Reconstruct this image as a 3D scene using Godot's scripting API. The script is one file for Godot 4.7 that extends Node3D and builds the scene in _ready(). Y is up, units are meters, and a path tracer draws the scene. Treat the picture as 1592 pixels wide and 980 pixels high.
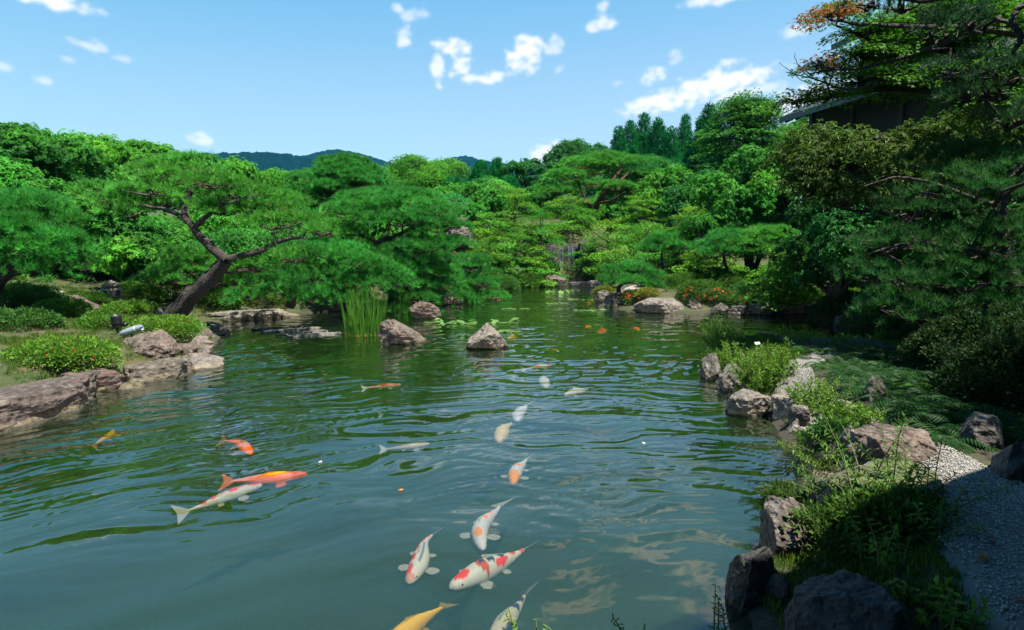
extends Node3D
# A Japanese stroll garden: a koi pond with rocks, clipped pines, maples and a waterfall, seen from the veranda of the house. Metres; the water lies at y = 0.

const UP := Vector3.UP
var names := {}
var mats := {}
var clumps := {}
var ico := []
var pond: PackedVector2Array
var fine := FastNoiseLite.new()
var broad := FastNoiseLite.new()


func _ready() -> void:
	set_up_view()
	fine.seed = 5; fine.frequency = 1.0; fine.noise_type = FastNoiseLite.TYPE_SIMPLEX_SMOOTH; fine.fractal_octaves = 3
	broad.seed = 9; broad.frequency = 1.0; broad.noise_type = FastNoiseLite.TYPE_SIMPLEX_SMOOTH; broad.fractal_octaves = 2
	make_materials()
	make_clumps()
	make_pond_outline()
	make_ground()
	make_water()
	make_paths()
	make_hills()
	make_house()
	make_waterfall()
	make_rocks()
	make_forest()
	make_garden_pines()
	make_maples()
	make_right_trees()
	make_shrubs()
	make_bank_plants()
	make_water_plants()
	make_furniture()
	make_koi()
	make_litter()


# ---------------------------------------------------------------- camera, sky, sun, exposure
func set_up_view() -> void:
	var cam := Camera3D.new()
	cam.name = "camera"
	cam.fov = 58.0
	cam.near = 0.05
	cam.far = 6000.0
	add_child(cam)
	cam.position = Vector3(0, 2.1, 0)
	cam.rotation_degrees = Vector3(-7.3, 0, 0)
	cam.current = true
	var env := Environment.new()
	env.background_mode = Environment.BG_SKY
	env.tonemap_mode = Environment.TONE_MAPPER_LINEAR
	env.tonemap_exposure = 3.6
	env.sdfgi_enabled = true
	env.ssao_enabled = true
	env.ssil_enabled = true
	var sky := Sky.new()
	var pano := PanoramaSkyMaterial.new()
	pano.panorama = ImageTexture.create_from_image(sky_image())
	pano.energy_multiplier = 0.375
	sky.sky_material = pano
	env.sky = sky
	env.fog_enabled = FOG_ON
	env.fog_density = 0.00010
	env.fog_light_color = Color(0.40, 0.74, 1.0)
	var we := WorldEnvironment.new()
	we.name = "world_environment"
	we.environment = env
	add_child(we)
	var sun := DirectionalLight3D.new()
	sun.name = "sun"
	sun.light_energy = 1.6
	sun.light_color = Color(1.0, 0.96, 0.89)
	sun.light_angular_distance = 0.5
	sun.shadow_enabled = true
	add_child(sun)
	sun.look_at_from_position(Vector3(0.25, 0.94, 0.20) * 50.0, Vector3.ZERO)

const FOG_ON := true


func sky_image() -> Image:
	var w := 2048
	var h := 1024
	var px := PackedFloat32Array()
	px.resize(w * h * 3)
	var n := FastNoiseLite.new()
	n.seed = 21; n.noise_type = FastNoiseLite.TYPE_SIMPLEX_SMOOTH; n.frequency = 0.16; n.fractal_octaves = 6; n.fractal_gain = 0.55
	# clouds: azimuth and elevation in degrees, half width, half height, tilt, strength
	var list := [
		[Vector2(-37.52, 17.52), 3.2, 0.55, 0.0, 1.0], [Vector2(-34.70, 14.96), 0.9, 0.4, 0.1, 0.7], [Vector2(-36.19, 15.01), 0.6, 0.25, 0.0, 0.45], [Vector2(-32.95, 14.34), 0.8, 0.25, 0.0, 0.5], [Vector2(-38.38, 11.93), 0.8, 0.3, 0.0, 0.55],
		[Vector2(-36.69, 13.72), 0.5, 0.2, 0.0, 0.4], [Vector2(-40.54, 12.52), 0.5, 0.25, 0.0, 0.5],
		[Vector2(-10.75, 20.66), 0.5, 0.45, 0.0, 0.6], [Vector2(-9.28, 20.25), 1.2, 0.5, 0.2, 0.55], [Vector2(-10.22, 18.52), 0.9, 0.7, 0.7, 0.75],
		[Vector2(-5.71, 17.82), 1.7, 0.75, -0.1, 1.0], [Vector2(-7.14, 16.06), 0.7, 1.1, 0.0, 0.85], [Vector2(-4.88, 16.34), 1.3, 0.75, 0.45, 0.85], [Vector2(-2.85, 15.28), 2.6, 0.5, 0.12, 0.95], [Vector2(-7.04, 14.75), 0.4, 0.5, 0.0, 0.7],
		[Vector2(1.30, 17.58), 1.9, 1.2, 0.65, 1.0], [Vector2(1.61, 16.34), 0.9, 0.6, 0.4, 0.8], [Vector2(4.06, 17.96), 0.9, 0.9, 0.5, 0.6], [Vector2(4.45, 16.13), 0.6, 0.35, 0.3, 0.5],
		[Vector2(8.46, 19.58), 1.3, 0.6, 0.3, 0.8], [Vector2(8.43, 20.89), 0.8, 0.4, 0.5, 0.6], [Vector2(13.45, 15.12), 1.2, 0.65, 0.35, 0.95], [Vector2(15.31, 16.58), 0.8, 0.6, 0.3, 0.45], [Vector2(10.14, 14.64), 0.6, 0.3, 0.3, 0.55],
		[Vector2(17.42, 13.67), 4.2, 1.2, 0.24, 1.25], [Vector2(13.41, 12.71), 2.8, 0.75, 0.2, 1.15], [Vector2(20.97, 14.33), 3.4, 0.75, 0.12, 1.1], [Vector2(20.77, 12.98), 1.9, 0.5, 0.15, 0.85], [Vector2(19.99, 15.66), 1.3, 0.35, 0.05, 0.65], [Vector2(23.67, 13.30), 1.3, 0.45, 0.1, 0.6],
		[Vector2(25.45, 17.56), 1.2, 0.55, 0.0, 0.7], [Vector2(26.69, 11.91), 3.8, 1.4, 0.2, 1.2], [Vector2(3.59, 8.71), 1.7, 1.0, 0.2, 1.1], [Vector2(-27.92, 8.79), 1.0, 0.5, 0.0, 0.8], [Vector2(18.76, 20.74), 2.6, 0.5, 0.0, 0.85], [Vector2(22.52, 13.25), 0.8, 0.3, 0.1, 0.5],
		[Vector2(10.0, 25.5), 3.0, 1.0, 0.2, 0.95], [Vector2(16.0, 29.5), 5.0, 1.6, 0.2, 1.0], [Vector2(-2.0, 27.0), 1.6, 0.8, 0.1, 0.8], [Vector2(23.0, 33.0), 4.0, 1.5, 0.1, 1.0], [Vector2(8.0, 34.0), 3.5, 1.4, 0.3, 0.9],
	]
	var rng := RandomNumberGenerator.new()
	rng.seed = 77
	for i in 70:
		var az := rng.randf_range(-180, 180)
		var el := rng.randf_range(4, 60)
		if absf(az) < 50 and el < 37:
			continue
		list.append([Vector2(az, el), rng.randf_range(0.8, 6.0), rng.randf_range(0.4, 1.6), rng.randf_range(-0.3, 0.3), rng.randf_range(0.6, 1.15)])
	var zenith := Vector3(0.03, 0.19, 0.46)
	var mid := Vector3(0.12, 0.39, 0.64)
	var low := Vector3(0.44, 0.66, 0.78)
	for y in h:
		var el := 90.0 - (y + 0.5) / h * 180.0
		var e := maxf(el, 0.0)
		var c := low.lerp(mid, smoothstep(0.0, 24.0, e)).lerp(zenith, smoothstep(14.0, 75.0, e))
		for x in w:
			var az := (x + 0.5) / w * 360.0
			# the air is a little deeper blue away from the sun
			var k := 1.0 + 0.20 * cos(deg_to_rad(az - 35.0)) * smoothstep(2.0, 22.0, e)
			var at := (y * w + x) * 3
			px[at] = c.x * k * k
			px[at + 1] = c.y * (0.6 + 0.4 * k)
			px[at + 2] = c.z * (0.75 + 0.25 * k)
	for b in list:
		var p: Vector2 = b[0]
		var reach: float = maxf(b[1], b[2]) * 2.0
		var cosel := maxf(cos(deg_to_rad(p.y)), 0.2)
		var y0 := int(clampf((90.0 - p.y - reach) / 180.0 * h, 0, h - 1))
		var y1 := int(clampf((90.0 - p.y + reach) / 180.0 * h, 0, h * 0.5 - 1))
		var spanx := int(reach / cosel / 360.0 * w) + 2
		var xc := int(p.x / 360.0 * w)
		for y in range(y0, y1 + 1):
			var el := 90.0 - (y + 0.5) / h * 180.0
			for xx in range(xc - spanx, xc + spanx + 1):
				var x := posmod(xx, w)
				var dx := ((xx + 0.5) / w * 360.0 - p.x) * cosel
				var dy := el - p.y
				var u: float = (dx * cos(b[3]) + dy * sin(b[3])) / b[1]
				var v: float = (-dx * sin(b[3]) + dy * cos(b[3])) / b[2]
				var d: float = 1.0 - (u * u + v * v) * 0.72
				if d <= -0.6:
					continue
				var q := n.get_noise_3d((p.x + dx) * 4.2, el * 7.5, b[1] * 5.0)
				var a := smoothstep(0.0, 1.0, d * 0.95 + q * 1.2) * minf(float(b[4]), 1.0)
				a *= smoothstep(-0.6, -0.1, d)
				if a > 0.0:
					var lit := 0.98 + 0.1 * q
					var at := (y * w + x) * 3
					px[at] = lerpf(px[at], 0.81 * lit, a * 0.95)
					px[at + 1] = lerpf(px[at + 1], 0.83 * lit, a * 0.95)
					px[at + 2] = lerpf(px[at + 2], 0.85 * lit, a * 0.95)
	return Image.create_from_data(w, h, false, Image.FORMAT_RGBF, px.to_byte_array())


# ---------------------------------------------------------------- naming and tagging
func numbered(called: String, parent: Node) -> String:
	var key := str(parent.get_instance_id()) + called
	var k: int = names.get(key, 0)
	names[key] = k + 1
	return called if k == 0 else "%s_%03d" % [called, k]


func thing(called: String, label: String, category: String, at := Vector3.ZERO, group := "", turn := 0.0) -> Node3D:
	var o := Node3D.new()
	o.name = numbered(called, self)
	add_child(o)
	o.position = at
	o.rotation.y = turn
	tag(o, label, category, group)
	return o


func tag(o: Node, label: String, category: String, group := "") -> void:
	if label: o.set_meta("label", label)
	if category: o.set_meta("category", category)
	if group: o.set_meta("group", group)


func part(parent: Node, called: String, mesh: Mesh, mat: Material, label := "") -> MeshInstance3D:
	var m := MeshInstance3D.new()
	m.name = numbered(called, parent)
	m.mesh = mesh
	m.material_override = mat
	if label: m.set_meta("label", label)
	parent.add_child(m)
	return m


func structure(called: String, mesh: Mesh, mat: Material, label := "") -> MeshInstance3D:
	var m := part(self, called, mesh, mat, label)
	m.set_meta("kind", "structure")
	return m


func copies(parent: Node, called: String, mesh: Mesh, mat: Material, xf: Array, tint: Array, stuff := false) -> MultiMeshInstance3D:
	var mm := MultiMesh.new()
	mm.transform_format = MultiMesh.TRANSFORM_3D
	mm.use_colors = true
	mm.mesh = mesh
	mm.instance_count = xf.size()
	for i in xf.size():
		mm.set_instance_transform(i, xf[i])
		mm.set_instance_color(i, tint[i])
	var o := MultiMeshInstance3D.new()
	o.name = numbered(called, parent)
	o.multimesh = mm
	o.material_override = mat
	if stuff or called in ["crown", "foliage"]: o.set_meta("kind", "stuff")
	parent.add_child(o)
	return o


# ---------------------------------------------------------------- materials
func noise_tex(freq: float, octaves: int, lo: Color, hi: Color, seed_: int, size := 512, kind := FastNoiseLite.TYPE_SIMPLEX_SMOOTH, gamma_mid := 0.5) -> NoiseTexture2D:
	var n := FastNoiseLite.new()
	n.seed = seed_; n.frequency = freq; n.fractal_octaves = octaves; n.noise_type = kind
	var t := NoiseTexture2D.new()
	t.width = size; t.height = size; t.seamless = true; t.noise = n
	var g := Gradient.new()
	g.offsets = PackedFloat32Array([0.0, gamma_mid, 1.0])
	g.colors = PackedColorArray([lo, lo.lerp(hi, 0.5), hi])
	t.color_ramp = g
	return t


func plain(rough: float, color := Color.WHITE, vertex := true) -> StandardMaterial3D:
	var m := StandardMaterial3D.new()
	m.albedo_color = color
	m.roughness = rough
	m.vertex_color_use_as_albedo = vertex
	return m


func leaf_mat(rough: float, through: float, spec := 0.5) -> StandardMaterial3D:
	var m := plain(rough)
	m.cull_mode = BaseMaterial3D.CULL_DISABLED
	m.backlight_enabled = true
	m.backlight = Color(through, through, through).linear_to_srgb()
	m.metallic_specular = spec
	return m


func textured(rough: float, tex: Texture2D, scale: float, bump: Texture2D, bump_cm: float, world := true) -> StandardMaterial3D:
	var m := plain(rough)
	m.albedo_texture = tex
	m.uv1_triplanar = true
	m.uv1_world_triplanar = world
	m.uv1_scale = Vector3.ONE * scale
	if bump:
		m.heightmap_enabled = true
		m.heightmap_texture = bump
		m.heightmap_scale = bump_cm
	return m


func lin(r: float, g: float, b: float) -> Color:
	return Color(r, g, b)


func make_materials() -> void:
	var gray_lo := Color(0.50, 0.47, 0.46)
	var white := Color(1.0, 1.0, 1.0)
	var bumpy := noise_tex(0.018, 6, Color.BLACK, Color.WHITE, 3)
	var rocky := noise_tex(0.02, 6, gray_lo, white, 4, 512, FastNoiseLite.TYPE_SIMPLEX_SMOOTH, 0.55)
	var grain := noise_tex(0.10, 3, Color(0.42, 0.42, 0.42), white, 6)
	mats.rock = textured(0.85, rocky, 0.9, bumpy, 7.0)
	mats.ground = textured(0.95, grain, 0.8, bumpy, 3.0)
	mats.moss = textured(0.95, noise_tex(0.2, 3, Color(0.45, 0.45, 0.42), white, 12), 1.3, noise_tex(0.2, 3, Color.BLACK, Color.WHITE, 12), 1.5)
	var speck := noise_tex(0.42, 2, Color(0.22, 0.22, 0.23), white, 8, 1024, FastNoiseLite.TYPE_CELLULAR)
	mats.gravel = textured(0.9, speck, 0.55, speck, 1.2)
	mats.bark = textured(0.9, noise_tex(0.04, 5, Color(0.20, 0.18, 0.17), white, 14, 512, FastNoiseLite.TYPE_CELLULAR), 1.6, noise_tex(0.04, 5, Color.BLACK, Color.WHITE, 14, 512, FastNoiseLite.TYPE_CELLULAR), 6.0, false)
	mats.wood = textured(0.6, noise_tex(0.06, 4, Color(0.55, 0.52, 0.5), white, 15), 2.0, null, 0.0)
	mats.roof = textured(0.45, rocky, 1.5, null, 0.0)
	mats.leaf = leaf_mat(0.55, 0.85, 0.3)
	mats.maple = leaf_mat(0.65, 0.95, 0.3)
	mats.needle = leaf_mat(0.55, 0.85, 0.3)
	mats.soft = leaf_mat(0.6, 0.85, 0.3)
	mats.dull = leaf_mat(0.8, 0.6, 0.25)
	mats.petal = leaf_mat(0.7, 0.4, 0.3)
	mats.stem = plain(0.7)
	mats.fish = plain(0.45)
	mats.fish.metallic_specular = 0.25
	mats.fin = plain(0.4)
	mats.fin.albedo_color = Color(1, 1, 1, 0.5)
	mats.fin.transparency = BaseMaterial3D.TRANSPARENCY_ALPHA
	mats.fin.cull_mode = BaseMaterial3D.CULL_DISABLED
	mats.black_metal = plain(0.45, Color(0.07, 0.08, 0.10), false)
	mats.silver = plain(0.35, Color(0.62, 0.66, 0.70), false)
	mats.silver.metallic = 0.6
	mats.lens = plain(0.1, Color(0.25, 0.28, 0.3), false)
	mats.fall = plain(0.3, Color(0.62, 0.70, 0.78, 0.24), false)
	mats.fall.transparency = BaseMaterial3D.TRANSPARENCY_ALPHA
	mats.stone = textured(0.9, rocky, 3.0, bumpy, 1.0)
	mats.carved = textured(0.9, rocky, 3.0, bumpy, 1.0)
	mats.carved.albedo_color = Color(0.36, 0.31, 0.25).linear_to_srgb()
	mats.hill = plain(1.0)
	mats.hill.metallic_specular = 0.0
	# turbid green water: a surface film that reflects the sky, lets part of the light through and scatters the rest
	var w := StandardMaterial3D.new()
	w.albedo_color = Color(0.007, 0.021, 0.003)
	w.albedo_color = Color(w.albedo_color.linear_to_srgb(), 0.16)
	w.transparency = BaseMaterial3D.TRANSPARENCY_ALPHA
	w.roughness = 0.02
	w.metallic_specular = 0.5
	w.cull_mode = BaseMaterial3D.CULL_DISABLED
	mats.water = w
	var deep := w.duplicate()
	deep.albedo_color = Color(Color(0.006, 0.019, 0.004).linear_to_srgb(), 0.6)
	deep.roughness = 0.2
	deep.metallic_specular = 0.0
	deep.vertex_color_use_as_albedo = true
	mats.murk = deep


# ---------------------------------------------------------------- mesh helpers
func mesh_of(v: PackedVector3Array, c: PackedColorArray, idx := PackedInt32Array(), n := PackedVector3Array()) -> ArrayMesh:
	var a := []
	a.resize(Mesh.ARRAY_MAX)
	a[Mesh.ARRAY_VERTEX] = v
	if c.size(): a[Mesh.ARRAY_COLOR] = c
	if idx.size(): a[Mesh.ARRAY_INDEX] = idx
	if n.size(): a[Mesh.ARRAY_NORMAL] = n
	var m := ArrayMesh.new()
	m.add_surface_from_arrays(Mesh.PRIMITIVE_TRIANGLES, a)
	return m


func smooth_normals(v: PackedVector3Array, idx: PackedInt32Array) -> PackedVector3Array:
	var n := PackedVector3Array()
	n.resize(v.size())
	for i in range(0, idx.size(), 3):
		var a := idx[i]
		var b := idx[i + 1]
		var c := idx[i + 2]
		var f := (v[c] - v[a]).cross(v[b] - v[a])
		n[a] += f; n[b] += f; n[c] += f
	for i in n.size():
		n[i] = n[i].normalized() if n[i].length_squared() > 1e-16 else UP
	return n


class Bag:  # collects tubes and leaves of one mesh
	var v := PackedVector3Array()
	var c := PackedColorArray()
	var idx := PackedInt32Array()
	var nrm := PackedVector3Array()

	func tube(pts: Array, radii: Array, sides: int, col: Color, lump := 0.0, rng: RandomNumberGenerator = null) -> void:
		var first := v.size()
		var side := Vector3.ZERO
		for i in pts.size():
			var p: Vector3 = pts[i]
			var a: Vector3 = pts[maxi(i - 1, 0)]
			var b: Vector3 = pts[mini(i + 1, pts.size() - 1)]
			var d := (b - a).normalized()
			if side == Vector3.ZERO:
				side = d.cross(Vector3(0.31, 0.2, 0.93)).normalized()
			side = (side - d * side.dot(d)).normalized()
			var up := d.cross(side)
			for k in sides:
				var t := TAU * k / sides
				var r: float = radii[i]
				if lump > 0.0 and rng:
					r *= 1.0 + rng.randf_range(-lump, lump)
				var o := side * cos(t) + up * sin(t)
				v.append(p + o * r)
				nrm.append(o)
				var shade := 1.0 if rng == null else rng.randf_range(0.8, 1.15)
				c.append(Color(col.r * shade, col.g * shade, col.b * shade))
		for i in pts.size() - 1:
			for k in sides:
				var a := first + i * sides + k
				var b := first + i * sides + (k + 1) % sides
				idx.append_array([a, a + sides, b, b, a + sides, b + sides])
		var e := first + (pts.size() - 1) * sides
		for k in range(1, sides - 1):
			idx.append_array([e, e + k + 1, e + k])

	func tri(a: Vector3, b: Vector3, d: Vector3, col: Color) -> void:
		var k := v.size()
		v.append(a); v.append(b); v.append(d)
		c.append(col); c.append(col); c.append(col)
		var n := (d - a).cross(b - a).normalized()
		nrm.append(n); nrm.append(n); nrm.append(n)
		idx.append_array([k, k + 1, k + 2])

	func leaf(p: Vector3, dir: Vector3, up: Vector3, length: float, width: float, fold: float, col: Color, droop := 0.0) -> void:
		var s := dir.cross(up).normalized()
		var u := s.cross(dir).normalized()
		var tip := p + dir * length - u * droop * length
		var mid := p + dir * length * 0.45
		var l := mid + s * width * 0.5 + u * fold * width
		var r := mid - s * width * 0.5 + u * fold * width
		tri(p, l, tip, col)
		tri(p, tip, r, col)

	func mesh() -> ArrayMesh:
		var a := []
		a.resize(Mesh.ARRAY_MAX)
		a[Mesh.ARRAY_VERTEX] = v
		a[Mesh.ARRAY_COLOR] = c
		a[Mesh.ARRAY_INDEX] = idx
		a[Mesh.ARRAY_NORMAL] = nrm
		var m := ArrayMesh.new()
		m.add_surface_from_arrays(Mesh.PRIMITIVE_TRIANGLES, a)
		return m


func rand_dir(rng: RandomNumberGenerator) -> Vector3:
	var z := rng.randf_range(-1, 1)
	var t := rng.randf_range(0, TAU)
	var r := sqrt(1 - z * z)
	return Vector3(r * cos(t), z, r * sin(t))


func shade(c: Color, k: float) -> Color:
	return Color(c.r * k, c.g * k, c.b * k)


func facing(up: Vector3, spin: float, scale: float) -> Basis:
	var b := Basis(UP, spin)
	var axis := UP.cross(up)
	if axis.length() > 1e-4:
		b = Basis(axis.normalized(), UP.angle_to(up)) * b
	return b.scaled(Vector3.ONE * scale)


# ---------------------------------------------------------------- leaf clumps (shared by all crowns)
func make_clumps() -> void:
	for v in 3:
		clumps["pine%d" % v] = pine_clump(30 + v, 13, 22, 0.17, 0.012)
		clumps["near_pine%d" % v] = pine_clump(60 + v, 10, 22, 0.14, 0.008)
		clumps["broad%d" % v] = broad_clump(40 + v, 15, 8, 0.125, 0.052)
		clumps["maple%d" % v] = maple_clump(50 + v, 95, 0.075)
		clumps["cedar%d" % v] = cedar_clump(70 + v)
		clumps["shrub%d" % v] = shrub_clump(80 + v)
		clumps["long%d" % v] = broad_clump(90 + v, 8, 7, 0.13, 0.036)
	clumps["fine_leaf0"] = broad_clump(95, 22, 8, 0.07, 0.03)


func pine_clump(seed_: int, tufts: int, needles: int, length: float, width: float) -> ArrayMesh:
	var rng := RandomNumberGenerator.new()
	rng.seed = seed_
	var b := Bag.new()
	for t in tufts:
		var a := rng.randf_range(0, TAU)
		var r := 0.34 * sqrt(rng.randf())
		var p := Vector3(cos(a) * r, 0.10 * (1.0 - r * r / 0.12) + rng.randf_range(-0.05, 0.03), sin(a) * r)
		var axis := (UP * 1.0 + Vector3(cos(a), 0, sin(a)) * r * 2.2 + rand_dir(rng) * 0.35).normalized()
		var tone := rng.randf_range(0.6, 1.35)
		for k in needles:
			var d := (axis * 0.9 + rand_dir(rng) * 0.8).normalized()
			var s := d.cross(rand_dir(rng)).normalized() * width * 0.5
			var q := p + axis * rng.randf_range(-0.02, 0.03)
			var tn := tone * rng.randf_range(0.8, 1.2)
			if rng.randf() < 0.05:
				b.tri(q - s, q + s, q + d * length * 0.8, Color(3.2, 0.65, 0.9))
				continue
			b.tri(q - s, q + s, q + d * length * rng.randf_range(0.75, 1.1), Color(tn * rng.randf_range(0.8, 1.3), tn, tn * rng.randf_range(0.7, 1.1)))
	return b.mesh()


func broad_clump(seed_: int, rosettes: int, leaves: int, length: float, width: float) -> ArrayMesh:
	var rng := RandomNumberGenerator.new()
	rng.seed = seed_
	var b := Bag.new()
	for t in rosettes:
		var d := rand_dir(rng)
		d.y = absf(d.y) * 0.9 - 0.15
		d = d.normalized()
		var p := d * rng.randf_range(0.18, 0.42)
		p.y *= 0.75
		var tone := rng.randf_range(0.75, 1.25)
		var axis := (d + UP * 0.7).normalized()
		for k in leaves:
			var a := TAU * k / leaves + rng.randf_range(-0.4, 0.4)
			var out := (axis.cross(Vector3(cos(a), 0.3, sin(a)).normalized())).normalized()
			var dir := (out + axis * rng.randf_range(-0.3, 0.5) - UP * rng.randf_range(0.0, 0.5)).normalized()
			var tn := tone * rng.randf_range(0.8, 1.2)
			b.leaf(p, dir, (axis + rand_dir(rng) * 0.35).normalized(), length * rng.randf_range(0.7, 1.15), width, 0.18, Color(tn * rng.randf_range(0.85, 1.25), tn, tn * rng.randf_range(0.7, 1.1)), rng.randf_range(0.0, 0.3))
	return b.mesh()


func maple_clump(seed_: int, leaves: int, size: float) -> ArrayMesh:
	var rng := RandomNumberGenerator.new()
	rng.seed = seed_
	var b := Bag.new()
	for t in leaves:
		var a := rng.randf_range(0, TAU)
		var r := 0.5 * sqrt(rng.randf())
		var p := Vector3(cos(a) * r, rng.randf_range(-0.05, 0.06) - r * r * 0.25, sin(a) * r)
		var up := (UP + rand_dir(rng) * 0.45).normalized()
		var f := up.cross(rand_dir(rng)).normalized()
		f = (f + Vector3(cos(a), -0.2, sin(a)) * 0.6).normalized()
		var s := f.cross(up).normalized()
		var tn := rng.randf_range(0.7, 1.3)
		var col := Color(tn * rng.randf_range(0.8, 1.25), tn, tn * rng.randf_range(0.7, 1.1))
		for k in [-1.0, 0.0, 1.0]:
			var dir: Vector3 = (f * (1.0 if k == 0.0 else 0.55) + s * k * 0.85).normalized()
			var w: Vector3 = dir.cross(up).normalized() * size * 0.22
			b.tri(p - w - dir * size * 0.1, p + w - dir * size * 0.1, p + dir * size * (1.0 if k == 0.0 else 0.8) - UP * size * 0.15, col)
	return b.mesh()


func cedar_clump(seed_: int) -> ArrayMesh:
	var rng := RandomNumberGenerator.new()
	rng.seed = seed_
	var b := Bag.new()
	for t in 70:
		var p := rand_dir(rng) * 0.32 * pow(rng.randf(), 0.4)
		p.y *= 0.9
		var dir := (p.normalized() + UP * rng.randf_range(0.3, 1.2)).normalized()
		var s := dir.cross(rand_dir(rng)).normalized() * 0.035
		var tn := rng.randf_range(0.7, 1.3)
		var col := Color(tn, tn, tn * rng.randf_range(0.8, 1.1))
		var tip := p + dir * rng.randf_range(0.14, 0.26)
		b.tri(p - s, p + s, tip, col)
		b.tri(p - dir.cross(s), p + dir.cross(s), tip, col)
	return b.mesh()


func shrub_clump(seed_: int) -> ArrayMesh:
	var rng := RandomNumberGenerator.new()
	rng.seed = seed_
	var b := Bag.new()
	for t in 70:
		var d := rand_dir(rng)
		d.y = absf(d.y)
		var p := d * 0.15 * rng.randf_range(0.5, 1.0)
		p.y *= 0.6
		var dir := (d + UP * 0.6 + rand_dir(rng) * 0.8).normalized()
		var tn := rng.randf_range(0.65, 1.35)
		b.leaf(p, dir, (UP + rand_dir(rng) * 0.8).normalized(), rng.randf_range(0.035, 0.06), 0.022, 0.15, Color(tn * rng.randf_range(0.85, 1.3), tn, tn * 0.9))
	return b.mesh()


# ---------------------------------------------------------------- trees
func wobble(a: Vector3, b: Vector3, n: int, amount: float, rng: RandomNumberGenerator) -> Array:
	var out := []
	for i in n + 1:
		var t := float(i) / n
		var p := a.lerp(b, t)
		if i > 0 and i < n:
			p += rand_dir(rng) * amount
		out.append(p)
	return out


func taper(n: int, r0: float, r1: float) -> Array:
	var out := []
	for i in n:
		out.append(lerpf(r0, r1, float(i) / maxf(n - 1, 1)))
	return out


# clumps over the upper shell of an ellipsoid
func shell(xf: Array, tint: Array, c: Vector3, r: Vector3, clump_r: float, density: float, low: float, tone: Color, rng: RandomNumberGenerator, upright := 0.5, size := 1.0) -> void:
	var area := 4.0 * PI * pow((pow(r.x * r.y, 1.6) + pow(r.x * r.z, 1.6) + pow(r.y * r.z, 1.6)) / 3.0, 1.0 / 1.6) * (1.0 - low) * 0.5
	var n := int(maxf(3.0, area / (clump_r * clump_r) * density))
	var lobe := rng.randf_range(0.82, 1.18)
	for i in n:
		var d := rand_dir(rng)
		for tries in 8:
			if d.y >= low: break
			d = rand_dir(rng)
		var k := rng.randf_range(0.78, 1.06)
		if rng.randf() < 0.15: k *= rng.randf_range(0.4, 0.9)
		var p := c + Vector3(d.x * r.x, d.y * r.y, d.z * r.z) * k
		var up := (Vector3(d.x / r.x, d.y / r.y, d.z / r.z).normalized() * (1.0 - upright) + UP * upright + rand_dir(rng) * 0.2).normalized()
		xf.append(Transform3D(facing(up, rng.randf_range(0, TAU), size * rng.randf_range(0.75, 1.25)), p))
		var s := lobe * rng.randf_range(0.8, 1.2)
		tint.append(Color(tone.r * s * rng.randf_range(0.85, 1.2), tone.g * s, tone.b * s * rng.randf_range(0.85, 1.15)))


func broad_tree(label: String, top: Vector3, width: float, tone: Color, seed_: int, group := "", opts := {}) -> Node3D:
	var rng := RandomNumberGenerator.new()
	rng.seed = seed_
	var base := Vector3(top.x, ground_y(top.x, top.z), top.z)
	var t := thing(opts.get("name", "broadleaf_tree"), label, "tree", base, group)
	var h := top.y - base.y
	var rx := width * 0.5
	var crown_low: float = opts.get("low", 0.12) * h
	var ry := (h - crown_low) * 0.5
	var cc := Vector3(0, h - ry, 0)
	var bag := Bag.new()
	var fork := Vector3(rng.randf_range(-0.2, 0.2), h * 0.35, rng.randf_range(-0.2, 0.2))
	var r0 := 0.035 * h + 0.03
	var bark: Color = opts.get("bark", Color(0.10, 0.075, 0.055))
	bag.tube(wobble(Vector3(0, -0.2, 0), fork, 4, 0.06, rng), taper(5, r0, r0 * 0.7), 8, bark, 0.08, rng)
	var xf := []
	var tint := []
	var cr: float = opts.get("clump", 0.42)
	var n: int = opts.get("lobes", int(clampf(rx * rx * ry * 1.0, 8, 17)))
	for i in n:
		var d := rand_dir(rng)
		if i == 0: d = UP
		d.y = d.y * 0.75 + 0.2
		var lr := rx * rng.randf_range(0.30, 0.46)
		var p := cc + Vector3(d.x * (rx - lr * 0.8), d.y * (ry - lr * 0.62), d.z * (rx - lr * 0.8))
		if i == 0: p = Vector3(0, h - lr * 0.7, 0)
		var lobe_tone := tone.lerp(opts.get("second", tone), rng.randf())
		shell(xf, tint, p, Vector3(lr, lr * 0.72, lr), cr, opts.get("density", 1.0), -0.25, lobe_tone, rng, 0.35, cr / 0.42)
		bag.tube(wobble(fork, p, 4, 0.12, rng), taper(5, r0 * 0.45, 0.02), 5, bark, 0.1, rng)
	part(t, "trunk", bag.mesh(), mats.bark)
	copies(t, "crown", clumps["%s%d" % [opts.get("leaf", "broad"), seed_ % 3 if opts.get("leaf", "broad") != "fine_leaf" else 0]], mats.leaf, xf, tint)
	return t


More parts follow.
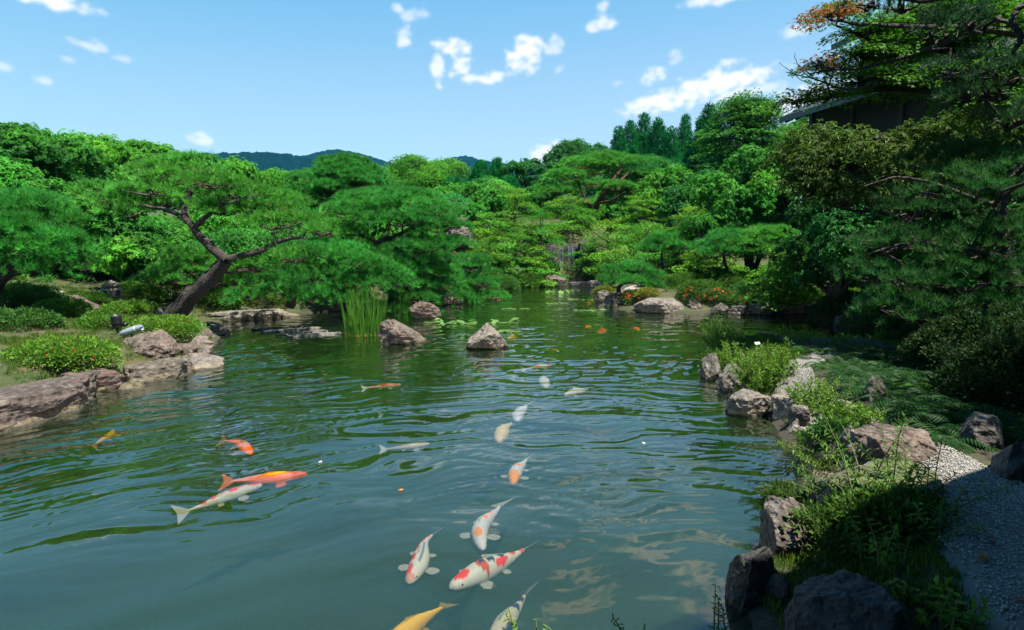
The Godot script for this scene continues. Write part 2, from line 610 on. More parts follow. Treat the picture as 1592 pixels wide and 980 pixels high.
func cedar_tree(label: String, top: Vector3, width: float, tone: Color, seed_: int, group := "") -> Node3D:
	var rng := RandomNumberGenerator.new()
	rng.seed = seed_
	var base := Vector3(top.x, ground_y(top.x, top.z), top.z)
	var t := thing("cedar_tree", label, "tree", base, group)
	var h := top.y - base.y
	var bag := Bag.new()
	bag.tube(wobble(Vector3(0, -0.2, 0), Vector3(0, h * 0.97, 0), 8, 0.04, rng), taper(9, 0.02 * h + 0.04, 0.02), 8, Color(0.13, 0.08, 0.055), 0.08, rng)
	var xf := []
	var tint := []
	var y := h * 0.08
	var step := 0.42 * clampf(h / 10.0, 0.7, 1.5)
	while y < h - 0.1:
		var f := y / h
		var r := width * 0.76 * pow(1.0 - f, 0.88) * (0.55 + 0.45 * smoothstep(0.0, 0.18, f)) + 0.06
		var boughs := int(maxf(3, r * TAU / (step * 1.35)))
		var turn := rng.randf_range(0, TAU)
		for k in boughs:
			var a := turn + TAU * k / boughs + rng.randf_range(-0.25, 0.25)
			var rr := r * rng.randf_range(0.72, 1.12)
			var s := rng.randf_range(0.75, 1.25)
			var tn := Color(tone.r * s, tone.g * s, tone.b * s)
			var m := int(maxf(1, rr / (step * 0.9)))
			for j in m:
				var q := rr * (1.0 - float(j) / m * 0.75)
				var p := Vector3(cos(a) * q, y - q * 0.18 + rng.randf_range(-0.1, 0.1), sin(a) * q)
				xf.append(Transform3D(facing((UP + Vector3(cos(a), 0, sin(a)) * 0.5).normalized(), rng.randf_range(0, TAU), step / 0.42 * rng.randf_range(0.85, 1.25)), p))
				tint.append(tn)
			if k % 2 == 0:
				bag.tube([Vector3(0, y + 0.1, 0), Vector3(cos(a) * rr * 0.8, y - rr * 0.12, sin(a) * rr * 0.8)], [0.025, 0.01], 4, Color(0.12, 0.08, 0.055))
		y += step * rng.randf_range(0.7, 1.0)
	part(t, "trunk", bag.mesh(), mats.bark)
	copies(t, "crown", clumps["cedar%d" % (seed_ % 3)], mats.dull, xf, tint)
	return t


# a pine from trunk lines and pads of needles; every point is in the world, pads are [centre, radius x, radius y]
func pine_tree(label: String, base: Vector3, limbs: Array, pads: Array, tone: Color, bark: Color, seed_: int, opts := {}) -> Node3D:
	var rng := RandomNumberGenerator.new()
	rng.seed = seed_
	var t := thing("pine_tree", label, "tree", base, opts.get("group", ""))
	var bag := Bag.new()
	var joints := []
	for l in limbs:
		var pts := []
		var rad := []
		var raw: Array = l[0]
		for i in raw.size() - 1:
			for k in 4:
				var u := (k) / 4.0
				var p0: Vector3 = raw[maxi(i - 1, 0)]
				var p1: Vector3 = raw[i]
				var p2: Vector3 = raw[i + 1]
				var p3: Vector3 = raw[mini(i + 2, raw.size() - 1)]
				pts.append(p1.cubic_interpolate(p2, p0, p3, u) - base + rand_dir(rng) * 0.012)
				rad.append(lerpf(l[1], l[2], (i + u) / (raw.size() - 1)))
		pts.append(raw[-1] - base)
		rad.append(l[2])
		bag.tube(pts, rad, opts.get("sides", 9), bark, 0.16, rng)
		for i in pts.size():
			joints.append([pts[i], rad[i]])
	var xf := []
	var tint := []
	var leaf: String = opts.get("leaf", "pine")
	var size: float = opts.get("size", 1.0)
	for p in pads:
		var c: Vector3 = p[0] - base
		var r := Vector3(p[1], p[2], p[1] * rng.randf_range(0.75, 1.0))
		var lowest: float = -0.15
		shell(xf, tint, c, r, 0.33 * size, opts.get("density", 1.25), lowest, tone, rng, 0.72, size)
		# a bough from the nearest limb, with twigs that hold the pad up
		var near = joints[0]
		for j in joints:
			if j[0].distance_to(c) + maxf(0.0, j[0].y - c.y) < near[0].distance_to(c) + maxf(0.0, near[0].y - c.y): near = j
		var under := c - UP * r.y * 0.4
		var rb := minf(near[1] * 0.7, 0.02 + near[0].distance_to(c) * 0.02)
		bag.tube(wobble(near[0], under, 5, 0.06 + 0.02 * near[0].distance_to(c), rng), taper(6, rb, 0.012), 6, bark, 0.15, rng)
		for k in opts.get("twigs", 12):
			var a := rng.randf_range(0, TAU)
			var q := c + Vector3(cos(a) * r.x, 0, sin(a) * r.z) * rng.randf_range(0.5, 0.9) + UP * r.y * 0.15
			bag.tube(wobble(under, q, 3, 0.05, rng), taper(4, 0.017, 0.007), 4, shade(bark, 1.9), 0.1, rng)
	part(t, "trunk", bag.mesh(), mats.bark)
	copies(t, "crown", clumps["%s%d" % [leaf, seed_ % 3]], mats[opts.get("mat", "needle")], xf, tint)
	return t


func auto_pine(label: String, top: Vector3, width: float, tone: Color, bark: Color, seed_: int, opts := {}) -> Node3D:
	var rng := RandomNumberGenerator.new()
	rng.seed = seed_ + 900
	var base := Vector3(top.x + opts.get("lean", 0.0), ground_y(top.x, top.z), top.z)
	var h := top.y - base.y
	var pts := [base - UP * 0.2]
	for i in range(1, 5):
		var f := i / 4.0
		pts.append(base.lerp(top - UP * h * 0.12, f) + Vector3(rng.randf_range(-1, 1), 0, rng.randf_range(-1, 1)) * h * 0.06)
	var pads := []
	var n: int = opts.get("pads", 12)
	var low: float = opts.get("low", 0.35)
	for i in n:
		var f := float(i) / (n - 1)
		var y := lerpf(h * low, h * 0.93, f)
		var reach := width * 0.5 * (1.0 - 0.62 * pow(f, 1.5))
		var a := i * 2.4 + rng.randf_range(-0.5, 0.5)
		var pr: float = clampf(width * rng.randf_range(0.15, 0.24), 0.3, 1.2)
		var d := (reach - pr * 0.7) * rng.randf_range(0.55, 1.0)
		if i == n - 1: d = 0.0
		pads.append([Vector3(base.x, base.y, base.z).lerp(Vector3(top.x, base.y, top.z), f) + Vector3(cos(a) * d, y, sin(a) * d), pr, pr * opts.get("flat", 0.38)])
	var r0 := 0.022 * h + 0.03
	return pine_tree(label, base, [[pts, r0, r0 * 0.4]], pads, tone, bark, seed_, opts)


# a maple: slender forked stems, foliage in thin level layers
func maple_tree(label: String, top: Vector3, width: float, tone: Color, second: Color, seed_: int, opts := {}) -> Node3D:
	var rng := RandomNumberGenerator.new()
	rng.seed = seed_
	var base := Vector3(top.x + opts.get("lean", 0.0), ground_y(top.x, top.z), top.z)
	if opts.has("base"): base = opts.base
	var t := thing(opts.get("name", "maple_tree"), label, "tree", base, opts.get("group", ""))
	var peak := top - base
	var h := peak.y
	var bag := Bag.new()
	var bark: Color = opts.get("bark", Color(0.12, 0.09, 0.07))
	var r0 := 0.02 * h + 0.02
	var fork := peak * 0.28 + Vector3(rng.randf_range(-0.1, 0.1), 0, rng.randf_range(-0.1, 0.1))
	bag.tube(wobble(Vector3(0, -0.15, 0), fork, 3, 0.04, rng), taper(4, r0, r0 * 0.75), 7, bark, 0.08, rng)
	var xf := []
	var tint := []
	var n: int = opts.get("layers", int(clampf(width * h * 1.6, 10, 46)))
	var low: float = opts.get("low", 0.2)
	var size: float = opts.get("size", 1.0)
	for i in n:
		var f := (i + rng.randf()) / n
		var y := lerpf(h * low, h * 0.96, f)
		var reach := width * 0.5 * sqrt(maxf(0.05, 1.0 - pow(absf(f - 0.3) / 0.72, 2.0)))
		var a := i * 2.399 + rng.randf_range(-0.4, 0.4)
		var pr := clampf(width * rng.randf_range(0.14, 0.24), 0.3, 1.3)
		var d := maxf(0.0, reach - pr * 0.8) * sqrt(rng.randf_range(0.3, 1.0))
		if i == n - 1: d = 0.0
		var c := peak * (y / h) * Vector3(1, 0, 1) + Vector3(cos(a) * d, y, sin(a) * d)
		var m := int(maxf(3, pr * pr * 9.0 * opts.get("density", 1.0) / (size * size)))
		var tn := tone.lerp(second, clampf(rng.randf() * 0.9 + (0.3 if f > 0.75 else 0.0), 0, 1))
		var sh := rng.randf_range(0.8, 1.2)
		for k in m:
			var b := rng.randf_range(0, TAU)
			var q := pr * sqrt(rng.randf())
			var p := c + Vector3(cos(b) * q, rng.randf_range(-0.06, 0.06) - q * q / pr * 0.28, sin(b) * q)
			xf.append(Transform3D(facing((UP + Vector3(cos(a), 0, sin(a)) * 0.25 + rand_dir(rng) * 0.25).normalized(), rng.randf_range(0, TAU), size * rng.randf_range(0.75, 1.2)), p))
			var s := sh * rng.randf_range(0.8, 1.2)
			tint.append(Color(tn.r * s * rng.randf_range(0.85, 1.2), tn.g * s, tn.b * s))
		var stem := fork.lerp(peak * 0.8, clampf(f - 0.15, 0.0, 1.0))
		bag.tube(wobble(stem, c - UP * 0.06, 4, 0.07, rng), taper(5, r0 * 0.32, 0.008), 4, bark, 0.1, rng)
	for k in 2:
		bag.tube(wobble(fork, peak * rng.randf_range(0.75, 0.9) + Vector3(rng.randf_range(-0.3, 0.3), 0, rng.randf_range(-0.3, 0.3)) * width * 0.3, 5, 0.08, rng), taper(6, r0 * 0.6, 0.012), 5, bark, 0.1, rng)
	part(t, "trunk", bag.mesh(), mats.bark)
	copies(t, "crown", clumps["%s%d" % [opts.get("leaf", "maple"), seed_ % 3]], mats.soft, xf, tint)
	return t


# ---------------------------------------------------------------- pond, ground, water
func make_pond_outline() -> void:
	pond = PackedVector2Array([
		Vector2(-14, 3), Vector2(-9.5, -4.0), Vector2(-6.14, -6.12), Vector2(-5.74, -6.69), Vector2(-5.72, -7.68), Vector2(-5.66, -8.42), Vector2(-5.38, -9.01), Vector2(-5.01, -9.40), Vector2(-5.82, -10.75), Vector2(-6.57, -12.72), Vector2(-7.83, -14.33),
		Vector2(-7.39, -15.55), Vector2(-6.20, -16.69), Vector2(-5.45, -17.33), Vector2(-5.03, -18.74), Vector2(-4.13, -19.54), Vector2(-3.54, -19.97), Vector2(-2.57, -21.36), Vector2(-1.98, -23.54), Vector2(-1.06, -25.85), Vector2(0.12, -27.38), Vector2(2.77, -29.10), Vector2(4.25, -29.10),
		Vector2(3.71, -24.81), Vector2(3.16, -20.41), Vector2(3.36, -18.01), Vector2(3.66, -17.00), Vector2(4.98, -16.54), Vector2(6.22, -16.85), Vector2(7.69, -16.69), Vector2(9.40, -16.69), Vector2(9.81, -16.10), Vector2(9.97, -14.44), Vector2(8.21, -11.65), Vector2(7.34, -10.75),
		Vector2(6.30, -10.88), Vector2(5.08, -10.95), Vector2(4.55, -11.89), Vector2(4.02, -11.58), Vector2(3.24, -9.50), Vector2(2.95, -7.55), Vector2(3.11, -6.69), Vector2(2.88, -5.85), Vector2(2.67, -5.00), Vector2(2.32, -4.41), Vector2(1.86, -3.89), Vector2(1.67, -3.56), Vector2(1.43, -3.34), Vector2(1.32, -2.97),
		Vector2(1.2, -2.0), Vector2(0.9, 0.5), Vector2(0.5, 3),
	])


func pond_distance(p: Vector2) -> float:  # negative in the pond
	var best := 1e9
	var inside := false
	var n := pond.size()
	var j := n - 1
	for i in n:
		var a := pond[i]
		var b := pond[j]
		var e := b - a
		var w := p - a
		var t := clampf(w.dot(e) / e.length_squared(), 0.0, 1.0)
		best = minf(best, (w - e * t).length_squared())
		if (a.y > p.y) != (b.y > p.y) and p.x < (b.x - a.x) * (p.y - a.y) / (b.y - a.y) + a.x:
			inside = not inside
		j = i
	return -sqrt(best) if inside else sqrt(best)


func ground_y(x: float, z: float) -> float:
	if z < -40.0 or absf(x) > 24.0 or z > 4.0:
		return land_y(x, z, 30.0)
	return land_y(x, z, pond_distance(Vector2(x, z)))


func land_y(x: float, z: float, d: float) -> float:
	if d < 0.0:
		return -0.62 * smoothstep(0.0, 0.45, -d) - 0.25 * smoothstep(0.4, 1.5, -d) - 0.03
	var y := 0.07 * smoothstep(0.0, 0.1, d) + 0.35 * smoothstep(0.2, 1.1, d)
	var mound := 0.32 * smoothstep(0.6, 4.5, d)
	if x > 1.0 and z > -13.0:
		mound = 0.75 * smoothstep(2.2, 7.0, d)
	y += mound
	y += 1.4 * smoothstep(22.0, 30.0, -z) * smoothstep(0.4, 4.0, d) * smoothstep(7.0, 4.0, x)
	y += 1.0 * smoothstep(29.0, 33.0, -z) * smoothstep(-6.0, 1.0, x) + 1.3 * smoothstep(28.0, 45.0, -z) + 4.0 * smoothstep(45.0, 110.0, -z)
	y += 0.7 * smoothstep(-9.0, -18.0, x)
	y += broad.get_noise_2d(x * 0.35, z * 0.35) * 0.10 * smoothstep(0.3, 2.0, d)
	return y


func axis(lo: float, mid0: float, mid1: float, hi: float, fine_step: float, grow: float) -> PackedFloat32Array:
	var out := PackedFloat32Array()
	var left := PackedFloat32Array()
	var s := fine_step
	var p := mid0
	while p > lo:
		s *= grow
		p -= s
		left.append(p)
	left.reverse()
	out.append_array(left)
	p = mid0
	while p < mid1:
		out.append(p)
		p += fine_step
	s = fine_step
	while p < hi:
		out.append(p)
		s *= grow
		p += s
	return out


func make_ground() -> void:
	var xs := axis(-3000.0, -10.0, 11.0, 3000.0, 0.16, 1.12)
	var zs := axis(-4000.0, -31.0, -1.5, 400.0, 0.16, 1.12)
	var v := PackedVector3Array()
	var c := PackedColorArray()
	var w := xs.size()
	for z in zs:
		for x in xs:
			var d := 30.0 if z < -40.0 or absf(x) > 24.0 or z > 4.0 else pond_distance(Vector2(x, z))
			v.append(Vector3(x, land_y(x, z, d), z))
			var n1 := broad.get_noise_2d(x * 0.7, z * 0.7)
			var n2 := fine.get_noise_2d(x * 2.3, z * 2.3)
			var col: Color
			if d < 0.0:
				col = Color(0.045, 0.075, 0.028).lerp(Color(0.09, 0.11, 0.035), clampf(0.5 + n1 * 1.2, 0, 1))
				if d > -0.6: col = col.lerp(Color(0.035, 0.035, 0.018), 0.8)
			else:
				col = Color(0.048, 0.066, 0.010).lerp(Color(0.028, 0.060, 0.009), clampf(0.5 + n1 * 1.5, 0, 1))
				col = col.lerp(Color(0.13, 0.085, 0.04), clampf(n2 * 1.6 + n1 * 0.9 - 0.1, 0, 0.85))
				if d < 0.3: col = col.lerp(Color(0.035, 0.03, 0.018), 0.85 * (1.0 - d / 0.3))
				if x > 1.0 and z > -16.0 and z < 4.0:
					col = col.lerp(Color(0.035, 0.028, 0.018), clampf(0.75 + n2, 0, 1))  # right bank darkened: the tree shade is painted into the soil colour
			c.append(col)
	var idx := PackedInt32Array()
	for j in zs.size() - 1:
		for i in w - 1:
			var a := j * w + i
			idx.append_array([a, a + w, a + 1, a + 1, a + w, a + w + 1])
	# winding: front faces clockwise seen from above
	for i in range(0, idx.size(), 3):
		var k := idx[i + 1]; idx[i + 1] = idx[i + 2]; idx[i + 2] = k
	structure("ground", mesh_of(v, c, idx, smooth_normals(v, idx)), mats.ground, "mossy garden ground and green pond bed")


var rings := []  # wave rings round feeding fish: centre, wavelength, reach


func slope_at(x: float, z: float) -> Vector2:
	var d := sqrt(x * x + z * z)
	var s := Vector2.ZERO
	var gust := 0.55 + 0.6 * smoothstep(-0.35, 0.5, broad.get_noise_2d(x * 0.16 + 3.0, z * 0.16))
	var band := smoothstep(3.0, 5.5, -z - 0.12 * x) * lerpf(1.0, 0.5, smoothstep(9.0, 15.0, -z))
	var wx := x + 0.25 * broad.get_noise_2d(x * 0.6, z * 0.6 + 50.0)
	var wz := z + 0.25 * broad.get_noise_2d(x * 0.6 + 90.0, z * 0.6)
	# wind ripples: crests run across, bending to a slant on the left
	var turn := 0.25 - 0.09 * clampf(x, -6.0, 3.0)
	var dir := Vector2(sin(turn) * 0.8, cos(turn)).normalized()
	var side := Vector2(dir.y, -dir.x)
	var u := wx * dir.x + wz * dir.y
	var t := wx * side.x + wz * side.y
	var e := 0.01
	var n0 := fine.get_noise_2d(u * 3.6, t * 1.25)
	var g := Vector2(fine.get_noise_2d((u + e) * 3.6, t * 1.25) - n0, fine.get_noise_2d(u * 3.6, (t + e) * 1.25) - n0) / e
	s += (dir * g.x + side * g.y) * 0.0125 * gust * (0.10 + 0.9 * band)
	var m0 := broad.get_noise_2d(u * 1.1 + 30.0, t * 0.5)
	var h := Vector2(broad.get_noise_2d((u + e) * 1.1 + 30.0, t * 0.5) - m0, broad.get_noise_2d(u * 1.1 + 30.0, (t + e) * 0.5) - m0) / e
	s += (dir * h.x + side * h.y) * 0.012
	var k0 := fine.get_noise_2d(u * 9.0 + 40.0, t * 4.0)
	s += Vector2(fine.get_noise_2d((u + e) * 9.0 + 40.0, t * 4.0) - k0, fine.get_noise_2d(u * 9.0 + 40.0, (t + e) * 4.0) - k0) / e * 0.0016 * gust * band
	for r in rings:
		var q := Vector2(x, z) - (r[0] as Vector2)
		var l := q.length()
		if l < r[2] and l > 0.02:
			s += q / l * cos(TAU * l / r[1]) * 0.03 * (1.0 - l / r[2]) * smoothstep(0.02, 0.15, l)
	return s


func water_sheet(x0: float, x1: float, z0: float, z1: float, step: float, v: PackedVector3Array, n: PackedVector3Array, idx: PackedInt32Array, y: float) -> void:
	var w := int(round((x1 - x0) / step)) + 1
	var hh := int(round((z1 - z0) / step)) + 1
	var first := v.size()
	for j in hh:
		for i in w:
			var x := x0 + (x1 - x0) * i / (w - 1)
			var z := z0 + (z1 - z0) * j / (hh - 1)
			v.append(Vector3(x, y, z))
			var s := slope_at(x, z) if y == 0.0 else Vector2.ZERO
			n.append(Vector3(-s.x, 1.0, -s.y).normalized())
	for j in hh - 1:
		for i in w - 1:
			var a := first + j * w + i
			idx.append_array([a, a + 1, a + w, a + 1, a + w + 1, a + w])


func make_water() -> void:
	for r in [[Vector2(0.94, -8.18), 0.16, 0.9], [Vector2(0.10, -6.39), 0.10, 0.7], [Vector2(0.05, -4.93), 0.10, 0.5], [Vector2(-2.86, -5.72), 0.15, 0.9], [Vector2(0.35, -3.99), 0.13, 1.0], [Vector2(-1.42, -6.90), 0.16, 0.8], [Vector2(-2.99, -6.51), 0.14, 0.8], [Vector2(2.10, -13.68), 0.22, 1.2], [Vector2(-0.65, -5.75), 0.2, 0.6]]:
		rings.append(r)
	var v := PackedVector3Array()
	var n := PackedVector3Array()
	var idx := PackedInt32Array()
	water_sheet(-9.0, 5.0, -8.5, -1.5, 0.04, v, n, idx, 0.0)
	water_sheet(-14.0, 12.0, -31.5, -8.5, 0.10, v, n, idx, 0.0)
	water_sheet(-14.0, -9.0, -8.5, -1.5, 0.1, v, n, idx, 0.0)
	water_sheet(-14.0, 2.0, -1.5, 3.5, 0.2, v, n, idx, 0.0)
	water_sheet(5.0, 12.0, -8.5, -6.5, 0.1, v, n, idx, 0.0)
	# a second face just below the first, added to strengthen the reflections
	var count := v.size()
	var tris := idx.size()
	for i in count:
		v.append(v[i] - UP * 0.003)
		n.append(n[i])
	for i in tris:
		idx.append(idx[i] + count)
	structure("pond_water", mesh_of(v, PackedColorArray(), idx, n), mats.water, "green rippled pond water")
	v = PackedVector3Array(); n = PackedVector3Array(); idx = PackedInt32Array()
	water_sheet(-14.0, 12.0, -31.5, 3.0, 0.2, v, n, idx, -0.13)
	var cloudy := PackedColorArray()
	for p in v:
		var q := 1.0 + 1.1 * broad.get_noise_2d(p.x * 0.55 + 11.0, p.z * 0.8) + 0.5 * fine.get_noise_2d(p.x * 1.6, p.z * 1.6 + 20.0)
		cloudy.append(Color(q * 1.05, q, q * 0.9))
	structure("murky_water", mesh_of(v, cloudy, idx, n), mats.murk, "cloudy green water below the surface")


func ribbon(pts: Array, widths: Array, lift: float, col: Color, rough_edge: float, rng: RandomNumberGenerator) -> ArrayMesh:
	var v := PackedVector3Array()
	var c := PackedColorArray()
	var idx := PackedInt32Array()
	var line := []
	var wid := []
	for i in pts.size() - 1:
		for k in 10:
			var u := k / 10.0
			var p0: Vector2 = pts[maxi(i - 1, 0)]
			var p1: Vector2 = pts[i]
			var p2: Vector2 = pts[i + 1]
			var p3: Vector2 = pts[mini(i + 2, pts.size() - 1)]
			line.append(p1.cubic_interpolate(p2, p0, p3, u))
			wid.append(lerpf(widths[i], widths[i + 1], u))
	line.append(pts[-1]); wid.append(widths[-1])
	var across := 8
	for i in line.size():
		var d: Vector2 = (line[mini(i + 1, line.size() - 1)] - line[maxi(i - 1, 0)]).normalized()
		var s := Vector2(-d.y, d.x)
		for k in across + 1:
			var f := (float(k) / across - 0.5)
			var wv: float = wid[i]
			if k == 0 or k == across: wv *= 1.0 + rng.randf_range(-rough_edge, rough_edge)
			var p: Vector2 = line[i] + s * f * wv
			v.append(Vector3(p.x, path_y(p.x, p.y) + lift - (0.05 if k == 0 or k == across else 0.0), p.y))
			c.append(shade(col, rng.randf_range(0.9, 1.1)))
	for i in line.size() - 1:
		for k in across:
			var a := i * (across + 1) + k
			idx.append_array([a, a + 1, a + across + 1, a + 1, a + across + 2, a + across + 1])
	var n := smooth_normals(v, idx)
	if n[n.size() / 2].y < 0:
		for i in range(0, idx.size(), 3):
			var t := idx[i + 1]; idx[i + 1] = idx[i + 2]; idx[i + 2] = t
		n = smooth_normals(v, idx)
	return mesh_of(v, c, idx, n)


func path_y(x: float, z: float) -> float:
	return ground_y(x, z)


const WALK := [Vector2(2.6, 1.5), Vector2(2.7, -1.5), Vector2(3.0, -2.95), Vector2(3.15, -3.9), Vector2(3.25, -4.8), Vector2(3.32, -5.5), Vector2(3.45, -6.6), Vector2(3.85, -7.6), Vector2(4.9, -8.6)]

func make_paths() -> void:
	var rng := RandomNumberGenerator.new()
	rng.seed = 31
	structure("gravel_path", ribbon(WALK, [2.2, 1.9, 1.3, 0.85, 0.72, 0.62, 0.52, 0.46, 0.4], 0.03, Color(0.34, 0.335, 0.325), 0.06, rng), mats.gravel, "grey gravel garden path along the bank")
	structure("sand_path", ribbon([Vector2(-10.82, -10.26), Vector2(-11.00, -12.04), Vector2(-11.27, -13.38), Vector2(-11.59, -14.68)], [0.5, 0.42, 0.34, 0.22], 0.02, Color(0.55, 0.50, 0.42), 0.15, rng), mats.gravel, "narrow pale gravel path on the mossy bank")
	structure("stepping_path", ribbon([Vector2(3.72, -19.97), Vector2(5.74, -21.61), Vector2(7.57, -24.81), Vector2(10.20, -27.79), Vector2(12.86, -29.57)], [0.7, 1.5, 1.2, 1.2, 1.0], 0.03, Color(0.55, 0.52, 0.45), 0.12, rng), mats.gravel, "pale sandy path on the far peninsula")
	# loose stones on the near path
	var xf := []
	var tint := []
	for i in 26000:
		var k := rng.randi_range(1, 6)
		var a: Vector2 = WALK[k]
		var b: Vector2 = WALK[k + 1]
		var f := rng.randf()
		var p := a.lerp(b, f)
		var wd: float = lerpf([2.2, 1.9, 1.3, 0.85, 0.72, 0.62, 0.52, 0.46, 0.4][k], [2.2, 1.9, 1.3, 0.85, 0.72, 0.62, 0.52, 0.46, 0.4][k + 1], f) * 0.9
		p.x += rng.randf_range(-0.5, 0.5) * wd
		var s := rng.randf_range(0.0035, 0.0075)
		xf.append(Transform3D(Basis.from_euler(Vector3(rng.randf() * TAU, rng.randf() * TAU, 0)).scaled(Vector3(s, s * 0.7, s * 1.2)), Vector3(p.x, ground_y(p.x, p.y) + 0.033, p.y)))
		var g := rng.randf_range(0.08, 0.25)
		tint.append(Color(g, g * 0.98, g * 0.94))
	make_ico()
	var st := copies(self, "gravel", mesh_of(ico[0][0], PackedColorArray(), ico[0][1], ico[0][0]), mats.stem, xf, tint, true)
	tag(st, "loose grey gravel on the garden path", "gravel")


# ---------------------------------------------------------------- rocks
func make_ico() -> void:
	if ico.size(): return
	var g := (1.0 + sqrt(5.0)) / 2.0
	var v := PackedVector3Array([Vector3(-1, g, 0), Vector3(1, g, 0), Vector3(-1, -g, 0), Vector3(1, -g, 0), Vector3(0, -1, g), Vector3(0, 1, g), Vector3(0, -1, -g), Vector3(0, 1, -g), Vector3(g, 0, -1), Vector3(g, 0, 1), Vector3(-g, 0, -1), Vector3(-g, 0, 1)])
	for i in v.size(): v[i] = v[i].normalized()
	var f := PackedInt32Array([0, 11, 5, 0, 5, 1, 0, 1, 7, 0, 7, 10, 0, 10, 11, 1, 5, 9, 5, 11, 4, 11, 10, 2, 10, 7, 6, 7, 1, 8, 3, 9, 4, 3, 4, 2, 3, 2, 6, 3, 6, 8, 3, 8, 9, 4, 9, 5, 2, 4, 11, 6, 2, 10, 8, 6, 7, 9, 8, 1])
	for i in range(0, f.size(), 3):
		var t := f[i + 1]; f[i + 1] = f[i + 2]; f[i + 2] = t
	ico.append([v, f])
	for level in 5:
		var nv := PackedVector3Array(ico[-1][0])
		var of: PackedInt32Array = ico[-1][1]
		var nf := PackedInt32Array()
		var seen := {}
		for i in range(0, of.size(), 3):
			var m := []
			for k in 3:
				var a := of[i + k]
				var b := of[i + (k + 1) % 3]
				var key := mini(a, b) * 100000 + maxi(a, b)
				if not seen.has(key):
					seen[key] = nv.size()
					nv.append((nv[a] + nv[b]).normalized())
				m.append(seen[key])
			nf.append_array([of[i], m[0], m[2], of[i + 1], m[1], m[0], of[i + 2], m[2], m[1], m[0], m[1], m[2]])
		ico.append([nv, nf])


# front: the foot of the rock as seen from the pond; w, h, d its size; opts: moss, wet (a pale tide line), flat, yaw, level, sink
func rock(label: String, front: Vector3, w: float, h: float, d: float, seed_: int, tone: Color, opts := {}) -> Node3D:
	var called: String = opts.get("name", "rock")
	var at: Vector3 = opts.get("at", front + Vector3(front.x, 0, front.z).normalized() * d * 0.42)
	var o := MeshInstance3D.new()
	o.name = numbered(called, self)
	o.mesh = rock_mesh(w, h, d, seed_, tone, opts, at.y)
	o.material_override = mats.rock
	add_child(o)
	o.position = at
	o.rotation.y = opts.get("yaw", 0.0) + (0.0 if opts.has("at") else atan2(-front.x, -front.z))
	tag(o, label, opts.get("category", "rock"), opts.get("group", ""))
	return o


